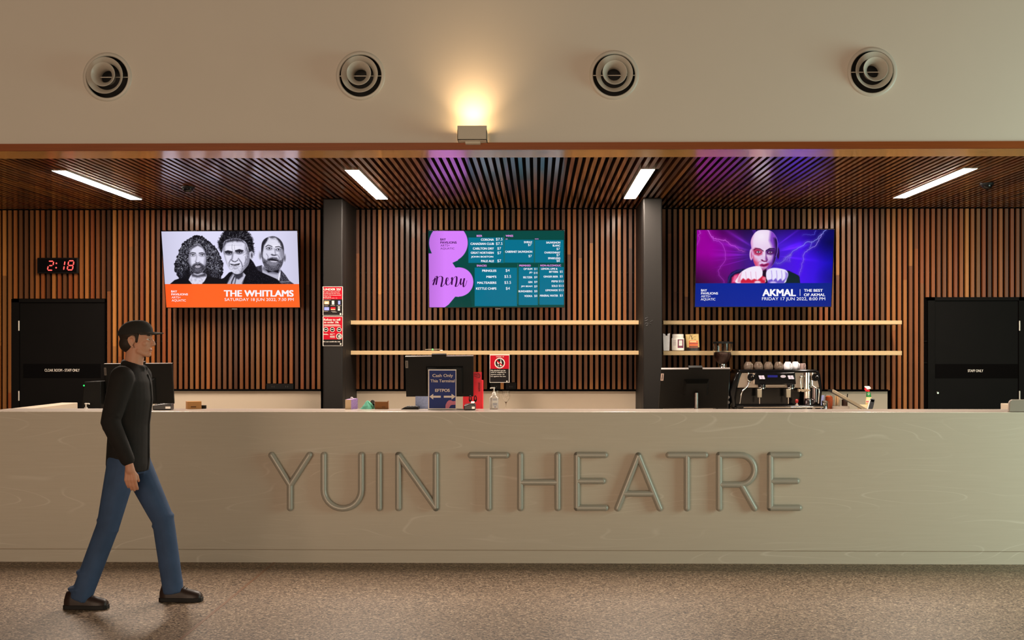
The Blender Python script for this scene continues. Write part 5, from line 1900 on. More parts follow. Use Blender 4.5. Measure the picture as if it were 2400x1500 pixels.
for st in ([(700, 215), (790, 210), (850, 240), (870, 290), (840, 340), (780, 350)], [(700, 255), (790, 250), (810, 280)], [(710, 300), (760, 310), (810, 300)], [(820, 200), (880, 230), (895, 300), (860, 350)]):
    mk.tube([zpt(pr, zr, x, y) for x, y in cat_rom(st, 4, False)], 0.0022, 6)
for y in range(510, 760, 40):
    mk.tube([zpt(pr, zr, 840, y), zpt(pr, zr, 900, y + 10), zpt(pr, zr, 850, y + 28)], 0.0025, 6)
mk.build('print', M_DRED, d)
DQ = 10.40
c = at(1106, 958, DQ)
d = thing('pen_cup', 'small dark pen cup behind the card terminal', 'cup', (c.x, DQ, ZK))
MB().lathe([(0.026, 0), (0.027, 0.036), (0.024, 0.036), (0.023, 0.003), (0.001, 0.003)], (c.x, DQ, ZK), (0, 0, 1), 24, True, False).build('body', M_PLASTG, d)
d = thing('scissors', 'black handled scissors standing upright in front of the red carton', 'scissors', (c.x, DQ, ZK + 0.004))
pq = VP(DQ)
for nm_, cx_ in (('handle', 575), ('handle', 738)):
    pts = [zpt(pq, zr, cx_ + 34 * math.cos(k * math.pi / 8), 1010 + 88 * math.sin(k * math.pi / 8), 0) for k in range(17)]
    MB().tube(pts, [0.0035 + 0.003 * max(0, math.sin(k * math.pi / 8)) for k in range(17)], 8, balls=False).build(nm_, M_PLAST, d)
MB().prism([Vector((c.x - 0.004, DQ - 0.001, ZK + 0.004)), Vector((c.x + 0.004, DQ - 0.001, ZK + 0.004)), zpt(pq, zr, 720, 1105, 0), zpt(pq, zr, 600, 1105, 0)], (0, 0.002, 0)).build('blades', M_CHROME, d)

# sanitiser
DZ = 10.34
c = at(1157.6, 958, DZ)
d = thing('sanitiser_bottle', 'clear pump bottle of hand sanitiser with a printed label', 'bottle', (c.x, DZ, ZK))
hb_ = zv(930, DZ) - ZK
mb = MB()
rs = []
for z, kx in ((0, 0.9), (0.004, 1), (hb_ - 0.008, 1), (hb_ - 0.002, 0.85), (hb_ + 0.010, 0.42), (hb_ + 0.012, 0.34)):
    rs.append([Vector((c.x + 0.0335 * kx * math.copysign(abs(math.cos(a_)) ** 0.6, math.cos(a_)), DZ + 0.021 * kx * math.copysign(abs(math.sin(a_)) ** 0.6, math.sin(a_)), ZK + z)) for a_ in [2 * math.pi * i / 32 for i in range(32)]])
mb.loft(rs)
mb.build('body', mat('milky_clear_plastic', S(226, 220, 214), 0.12, trans=0.55, var=0), d)
pzs = VP(DZ - 0.0215)
lb = MB()
lb.rpx(pzs, 1153.5, 932, 1166, 956.5, 0.0008)
lb.build('label', M_PAPER, d)
lb = MB()
lb.text(pzs, 'HAND', 1155, 934.0, 1165, 936.6, None, 0.02, 0.0015)
for v in (937.6, 944.6, 946.4, 948.2, 950.4):
    lb.rpx(pzs, 1155, v, 1165.2, v + 0.8, 0.0015)
lb.rpx(pzs, 1158, 953, 1163, 954.6, 0.0015)
lb.build('label_print', mat('label_blue', S(96, 104, 146), 0.5), d)
zc_ = ZK + hb_ + 0.010
MB().lathe([(0.0145, 0), (0.0145, 0.012), (0.010, 0.024), (0.0045, 0.029), (0.0042, 0.052), (0.008, 0.054), (0.008, 0.060), (0.001, 0.061)], (c.x + 0.001, DZ, zc_), (0, 0, 1), 24).build('pump', M_WHITEP, d)
MB().tube([(c.x + 0.001, DZ, zc_ + 0.057), (c.x - 0.018, DZ, zc_ + 0.057), (c.x - 0.026, DZ, zc_ + 0.055)], 0.0042, 10).build('nozzle', M_WHITEP, d)

# wine glasses on the back bench
gl = ['empty wine glass on the bench partly behind the sanitiser bottle', 'empty wine glass on the bench clear of the sanitiser bottle']
proto = None
for i, (u, D) in enumerate(((1162, 12.95), (1186, 12.85))):
    c = at(u, 915, D)
    if proto is None:
        H_ = c.z - ZB
        d = thing('wine_glass', gl[0], 'glass', (0, 0, 0), 'wine glasses on the back bench')
        MB().lathe([(0.034, 0.0), (0.034, 0.002), (0.008, 0.007), (0.004, 0.014), (0.004, H_ - 0.115), (0.012, H_ - 0.105), (0.034, H_ - 0.07), (0.038, H_ - 0.045), (0.033, H_), (0.0318, H_), (0.0365, H_ - 0.045), (0.0325, H_ - 0.068), (0.010, H_ - 0.100), (0.001, H_ - 0.102)], (0, 0, 0), (0, 0, 1), 32, True, False).build('bowl_and_stem', M_GLASS, d)
        proto = d
    else:
        d = copy_tree(proto)
        d['label'] = gl[i]
    d.location = (c.x, D, ZB)

# rod with a green bead and a white cap on the shelf
c = at(1014, 820, 12.98)
d = thing('beaded_stick', 'thin pale stick with a green bead on the lower middle shelf', 'stick', (c.x, 12.98, ZSH))
MB().tube([at(997, 819.2, 12.98), at(1031.5, 818.6, 12.98)], 0.0022, 8).build('stick', mat('pale_stick', S(176, 160, 134), 0.5), d)
MB().ball((c.x, 12.98, ZSH + 0.0105), 0.0105).build('bead', mat('green_bead', S(110, 180, 122), 0.4), d)
c = at(1034.5, 821, 12.97)
o = MB().lathe([(0.013, 0), (0.014, 0.003), (0.011, 0.007), (0.001, 0.008)], (c.x, 12.97, ZSH), (0, 0, 1), 20).build('bottle_cap', M_WHITEP, origin=(c.x, 12.97, ZSH))
tag(o, 'small white cap beside the beaded stick on the shelf', 'cap')

# black outlet boxes set into the battens
for (u0, v0, u1, v1), lab in (((624, 899.5, 688, 914), 'black outlet box set in the battens left of the notice column'), ((1149, 896.5, 1174, 914), 'black outlet box under the no alcohol notice, nearer the red carton'), ((1185, 896.5, 1210, 914), 'black outlet box in the battens right of the no alcohol notice')):
    D = DW + 0.006
    q = VP(D)
    a, b = q.map(u0, v1), q.map(u1, v0)
    d = thing('power_outlet', lab, 'outlet', ((a.x + b.x) / 2, D, a.z), 'outlet boxes in the batten wall')
    MB().box(a.x, b.x, D, DW + 0.045, a.z, b.z).build('faceplate', M_PLAST, d, bevel=0.003)
    mb = MB()
    w_ = (b.x - a.x)
    k = 2 if w_ > 0.2 else 1
    for i in range(k):
        cx_ = a.x + w_ * (i + 0.5) / k
        mb.box(cx_ - 0.012, cx_ - 0.008, D - 0.0012, D, a.z + 0.025, a.z + 0.04)
        mb.box(cx_ + 0.008, cx_ + 0.012, D - 0.0012, D, a.z + 0.025, a.z + 0.04)
    mb.build('socket', mat('socket_grey', S(60, 54, 50), 0.4), d)
# ------------------------------------------------------------------ right shelf: carton, jar, coffee bag
z5 = (1530, 740, 6.25)
DJ = 12.99
c = at(1562, 822, DJ)
d = thing('drink_carton', 'white open topped carton on the shelf against the dark column', 'carton', (c.x, DJ, ZSH))
a, b = at(1553, 822, DJ), at(1568.5, 822, DJ)
zt_ = zv(782, DJ)
w2 = (b.x - a.x) / 2
mb = MB()
mb.loft([[Vector((c.x + sx * w2 * k, DJ + 0.03 + sy * 0.03, ZSH + z)) for sx, sy in ((-1, -1), (1, -1), (1, 1), (-1, 1))] for z, k in ((0, 0.85), (0.02, 0.9), (zt_ - ZSH - 0.02, 1.0))], True, False)
mb.build('carton', mat('white_speckled_carton', S(206, 202, 204), 0.5, var=0.12, scale=60), d, smooth=20)
fm = MB()
t0 = zt_ - 0.022
fm.prism([Vector((c.x - w2, DJ, t0)), Vector((c.x - 0.006, DJ, t0)), Vector((c.x - 0.010, DJ, zt_ - 0.006)), Vector((c.x - w2, DJ, zt_ + 0.002))], (0, 0.058, 0))
fm.prism([Vector((c.x + 0.008, DJ, t0)), Vector((c.x + w2, DJ, t0)), Vector((c.x + w2 + 0.003, DJ, zt_ + 0.004)), Vector((c.x + 0.012, DJ, zt_ - 0.002))], (0, 0.058, 0))
fm.build('top_flap', mat('white_speckled_carton', S(206, 202, 204)), d)
fm = MB()
for k in range(4):
    fm.box(c.x - 0.02 + 0.011 * k, c.x - 0.012 + 0.011 * k, DJ + 0.0015, DJ + 0.004, ZSH + 0.06 - 0.01 * (k % 2), ZSH + 0.068 - 0.01 * (k % 2))
fm.build('print', mat('carton_blue_print', S(110, 140, 160), 0.5), d)

c = at(1590.5, 822, DJ)
d = thing('storage_jar', 'white plastic tub with a maroon label on the shelf', 'jar', (c.x, DJ + 0.06, ZSH))
r_ = (at(1605.5, 822, DJ).x - at(1576, 822, DJ).x) / 2
hz = zv(791.5, DJ) - ZSH
MB().lathe([(r_ * 0.9, 0), (r_, 0.006), (r_, hz - 0.008), (r_ * 0.9, hz), (r_ * 0.87, hz + 0.002)], (c.x, DJ + 0.06, ZSH), (0, 0, 1), 40).build('body', M_WHITEP, d)
MB().lathe([(r_ * 0.88, hz + 0.002), (r_ * 0.9, hz + 0.006), (r_ * 0.9, hz + 0.030), (r_ * 0.86, hz + 0.034), (0.001, hz + 0.034)], (c.x, DJ + 0.06, ZSH), (0, 0, 1), 40).build('lid', M_WHITEP, d)


def wrap(mb, cx, cy, r, a0, a1, z0, z1, n=12):
    for i in range(n):
        p0, p1 = a0 + (a1 - a0) * i / n, a0 + (a1 - a0) * (i + 1) / n
        mb.quad(*[Vector((cx + r * math.sin(q), cy - r * math.cos(q), z)) for q, z in ((p0, z0), (p1, z0), (p1, z1), (p0, z1))])


lb = MB()
wrap(lb, c.x, DJ + 0.06, r_ + 0.0008, -0.15, 0.92, ZSH + 0.026, ZSH + 0.108)
lb.m = 1
wrap(lb, c.x, DJ + 0.06, r_ + 0.0013, 0.06, 0.62, ZSH + 0.048, ZSH + 0.098)
lb.m = 2
for k in range(3):
    wrap(lb, c.x, DJ + 0.06, r_ + 0.0017, 0.16, 0.5, ZSH + 0.062 + 0.012 * k, ZSH + 0.065 + 0.012 * k, 6)
for k in range(6):
    wrap(lb, c.x, DJ + 0.06, r_ + 0.001, -0.95, -0.4, ZSH + 0.05 + 0.009 * k, ZSH + 0.053 + 0.009 * k, 6)
lb.build('label', [mat('maroon_label', S(112, 48, 74), 0.5), M_PAPER, mat('label_grey', S(170, 150, 160), 0.5)], d)

c = at(1625, 822, DJ)
d = thing('coffee_bag', 'beige coffee pouch with an orange picture on the shelf', 'coffee bag', (c.x, DJ + 0.02, ZSH))
pj = VP(DJ)
qa, qb, qc, qd = [zpt(pj, z5, x, y, 0) for x, y in ((508, 512), (694, 512), (676, 266), (484, 272))]
mb = MB()
N = 10
grid = []
for i in range(N + 1):
    row = []
    t = i / N
    for k in range(N + 1):
        s_ = k / N
        q = (qa * (1 - s_) + qb * s_) * (1 - t) + (qd * (1 - s_) + qc * s_) * t
        dep = 0.034 * math.sin(math.pi * s_) ** 0.5 * (1 - t) ** 0.6
        row.append((q + Vector((0, -dep + 0.034, 0)), q + Vector((0, dep + 0.034, 0))))
    grid.append(row)
for i in range(N):
    for k in range(N):
        t = (i + 0.5) / N
        mb.m = 1 if t < 0.17 else 0
        mb.quad(grid[i][k][0], grid[i][k + 1][0], grid[i + 1][k + 1][0], grid[i + 1][k][0])
        mb.quad(grid[i][k + 1][1], grid[i][k][1], grid[i + 1][k][1], grid[i + 1][k + 1][1])
for k in range(N):
    mb.m = 1
    mb.quad(grid[0][k][1], grid[0][k + 1][1], grid[0][k + 1][0], grid[0][k][0])
mb.build('pouch', [mat('kraft_beige', S(190, 162, 104), 0.5, var=0.06), M_INK], d, smooth=60)


def onbag(x, y, o=0.0015):
    q = zpt(pj, z5, x, y, 0)
    t = min(1, max(0, (512 - y) / 244.0))
    s_ = min(0.98, max(0.02, (x - 508 + 24 * t) / 188.0))
    return q + Vector((0, 0.034 - 0.034 * math.sin(math.pi * s_) ** 0.5 * (1 - t) ** 0.6 - o, 0))


lm = MB()
for m_, x0_, y0_, x1_, y1_, o_ in ((0, 532, 364, 664, 470, .0015), (1, 536, 395, 664, 418, .0025), (2, 536, 440, 664, 468, .0025), (3, 545, 370, 640, 390, .0025)):
    lm.m = m_
    for k in range(8):
        xa_, xb_ = x0_ + (x1_ - x0_) * k / 8, x0_ + (x1_ - x0_) * (k + 1) / 8
        lm.quad(onbag(xa_, y1_, o_), onbag(xb_, y1_, o_), onbag(xb_, y0_, o_), onbag(xa_, y0_, o_))
lm.build('picture_label', [mat('label_orange', S(206, 96, 40), 0.5), mat('label_rust', S(150, 60, 40), 0.5), mat('label_brown', S(110, 60, 40), 0.5), mat('label_peach', S(226, 170, 120), 0.5)], d, smooth=60)
lm = MB()
for st in ([(532, 345), (545, 300), (556, 280), (562, 310), (570, 290), (580, 345), (590, 325), (600, 318)], [(575, 350), (572, 300), (585, 285)], [(605, 310), (635, 306)], [(600, 345), (640, 346)]):
    lm.tube([onbag(x, y, 0.002) for x, y in cat_rom(st, 3, False)], 0.0012, 6)
lm.build('signature_print', M_INK, d)

# ------------------------------------------------------------------ coffee grinder
DG = 12.84
c = at(1693.3, 864, DG)
d = thing('coffee_grinder', 'black coffee grinder with a clear hopper of beans', 'coffee grinder', (c.x, DG, ZB))
zg = lambda v: zv(v, DG)
rh = 0.0915
MB().box(c.x - 0.075, c.x + 0.062, DG - 0.10, DG + 0.13, ZB + 0.02, zg(872)).build('body', M_PLASTG, d, bevel=0.02, bseg=4)
MB().box(c.x - 0.08, c.x + 0.064, DG - 0.16, DG + 0.15, ZB, ZB + 0.03).build('base', M_PLASTG, d, bevel=0.01)
MB().lathe([(0.05, zg(872) - 0.01), (0.05, zg(866)), (0.042, zg(863)), (0.034, zg(858)), (0.034, zg(853))], (c.x, DG, 0), (0, 0, 1), 32).build('collar', M_CHROME, d)
prof = [(0.036, zg(853.5)), (0.06, zg(846)), (0.082, zg(835)), (rh * 0.94, zg(826)), (rh, zg(805))]
MB().lathe(prof + [(rh - 0.003, zg(805)), (rh * 0.94 - 0.003, zg(826)), (0.079, zg(835)), (0.057, zg(846)), (0.033, zg(853))], (c.x, DG, 0), (0, 0, 1), 40, False, False).build('hopper', M_GLASS, d)
MB().lathe([(0.001, zg(852.5)), (0.030, zg(852.5)), (0.055, zg(845.5)), (0.076, zg(835)), (rh * 0.94 - 0.006, zg(825.5)), (0.001, zg(824))], (c.x, DG, 0), (0, 0, 1), 40, False, False).build('coffee_beans', mat('roasted_beans', S(56, 28, 18), 0.4, var=0.7, scale=110, bump=1.0), d)
MB().lathe([(rh - 0.004, zg(805.5)), (rh + 0.003, zg(805)), (rh + 0.003, zg(801.5)), (0.05, zg(800)), (0.001, zg(799.8))], (c.x, DG, 0), (0, 0, 1), 40).build('lid', M_PLAST, d)
for v in (931, 943):
    q = at(1707, v, DG - 0.12)
    MB().cyl((q.x, DG - 0.10, q.z), (q.x, DG - 0.125, q.z), 0.013, seg=20).build('adjust_knob', mat('knob_grey', S(96, 92, 90), 0.3, metal=0.5), d)
MB().tube([(c.x - 0.05, DG - 0.10, ZB + 0.16), (c.x - 0.05, DG - 0.16, ZB + 0.155), (c.x + 0.02, DG - 0.16, ZB + 0.155), (c.x + 0.02, DG - 0.10, ZB + 0.16)], 0.005, 8).build('filter_fork', M_CHROME, d)

# ------------------------------------------------------------------ espresso machine
z9 = (1700, 850, 2400 / 260.0)


def ep(x, y, D):
    return at(z9[0] + x / z9[2], z9[1] + y / z9[2], D)


DE = 12.74
c = ep(1170, 985, DE)
em = thing('espresso_machine', 'black and steel two group espresso machine behind the counter', 'espresso machine', (c.x, DE + 0.2, ZB))


def eprism(name, pts, D, dep, m, bevel=0.0, smooth=30):
    return MB().prism([ep(x, y, D) for x, y in reversed(pts)], (0, dep, 0)).build(name, m, em, smooth=smooth, bevel=bevel)


eprism('rear_shell', [(330, 175), (1960, 165), (2025, 205), (2090, 520), (2092, 600), (2065, 985), (225, 985), (165, 700), (245, 540), (320, 250)], DE + 0.10, 0.42, M_PLASTG, 0.008)
eprism('side_wing', [(230, 240), (320, 170), (345, 215), (250, 545), (215, 760), (240, 960), (150, 985), (100, 620)], DE - 0.02, 0.5, M_PLASTG, 0.01)
eprism('side_wing', [(1960, 190), (2010, 165), (2060, 260), (2096, 520), (2096, 600), (2060, 900), (2010, 900), (2035, 545)], DE - 0.02, 0.5, M_PLASTG, 0.01)
eprism('cup_tray', [(300, 152), (1965, 150), (2015, 200), (1990, 216), (330, 218), (285, 190)], DE - 0.03, 0.50, M_PLASTG, 0.01)
eprism('steel_fascia', [(352, 216), (1955, 208), (2000, 265), (2034, 545), (252, 545), (300, 350)], DE, 0.11, M_BRUSH, 0.004)
eprism('control_panel', [(640, 208), (1512, 208), (1532, 470), (640, 478)], DE - 0.045, 0.05, M_PLASTG, 0.008)
eprism('display', [(915, 270), (1130, 272), (1130, 318), (915, 318)], DE - 0.0475, 0.003, mat('blue_display', S(22, 24, 96), 0.2, emit=0.25, var=0.1), 0)
for x0_ in (720, 1350):
    mb = MB()
    for i in range(2):
        for j_ in range(3):
            xx, yy = x0_ + 62 * i + 10 * j_, 278 + 27 * j_
            mb.prism([ep(x, y, DE - 0.0475) for x, y in ((xx, yy + 22), (xx + 56, yy + 22), (xx + 56, yy), (xx, yy))], (0, 0.003, 0))
    mb.build('button_pad', mat('lit_button', S(206, 190, 206), 0.4, emit=0.15, var=0), em)
MB().prism([ep(1252 + 60 * math.cos(-k * math.pi / 12), 297 + 30 * math.sin(-k * math.pi / 12), DE - 0.0475) for k in range(24)], (0, 0.003, 0)).build('badge', mat('badge_silver', S(190, 182, 196), 0.3, metal=0.4), em)
eprism('lower_apron', [(800, 470), (1290, 470), (1290, 520), (800, 520)], DE - 0.03, 0.03, M_BRUSH, 0.004)
for gx in (770, 1395):
    q0, q1 = ep(gx, 470, DE + 0.02), ep(gx, 560, DE + 0.02)
    g = MB()
    g.cyl((q0.x, DE - 0.03, q0.z), (q0.x, DE - 0.03, q1.z + 0.014), 0.036, seg=28)
    g.build('group_head', M_PLASTG, em, bevel=0.003)
    k0 = ep(gx, 512, DE)
    MB().lathe([(0.030, 0), (0.034, 0.003), (0.034, 0.018), (0.031, 0.022)], (q0.x, DE - 0.03, k0.z - 0.024), (0, 0, 1), 28).build('portafilter_ring', M_CHROME, em)
    a, b = ep(gx - 72, 570, DE - 0.09), ep(gx + 22, 755, DE - 0.09)
    MB().box(a.x, b.x, DE - 0.09, DE - 0.06, b.z, a.z).build('portafilter_handle', mat('handle_satin', S(172, 160, 140), 0.32, metal=0.7, var=0.03), em, bevel=0.004)
    MB().cyl(((a.x + b.x) / 2, DE - 0.075, b.z), ((a.x + b.x) / 2, DE - 0.075, ep(gx, 890, DE - 0.09).z), 0.0062, seg=14).build('spout', M_CHROME, em)
# round polished columns on the right of the machine
for x0_, x1_, y0_, y1_, m_ in ((1690, 1850, 215, 860, M_CHROME), (1868, 2008, 548, 850, mat('dark_polished_steel', S(120, 110, 112), 0.2, metal=1.0, var=0.03))):
    a, b = ep(x0_, y1_, DE), ep(x1_, y0_, DE)
    r_ = (b.x - a.x) / 2
    n = 20
    ring = [Vector((a.x + r_ - r_ * math.cos(math.pi * k / n), DE + 0.004 - 0.7 * r_ * math.sin(math.pi * k / n), a.z)) for k in range(n + 1)]
    MB().prism(ring, (0, 0, b.z - a.z)).build('steel_column', m_, em)
a, b = ep(1590, 630, DE - 0.07), ep(1842, 572, DE - 0.07)
pl_ = MB()
for k in range(8):
    x = a.x + (b.x - a.x) * k / 8
    pl_.box(x, x + (b.x - a.x) * 0.092, DE - 0.07, DE + 0.01, a.z + 0.006 * (k % 3 == 1), b.z - 0.005 * (k % 2))
pl_.build('name_plate', mat('plate_bronze', S(176, 156, 130), 0.35, metal=0.4), em)
for kx, ky in ((545, 315), (1935, 315)):
    q = ep(kx, ky, DE)
    kb = MB().lathe([(0.030, 0.0), (0.034, 0.01), (0.034, 0.035), (0.028, 0.042), (0.001, 0.042)], (q.x, DE + 0.002, q.z), (0, -1, 0), 28)
    o_ = kb.build('steam_knob', M_PLASTG, em)
    MB().tube([Vector((q.x + 0.012 + 0.013 * math.cos(t), DE - 0.0415, q.z + 0.013 * math.sin(t))) for t in [0.3 + 0.25 * i for i in range(12)]], 0.003, 8).build('chrome_mark', M_CHROME, o_)
    q2_ = ep(kx - 55, 240, DE)
    MB().cyl((q2_.x, DE - 0.012, q2_.z - 0.02), (q2_.x, DE - 0.012, q2_.z + 0.026), 0.008, seg=14).build('valve_stem', M_CHROME, em)
MB().tube([ep(1640, 320, DE - 0.03), ep(1625, 420, DE - 0.03), ep(1640, 560, DE - 0.03)], 0.0065, 12).build('water_spout', M_CHROME, em)
q = ep(1635, 305, DE)
MB().ball((q.x, DE - 0.02, q.z), 0.017).build('water_knob', M_CHROME, em)
q = ep(510, 400, DE)
MB().ball((q.x, DE - 0.012, q.z), 0.016, 0.012, 0.02).build('wand_joint', M_CHROME, em)
MB().tube([ep(505, 430, DE - 0.02), ep(480, 515, DE - 0.04), ep(380, 600, DE - 0.06), ep(350, 660, DE - 0.06), ep(312, 885, DE - 0.06)], 0.0068, 12).build('steam_wand', M_CHROME, em)
MB().tube([ep(1880, 380, DE - 0.02), ep(1880, 500, DE - 0.05), ep(1960, 545, DE - 0.06), ep(2025, 570, DE - 0.06), ep(2030, 640, DE - 0.06), ep(2012, 880, DE - 0.06)], 0.0068, 12).build('steam_wand', M_CHROME, em)
eprism('drip_tray', [(250, 930), (2130, 925), (2130, 985), (250, 985)], DE - 0.10, 0.30, M_PLASTG, 0.004)
eprism('tray_rim', [(390, 958), (2125, 952), (2125, 975), (390, 978)], DE - 0.105, 0.01, M_CHROME, 0.002)
for x in (330, 2010):
    for dd in (0.0, 0.38):
        q = ep(x, 985, DE - 0.06)
        MB().cyl((q.x, DE - 0.05 + dd, ZB), (q.x, DE - 0.05 + dd, q.z + 0.004), 0.022, 0.026, seg=20).build('foot', M_PLASTG, em)
ZTRAY = ep(0, 928, DE - 0.10).z

# cups on top of the machine
ZT = ep(0, 151, DE - 0.03).z + 0.0005
M_SMOKE = mat('smoky_glass', S(200, 178, 160), 0.06, trans=0.85, var=0, ior=1.4)
M_PORC = mat('white_porcelain', S(216, 212, 218), 0.25, var=0.02)


def cup(m, kind):
    d = thing('coffee_cup', '', 'cup', (0, 0, 0), 'upturned cups on the espresso machine')
    if kind == 2:
        MB().lathe([(0.029, 0), (0.030, 0.004), (0.026, 0.052), (0.024, 0.056), (0.001, 0.056)], (0, 0, 0), (0, 0, 1), 32).build('body', mat('mauve_ceramic', S(138, 116, 110), 0.4), d)
        hx = 0.028
    else:
        out = [(0.036, 0), (0.042, 0.008), (0.044, 0.022), (0.041, 0.042), (0.031, 0.060), (0.026, 0.066), (0.025, 0.072), (0.001, 0.072)]
        if kind == 0:
            out = out[:-1] + [(0.001, 0.072), (0.001, 0.066), (0.024, 0.064), (0.037, 0.042), (0.041, 0.022), (0.038, 0.006), (0.033, 0.0)]
        MB().lathe(out, (0, 0, 0), (0, 0, 1), 36, False, False).build('body', m, d)
        hx = 0.040
    hp = [Vector((0.012, -hx + 0.004, 0.050)), Vector((0.016, -hx - 0.010, 0.052)), Vector((0.020, -hx - 0.018, 0.036)), Vector((0.020, -hx - 0.014, 0.018)), Vector((0.014, -hx + 0.002, 0.014))]
    MB().tube([Vector((*q, 0)) if False else q for q in hp], 0.0045, 10).build('handle', m if kind < 2 else mat('mauve_ceramic', S(138, 116, 110)), d)
    return d


clab = ['smoky glass cup upturned on the machine, first of its row by the grinder', 'smoky glass cup upturned on the machine, second from the grinder', 'smoky glass cup upturned on the machine, third from the grinder', 'smoky glass cup upturned on the machine next to the white cups',
        'white porcelain cup upturned on the machine beside the glass cups', 'white porcelain cup upturned on the machine beside the small mauve cup', 'small mauve cup at the end of the cup row on the machine']
glass = cup(M_SMOKE, 0)
porc = cup(M_PORC, 1)
smal = cup(None, 2)
for i, (u, dd) in enumerate(((1754, 0), (1777.5, 0), (1801, 0), (1824.7, 0), (1846.5, 0), (1864, 0.11), (1881.5, 0.02))):
    src = glass if i < 4 else porc if i < 6 else smal
    d = src if i in (0, 4, 6) else copy_tree(src)
    D = DE + 0.10 + dd
    d.location = (at(u, 860, D).x, D, ZT)
    d.rotation_euler = (0, 0, (0.2, -0.1, 0.1, -0.3, 0.1, 0.3, -0.1)[i])
    d['label'] = clab[i]

# portafilter, jug and canister standing on the drip tray
q = ep(1545, 930, DE - 0.06)
d = thing('tamper', 'small chrome and red coffee tamper on the drip tray', 'tamper', (q.x, DE - 0.06, ZTRAY))
MB().lathe([(0.026, 0), (0.026, 0.010), (0.010, 0.014), (0.009, 0.022)], (q.x, DE - 0.06, ZTRAY), (0, 0, 1), 24).build('foot', M_CHROME, d)
MB().lathe([(0.009, 0.020), (0.014, 0.034), (0.016, 0.048), (0.010, 0.058), (0.001, 0.06)], (q.x, DE - 0.06, ZTRAY), (0, 0, 1), 24).build('handle', mat('red_lacquer', S(150, 40, 36), 0.25), d)
q = ep(1800, 930, DE - 0.055)
d = thing('milk_jug', 'dark polished milk jug on the drip tray of the espresso machine', 'jug', (q.x, DE - 0.05, ZTRAY))
M_DSTEEL = mat('dark_polished_steel', S(120, 110, 112))
MB().lathe([(0.036, 0), (0.042, 0.008), (0.040, 0.03), (0.031, 0.055), (0.033, 0.064), (0.031, 0.064), (0.029, 0.054), (0.038, 0.03), (0.001, 0.006)], (q.x, DE - 0.05, ZTRAY), (0, 0, 1), 32, True, False).build('body', M_DSTEEL, d)
MB().tube([(q.x + 0.032, DE - 0.05, ZTRAY + 0.055), (q.x + 0.055, DE - 0.05, ZTRAY + 0.056), (q.x + 0.058, DE - 0.05, ZTRAY + 0.03), (q.x + 0.040, DE - 0.05, ZTRAY + 0.014)], 0.004, 10).build('handle', M_DSTEEL, d)
z12 = (1900, 890, 12.0)
pz = VP(12.66)
q = zpt(VP(12.62), z12, 462, 700)
d = thing('steel_canister', 'tall polished steel canister at the end of the espresso machine', 'canister', (q.x, 12.72, ZB))
hz = zpt(VP(12.72), z12, 440, 590).z - ZB
MB().lathe([(0.026, 0), (0.027, 0.004), (0.027, hz - 0.012), (0.022, hz - 0.006), (0.001, hz - 0.005)], (q.x, 12.72, ZB), (0, 0, 1), 32).build('body', M_CHROME, d)
MB().lathe([(0.0275, hz - 0.022), (0.0285, hz - 0.020), (0.0285, hz - 0.004), (0.024, hz), (0.001, hz)], (q.x, 12.72, ZB), (0, 0, 1), 32).build('lid', M_BRUSH, d)

# things on the bench to the right of the machine
DX = 12.98
q = zpt(VP(DX), z12, 515, 600)
d = thing('snack_jar', 'clear jar of orange snacks beside the espresso machine', 'jar', (q.x, DX, ZB))
hz = zpt(VP(DX), z12, 515, 420).z - ZB
MB().lathe([(0.036, 0), (0.038, 0.004), (0.038, hz), (0.036, hz), (0.036, 0.006), (0.001, 0.006)], (q.x, DX, ZB), (0, 0, 1), 32, True, False).build('jar', M_GLASS, d)
MB().lathe([(0.001, 0.008), (0.034, 0.008), (0.034, hz - 0.022), (0.02, hz - 0.010), (0.001, hz - 0.012)], (q.x, DX, ZB), (0, 0, 1), 28, False, False).build('snacks', mat('orange_snacks', S(206, 88, 30), 0.6, var=0.5, scale=90, bump=0.8), d)
q = zpt(VP(DX), z12, 338, 600)
o = MB().box(q.x - 0.016, q.x + 0.016, DX + 0.01, DX + 0.04, ZB, zpt(VP(DX), z12, 338, 440).z).build('sugar_packet_box', mat('blue_white_card', S(150, 156, 200), 0.5, var=0.5, scale=70), origin=(q.x, DX + 0.02, ZB))
tag(o, 'narrow blue and white card box beside the orange snack jar', 'box')
q = zpt(VP(12.88), z12, 730, 700)
d = thing('stirrer_cup', 'clear cup full of wooden stirrers on the bench', 'cup', (q.x, 12.88, ZB))
hz = zpt(VP(12.88), z12, 730, 560).z - ZB
MB().lathe([(0.028, 0), (0.034, hz), (0.0325, hz), (0.027, 0.003), (0.001, 0.003)], (q.x, 12.88, ZB), (0, 0, 1), 32, True, False).build('cup', M_GLASS, d)
rr = random.Random(4)
M_STIR = mat('birch_stirrer', S(196, 148, 96), 0.6, var=0.12)
for k in range(9):
    a_ = rr.uniform(0, 6.28)
    rad = rr.uniform(0.004, 0.020)
    x, y = q.x + rad * math.cos(a_), 12.88 + rad * math.sin(a_)
    dx_, dy_ = math.cos(a_) * 0.006, math.sin(a_) * 0.006
    ht = zpt(VP(12.88), z12, 730, rr.uniform(395, 460)).z
    MB().prism([Vector((x - 0.003, y, ZB + 0.006)), Vector((x + 0.003, y, ZB + 0.006)), Vector((x + 0.003 + dx_, y + dy_, ht)), Vector((x - 0.003 + dx_, y + dy_, ht))], (0, 0.0015, 0)).build('stirrer', M_STIR, d)
q = zpt(VP(13.08), z12, 955, 600)
d = thing('dark_jar', 'small dark jar with black tongs behind the leaning grey bar', 'jar', (q.x, 13.08, ZB))
hz = zpt(VP(13.08), z12, 955, 560).z - ZB
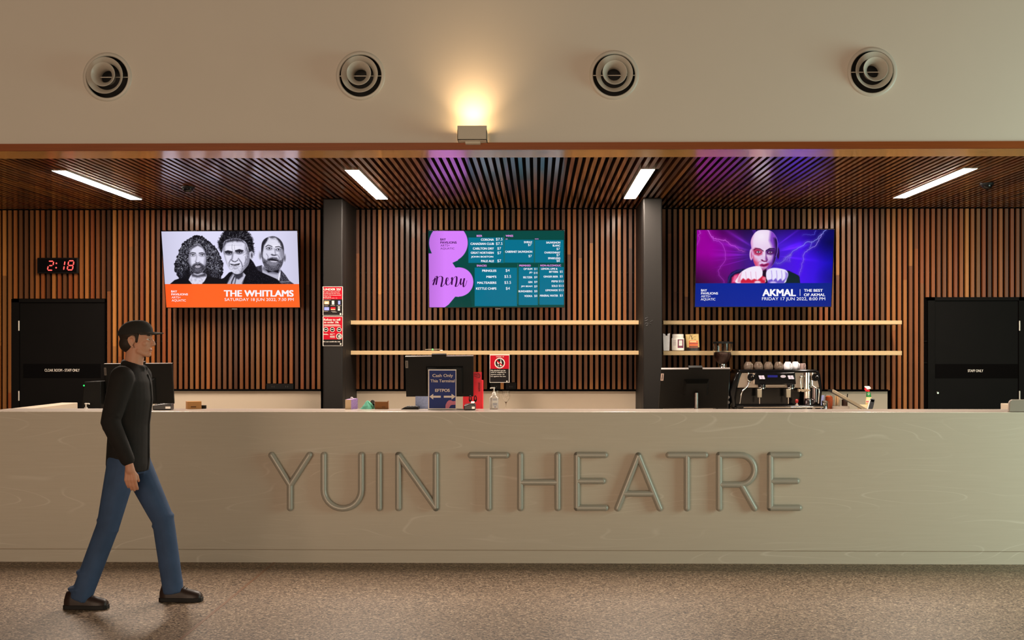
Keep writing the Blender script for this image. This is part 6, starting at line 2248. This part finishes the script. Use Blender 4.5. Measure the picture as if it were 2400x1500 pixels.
MB().lathe([(0.026, 0), (0.028, 0.004), (0.028, hz), (0.026, hz), (0.025, 0.006), (0.001, 0.006)], (q.x, 13.08, ZB), (0, 0, 1), 28, True, False).build('jar', mat('dark_tinted_glass', S(70, 48, 40), 0.1, trans=0.4, var=0), d)
MB().tube([(q.x - 0.008, 13.08, ZB + 0.01), zpt(VP(13.08), z12, 905, 425)], 0.004, 8).build('tongs', M_PLAST, d)
MB().tube([(q.x + 0.008, 13.08, ZB + 0.01), zpt(VP(13.08), z12, 1035, 410)], 0.005, 8).build('tongs', M_PLAST, d)
# serving dish
q = zpt(VP(12.73), z12, 850, 770)
o = MB().lathe([(0.066, 0.0), (0.078, 0.012), (0.080, zpt(VP(12.73), z12, 850, 742).z - ZB), (0.077, zpt(VP(12.73), z12, 850, 742).z - ZB), (0.072, 0.014), (0.001, 0.012)], (q.x, 12.73, ZB), (0, 0, 1), 40, True, False).build('serving_dish', mat('cloudy_glass', S(206, 190, 176), 0.1, trans=0.6, var=0), origin=(q.x, 12.73, ZB))
tag(o, 'shallow cloudy glass dish in front of the stirrer cup', 'dish')
# leaning bar
D = 12.72
a, b = zpt(VP(D), z12, 600, 330), zpt(VP(D), z12, 1420, 812)
dr = (b - a).normalized()
t = (ZB - b.z) / dr.z
e = b + dr * t
nrm_ = Vector((-dr.z, 0, dr.x))
if nrm_.z < 0:
    nrm_ = -nrm_
d = thing('leaning_bar', 'long grey metal bar leaning over the bench beside the spray bottle', 'bar', (e.x, D, ZB))
MB().prism([a - nrm_ * 0.004, e, e + nrm_ * 0.026 - dr * 0.012, a + nrm_ * 0.024], (0, 0.05, 0)).build('bar', mat('worn_grey_metal', S(150, 132, 110), 0.4, metal=0.5, var=0.25, scale=14), d, bevel=0.003)
MB().prism([a - nrm_ * 0.010 - dr * 0.02, e - nrm_ * 0.001 - dr * 0.02, e - dr * 0.02, a - nrm_ * 0.004], (0, 0.05, 0)).build('under_rail', mat('dark_rail_grey', S(60, 52, 44), 0.5), d)
MB().prism([a - nrm_ * 0.012 - dr * 0.035, a - nrm_ * 0.010 + dr * 0.01, a + nrm_ * 0.012 - dr * 0.004, a + nrm_ * 0.006 - dr * 0.03], (0, 0.05, 0)).build('end_cap', M_PLAST, d, bevel=0.003)
# white box, spray bottle, handset
q = zpt(VP(12.9), z12, 1490, 760)
o = MB().box(q.x - 0.038, q.x + 0.030, 12.90, 12.98, ZB, zpt(VP(12.9), z12, 1490, 708).z).build('paper_pack', mat('cream_paper_pack', S(226, 204, 164), 0.6), origin=(q.x, 12.94, ZB))
tag(o, 'low cream paper pack at the foot of the spray bottle', 'pack')
D = 12.92
q = zpt(VP(D), z12, 1660, 700)
d = thing('spray_bottle', 'cleaning spray bottle with a red trigger and green collar', 'spray bottle', (q.x, D + 0.03, ZB))
zz = lambda y: zpt(VP(D), z12, 0, y).z
rings = []
for z, rx, ry, ox in ((ZB, 0.033, 0.024, 0.004), (ZB + 0.01, 0.036, 0.026, 0.004), (zz(640), 0.036, 0.026, 0.003), (zz(540), 0.031, 0.023, 0.0), (zz(480), 0.023, 0.02, -0.002)):
    rings.append([Vector((q.x + ox + rx * math.cos(k * math.pi / 14), D + 0.03 + ry * math.sin(k * math.pi / 14), z)) for k in range(28)])
MB().loft(rings).build('body', mat('pale_yellow_plastic', S(216, 194, 140), 0.35, var=0.03), d)
MB().loft([[Vector((q.x + ox + r_ * math.cos(k * math.pi / 14), D + 0.03 + r_ * math.sin(k * math.pi / 14), z)) for k in range(28)] for z, r_, ox in ((zz(482), 0.0235, -0.002), (zz(430), 0.021, -0.003), (zz(342), 0.0165, -0.006))]).build('green_sleeve', mat('green_sleeve', S(22, 122, 54), 0.4), d)
MB().lathe([(0.015, 0), (0.016, 0.004), (0.015, zz(285) - zz(342)), (0.001, zz(285) - zz(342))], (q.x - 0.007, D + 0.03, zz(342)), (0, 0, 1), 24).build('collar', mat('spray_red', S(196, 24, 40), 0.4), d)
ph = VP(D + 0.018)
MB().prism([zpt(ph, z12, x, y, 0) for x, y in reversed([(1520, 182), (1655, 180), (1702, 235), (1690, 262), (1640, 272), (1585, 285), (1560, 240), (1525, 215)])], (0, 0.024, 0)).build('spray_head', M_WHITEP, d, bevel=0.004)
MB().prism([zpt(ph, z12, x, y, 0) for x, y in reversed([(1535, 222), (1570, 250), (1595, 330), (1560, 335), (1530, 300), (1515, 270)])], (0.0, 0.02, 0)).build('trigger', mat('spray_red', S(196, 24, 40)), d, bevel=0.003)
pb_ = VP(D + 0.003)
lb = MB()
lb.rpx(pb_, z12[0] + 1555 / 12, z12[1] + 575 / 12, z12[0] + 1665 / 12, z12[1] + 648 / 12, 0.001)
lb.m = 1
for k, (x, w_) in enumerate(((1565, 22), (1598, 24), (1632, 22))):
    lb.rpx(pb_, z12[0] + x / 12, z12[1] + 590 / 12, z12[0] + (x + w_) / 12, z12[1] + 636 / 12, 0.0018)
lb.build('label', [mat('label_cream', S(226, 214, 190), 0.5), mat('spray_red', S(196, 24, 40))], d)
lb = MB()
pgn = VP(D + 0.006)
for st in ([(1598, 400), (1612, 380), (1622, 420), (1605, 440)], [(1632, 370), (1655, 372), (1640, 400), (1660, 420), (1632, 432)]):
    lb.tube([zpt(pgn, z12, x, y) for x, y in st], 0.0016, 6)
lb.build('sleeve_print', M_WHITEP, d)
D = 12.82
a, b = zpt(VP(D), z12, 1685, 812), zpt(VP(D), z12, 1750, 545)
d = thing('handset', 'black and white handheld device leaning in front of the spray bottle', 'device', (a.x, D, ZB))
dr = (b - a).normalized()
sd = Vector((dr.z, 0, -dr.x))
e = a + dr * ((ZB - a.z) / dr.z)
MB().prism([e - sd * 0.024, e + sd * 0.022 + dr * 0.0, b + sd * 0.020, b - sd * 0.020], (0, 0.02, 0)).build('casing', mat('handset_black', S(44, 42, 44), 0.35, var=0.3, scale=40), d, bevel=0.004)
MB().prism([e - sd * 0.030, e - sd * 0.0235, b - sd * 0.0195 - dr * 0.01, b - sd * 0.026 - dr * 0.02], (0, 0.02, 0)).build('side_rail', M_WHITEP, d)
MB().prism([b - sd * 0.019 - dr * 0.03, b + sd * 0.019 - dr * 0.03, b + sd * 0.016 + dr * 0.006, b - sd * 0.016 + dr * 0.006], (0, 0.021, 0)).build('top_cap', M_GREYP, d, bevel=0.004)

# ------------------------------------------------------------------ the walking person
PD = 8.30
PX = at(300, 1100, PD).x
ORG = Vector((PX, PD, 0))
per = thing('person', 'person in dark jacket, jeans and cap striding past the counter', 'person', tuple(ORG))


def rem(ob, voxel, it=4, fac=0.5):
    md = ob.modifiers.new('skin', 'REMESH')
    md.mode = 'VOXEL'
    md.voxel_size = voxel
    md.use_smooth_shade = True
    sm = ob.modifiers.new('soften', 'SMOOTH')
    sm.factor = fac
    sm.iterations = it
    return ob


def L(x, y, z):
    return ORG + Vector((x, y, z))


def limb(mb, pts, rs, seg=18, balls=True):
    pts = [L(*p_) for p_ in pts]
    P_, Q_ = [], []
    for i in range(len(pts) - 1):
        for k in range(6):
            t_ = k / 6
            P_.append(pts[i].lerp(pts[i + 1], t_))
            Q_.append(rs[i] * (1 - t_) + rs[i + 1] * t_)
    P_.append(pts[-1])
    Q_.append(rs[-1])
    mb.tube(P_, Q_, seg, balls=balls)


def trunk(mb, rows, seg=28):
    mb.loft([[L(cx_ + rx * math.cos(2 * math.pi * k / seg), cy_ + ry * math.sin(2 * math.pi * k / seg), z) for k in range(seg)] for z, cx_, cy_, rx, ry in rows])


HX = 0.055
bd = MB()
# head
bd.ball(L(HX - 0.008, 0, 1.637), 0.094, 0.074, 0.082, 28, 18)
bd.ball(L(HX + 0.022, 0, 1.583), 0.066, 0.056, 0.076, 24, 16)
bd.ball(L(HX + 0.066, 0, 1.524), 0.022, 0.024, 0.017)
limb(bd, [(HX + 0.02, -0.045, 1.545), (HX + 0.062, -0.012, 1.522)], [0.016, 0.014], 12)
limb(bd, [(HX + 0.02, 0.045, 1.545), (HX + 0.062, 0.012, 1.522)], [0.016, 0.014], 12)
limb(bd, [(HX + 0.082, 0, 1.622), (HX + 0.101, 0, 1.592)], [0.009, 0.012], 12)
bd.ball(L(HX + 0.102, 0, 1.585), 0.013, 0.013, 0.010)
bd.ball(L(HX + 0.094, -0.010, 1.582), 0.009)
bd.ball(L(HX + 0.094, 0.010, 1.582), 0.009)
limb(bd, [(HX + 0.068, -0.042, 1.634), (HX + 0.080, 0, 1.637), (HX + 0.068, 0.042, 1.634)], [0.010, 0.012, 0.010], 12)
bd.ball(L(HX + 0.084, 0, 1.555), 0.008, 0.022, 0.006)
bd.ball(L(HX + 0.082, 0, 1.545), 0.009, 0.019, 0.007)
for s_ in (-1, 1):
    bd.ball(L(HX + 0.055, 0.040 * s_, 1.590), 0.02, 0.016, 0.018)
    limb(bd, [(HX + 0.004, 0.074 * s_, 1.600), (HX + 0.006, 0.079 * s_, 1.622), (HX - 0.010, 0.083 * s_, 1.633), (HX - 0.027, 0.084 * s_, 1.622), (HX - 0.027, 0.083 * s_, 1.602), (HX - 0.014, 0.079 * s_, 1.580), (HX - 0.003, 0.075 * s_, 1.568)], [0.006, 0.0055, 0.006, 0.006, 0.006, 0.0065, 0.007], 10)
    bd.ball(L(HX - 0.012, 0.073 * s_, 1.603), 0.016, 0.006, 0.026)
    bd.ball(L(HX + 0.075, 0.031 * s_, 1.625), 0.012, 0.016, 0.006)
    bd.ball(L(HX + 0.074, 0.031 * s_, 1.607), 0.012, 0.016, 0.005)
# neck, trunk, arms, legs inside the clothes
limb(bd, [(HX - 0.03, 0, 1.40), (HX - 0.02, 0, 1.47), (HX - 0.005, 0, 1.57)], [0.075, 0.056, 0.056])
trunk(bd, [(0.86, 0.0, 0, 0.08, 0.13), (0.95, 0.0, 0, 0.095, 0.15), (1.08, 0.005, 0, 0.09, 0.14), (1.25, 0.015, 0, 0.105, 0.165), (1.38, 0.02, 0, 0.085, 0.16), (1.44, 0.025, 0, 0.05, 0.08)])
RA = [(0.02, -0.185, 1.385), (-0.035, -0.235, 1.125), (0.070, -0.250, 0.895)]
LA = [(0.02, 0.185, 1.385), (-0.075, 0.235, 1.135), (-0.085, 0.250, 0.895)]
RL = [(-0.005, -0.095, 0.90), (-0.085, -0.115, 0.500), (-0.262, -0.130, 0.100)]
LL = [(0.015, 0.095, 0.90), (0.185, 0.110, 0.500), (0.235, 0.120, 0.100)]
for A_ in (RA, LA):
    limb(bd, A_, [0.048, 0.038, 0.027])
for A_ in (RL, LL):
    limb(bd, A_, [0.075, 0.05, 0.036])


def hand(mb, wx, wy, wz, s_):
    # the palm faces the thigh, thumb to the front; s_ is the side away from the body
    limb(mb, [(wx, wy, wz + 0.01), (wx + 0.006, wy, wz - 0.025)], [0.025, 0.028], 14)
    for i, dx_ in enumerate((0.030, 0.011, -0.008, -0.026)):
        limb(mb, [(wx + 0.004 + dx_ * 0.55, wy, wz - 0.02), (wx + 0.008 + dx_, wy + 0.002 * s_, wz - 0.085)], [0.014, 0.0115], 12)
        ln = (0.062, 0.070, 0.065, 0.050)[i]
        b0_ = (wx + 0.008 + dx_, wy + 0.002 * s_, wz - 0.085)
        b1_ = (b0_[0] + 0.004, wy - 0.006 * s_, b0_[2] - ln * 0.48)
        b2_ = (b1_[0] + 0.002, wy - 0.020 * s_, b1_[2] - ln * 0.30)
        b3_ = (b2_[0] - 0.002, wy - 0.032 * s_, b2_[2] - ln * 0.14)
        limb(mb, [b0_, b1_, b2_, b3_], [0.0095, 0.0088, 0.008, 0.007], 10)
    limb(mb, [(wx + 0.016, wy, wz - 0.025), (wx + 0.044, wy - 0.012 * s_, wz - 0.060), (wx + 0.050, wy - 0.024 * s_, wz - 0.092)], [0.0135, 0.0105, 0.008], 10)


hand(bd, 0.082, -0.252, 0.868, -1)
hand(bd, -0.080, 0.252, 0.868, 1)
M_SKIN = mat('skin', S(206, 150, 122), 0.55, var=0.06, scale=20)
rem(bd.build('body', M_SKIN, per), 0.0042, 5)
for s_ in (-1, 1):
    e_ = MB().ball(L(HX + 0.0735, 0.031 * s_, 1.616), 0.0105)
    eo = e_.build('eye', mat('eye_white', S(224, 216, 208), 0.3, var=0), per)
    MB().ball(L(HX + 0.0812, 0.032 * s_, 1.616), 0.0035, 0.0052, 0.0052).build('iris', mat('eye_brown', S(50, 32, 22), 0.2, var=0), eo)
    limb_b = MB()
    limb(limb_b, [(HX + 0.083, 0.016 * s_, 1.640), (HX + 0.078, 0.046 * s_, 1.641)], [0.004, 0.003], 8)
    limb_b.build('eyebrow', mat('brown_hair', S(46, 34, 26), 0.7), per)
lp_ = MB()
limb(lp_, [(HX + 0.083, -0.019, 1.550), (HX + 0.0905, 0, 1.5505), (HX + 0.083, 0.019, 1.550)], [0.0025, 0.004, 0.0025], 8)
lp_.build('lips', mat('lips', S(160, 92, 84), 0.5), per)
# hair below the cap
hr = MB()
hr.ball(L(HX - 0.022, 0, 1.645), 0.088, 0.0790, 0.058, 28, 16)
hr.ball(L(HX - 0.050, 0, 1.592), 0.058, 0.0690, 0.058, 24, 14)
for s_ in (-1, 1):
    limb(hr, [(HX + 0.020, 0.066 * s_, 1.650), (HX + 0.018, 0.067 * s_, 1.622), (HX + 0.016, 0.064 * s_, 1.598)], [0.013, 0.011, 0.007], 10)
rem(hr.build('hair', mat('brown_hair', S(46, 34, 26), 0.7, var=0.3, scale=120), per), 0.006, 3)
# cap
cp = MB()
rows = []
for k in range(10):
    a_ = math.pi / 2 * k / 9
    rows.append([L(HX - 0.010 + 0.106 * math.cos(a_) ** 0.8 * math.cos(t_) , 0.088 * math.cos(a_) ** 0.8 * math.sin(t_), 1.650 + 0.012 * math.cos(t_) * math.cos(a_) + 0.082 * math.sin(a_)) for t_ in [2 * math.pi * i / 32 for i in range(32)]])
cp.loft(rows, True, True)
cpo = cp.build('cap', mat('dark_cap_cloth', S(40, 36, 33), 0.85, var=0.15, scale=80), per, smooth=60)
br = MB()
top, bot = [], []
n = 16
for k in range(n + 1):
    t_ = -1.25 + 2.5 * k / n
    ix, iy = HX - 0.010 + 0.100 * math.cos(t_), 0.084 * math.sin(t_)
    ox_, oy_ = HX - 0.010 + 0.100 * math.cos(t_) + 0.072 * math.cos(t_) ** 1.0, 0.086 * math.sin(t_)
    top.append((ix, iy, 1.662, ox_, oy_, 1.656 - 0.35 * abs(oy_) ** 1.4))
for k in range(n):
    a_, b_ = top[k], top[k + 1]
    for dz in (0.0, -0.004):
        q4 = [L(a_[0], a_[1], a_[2] + dz), L(a_[3], a_[4], a_[5] + dz), L(b_[3], b_[4], b_[5] + dz), L(b_[0], b_[1], b_[2] + dz)]
        br.quad(*q4) if dz == 0 else br.quad(*reversed(q4))
    br.quad(L(a_[3], a_[4], a_[5]), L(a_[3], a_[4], a_[5] - 0.004), L(b_[3], b_[4], b_[5] - 0.004), L(b_[3], b_[4], b_[5]))
br.build('brim', mat('cap_brim_cloth', S(58, 52, 46), 0.8), cpo, smooth=60)
# jacket
jk = MB()
trunk(jk, [(0.815, 0.0, 0, 0.118, 0.178), (0.86, 0.0, 0, 0.125, 0.186), (0.97, 0.003, 0, 0.122, 0.180), (1.10, 0.008, 0, 0.118, 0.176), (1.25, 0.016, 0, 0.128, 0.194), (1.36, 0.02, 0, 0.115, 0.196), (1.42, 0.022, 0, 0.088, 0.150), (1.46, 0.026, 0, 0.072, 0.090)])
for A_ in (RA, LA):
    limb(jk, [A_[0], A_[1], (A_[2][0], A_[2][1], A_[2][2] + 0.012)], [0.074, 0.058, 0.044])
    e_ = A_[1]
    for k in range(3):
        jk.ball(L(e_[0] + 0.012 + 0.004 * (k - 1), e_[1], e_[2] - 0.04 + 0.04 * k), 0.054, 0.060, 0.014)
limb(jk, [(HX - 0.08, 0, 1.475), (HX - 0.06, -0.055, 1.47), (HX + 0.0, -0.064, 1.455), (HX + 0.045, -0.03, 1.44)], [0.02, 0.02, 0.018, 0.015], 12)
limb(jk, [(HX - 0.08, 0, 1.475), (HX - 0.06, 0.055, 1.47), (HX + 0.0, 0.064, 1.455), (HX + 0.045, 0.03, 1.44)], [0.02, 0.02, 0.018, 0.015], 12)
jko = rem(jk.build('jacket', mat('dark_jacket_cloth', S(27, 23, 21), 0.85, var=0.3, scale=22, bump=0.6), per), 0.0075, 6)
zp_ = MB()
zp_.tube([L(x, 0, z) for z, x in ((0.83, 0.120), (0.90, 0.127), (1.0, 0.126), (1.10, 0.127), (1.25, 0.145), (1.34, 0.138), (1.40, 0.122))], 0.0045, 8)
zp_.build('zip', mat('jacket_trim', S(24, 21, 20), 0.8), jko)
pk = MB()
limb(pk, [(0.02, -0.182, 0.98), (0.075, -0.158, 0.93)], [0.006, 0.006], 8)
pk.build('pocket_welt', mat('jacket_trim', S(24, 21, 20), 0.8), jko)
# jeans
jn = MB()
trunk(jn, [(0.80, 0.0, 0, 0.098, 0.158), (0.88, 0.0, 0, 0.108, 0.168), (0.97, 0.0, 0, 0.100, 0.158), (1.0, 0.0, 0, 0.098, 0.155)])
for A_ in (RL, LL):
    a_, k_, f_ = A_
    limb(jn, [(a_[0], a_[1], 0.86), k_, (f_[0] + 0.012, f_[1], 0.052)], [0.094, 0.068, 0.064], balls=False)
    jn.ball(L(a_[0], a_[1], 0.87), 0.094)
    jn.ball(L(k_[0], k_[1], k_[2] + 0.03), 0.069, 0.068, 0.03)
    jn.ball(L(k_[0] - 0.004, k_[1], k_[2] - 0.035), 0.067, 0.067, 0.022)
    mx_ = [(k_[i] * 0.3 + f_[i] * 0.7) for i in range(3)]
    jn.ball(L(mx_[0], mx_[1], mx_[2]), 0.067, 0.066, 0.022)
    jn.ball(L(f_[0] + 0.004, f_[1], 0.12), 0.067, 0.066, 0.022)
rem(jn.build('jeans', mat('blue_denim', S(56, 78, 112), 0.8, var=0.35, scale=9, bump=0.3), per), 0.0075, 5)
# shoes
for nm_, hx_, y_ in (('shoe', -0.345, -0.132), ('shoe', 0.160, 0.122)):
    up_, so_ = MB(), MB()

    def ring(x, w_, h_, z0, sk=0.0):
        return [L(hx_ + x, y_ + w_ * math.cos(t_), z0 + h_ * max(0, math.sin(t_)) ** 0.7) for t_ in [math.pi * i / 12 for i in range(13)]]
    prof_ = [(0.004, 0.022, 0.045), (0.015, 0.034, 0.080), (0.05, 0.038, 0.092), (0.10, 0.039, 0.088), (0.135, 0.042, 0.072), (0.17, 0.046, 0.058), (0.21, 0.046, 0.048), (0.245, 0.038, 0.038), (0.262, 0.024, 0.024)]
    up_.loft([ring(x, w_, h_, 0.022) for x, w_, h_ in prof_])
    so_rows = [[L(hx_ + x - (0.004 if k == 0 else -0.004 if k == len(prof_) - 1 else 0), y_ + sy * (w_ + 0.004), z) for sy, z in ((-1, 0.0005), (1, 0.0005), (1, 0.026), (-1, 0.026))] for k, (x, w_, h_) in enumerate(prof_)]
    so_.loft(so_rows)
    so = up_.build('shoe', mat('dark_brown_leather', S(44, 28, 22), 0.45, var=0.15), per, smooth=70)
    so_.build('sole', mat('black_rubber', S(22, 19, 18), 0.7), so, smooth=20, bevel=0.003)
    lc = MB()
    for k in range(4):
        x = 0.115 + 0.018 * k
        h_ = 0.022 + (0.082, 0.074, 0.067, 0.061)[k] * 0.97
        lc.tube([L(hx_ + x, y_ - 0.018, h_), L(hx_ + x + 0.004, y_, h_ + 0.004), L(hx_ + x, y_ + 0.018, h_)], 0.0022, 6)
    lc.build('laces', mat('dark_laces', S(58, 46, 40), 0.8), so)
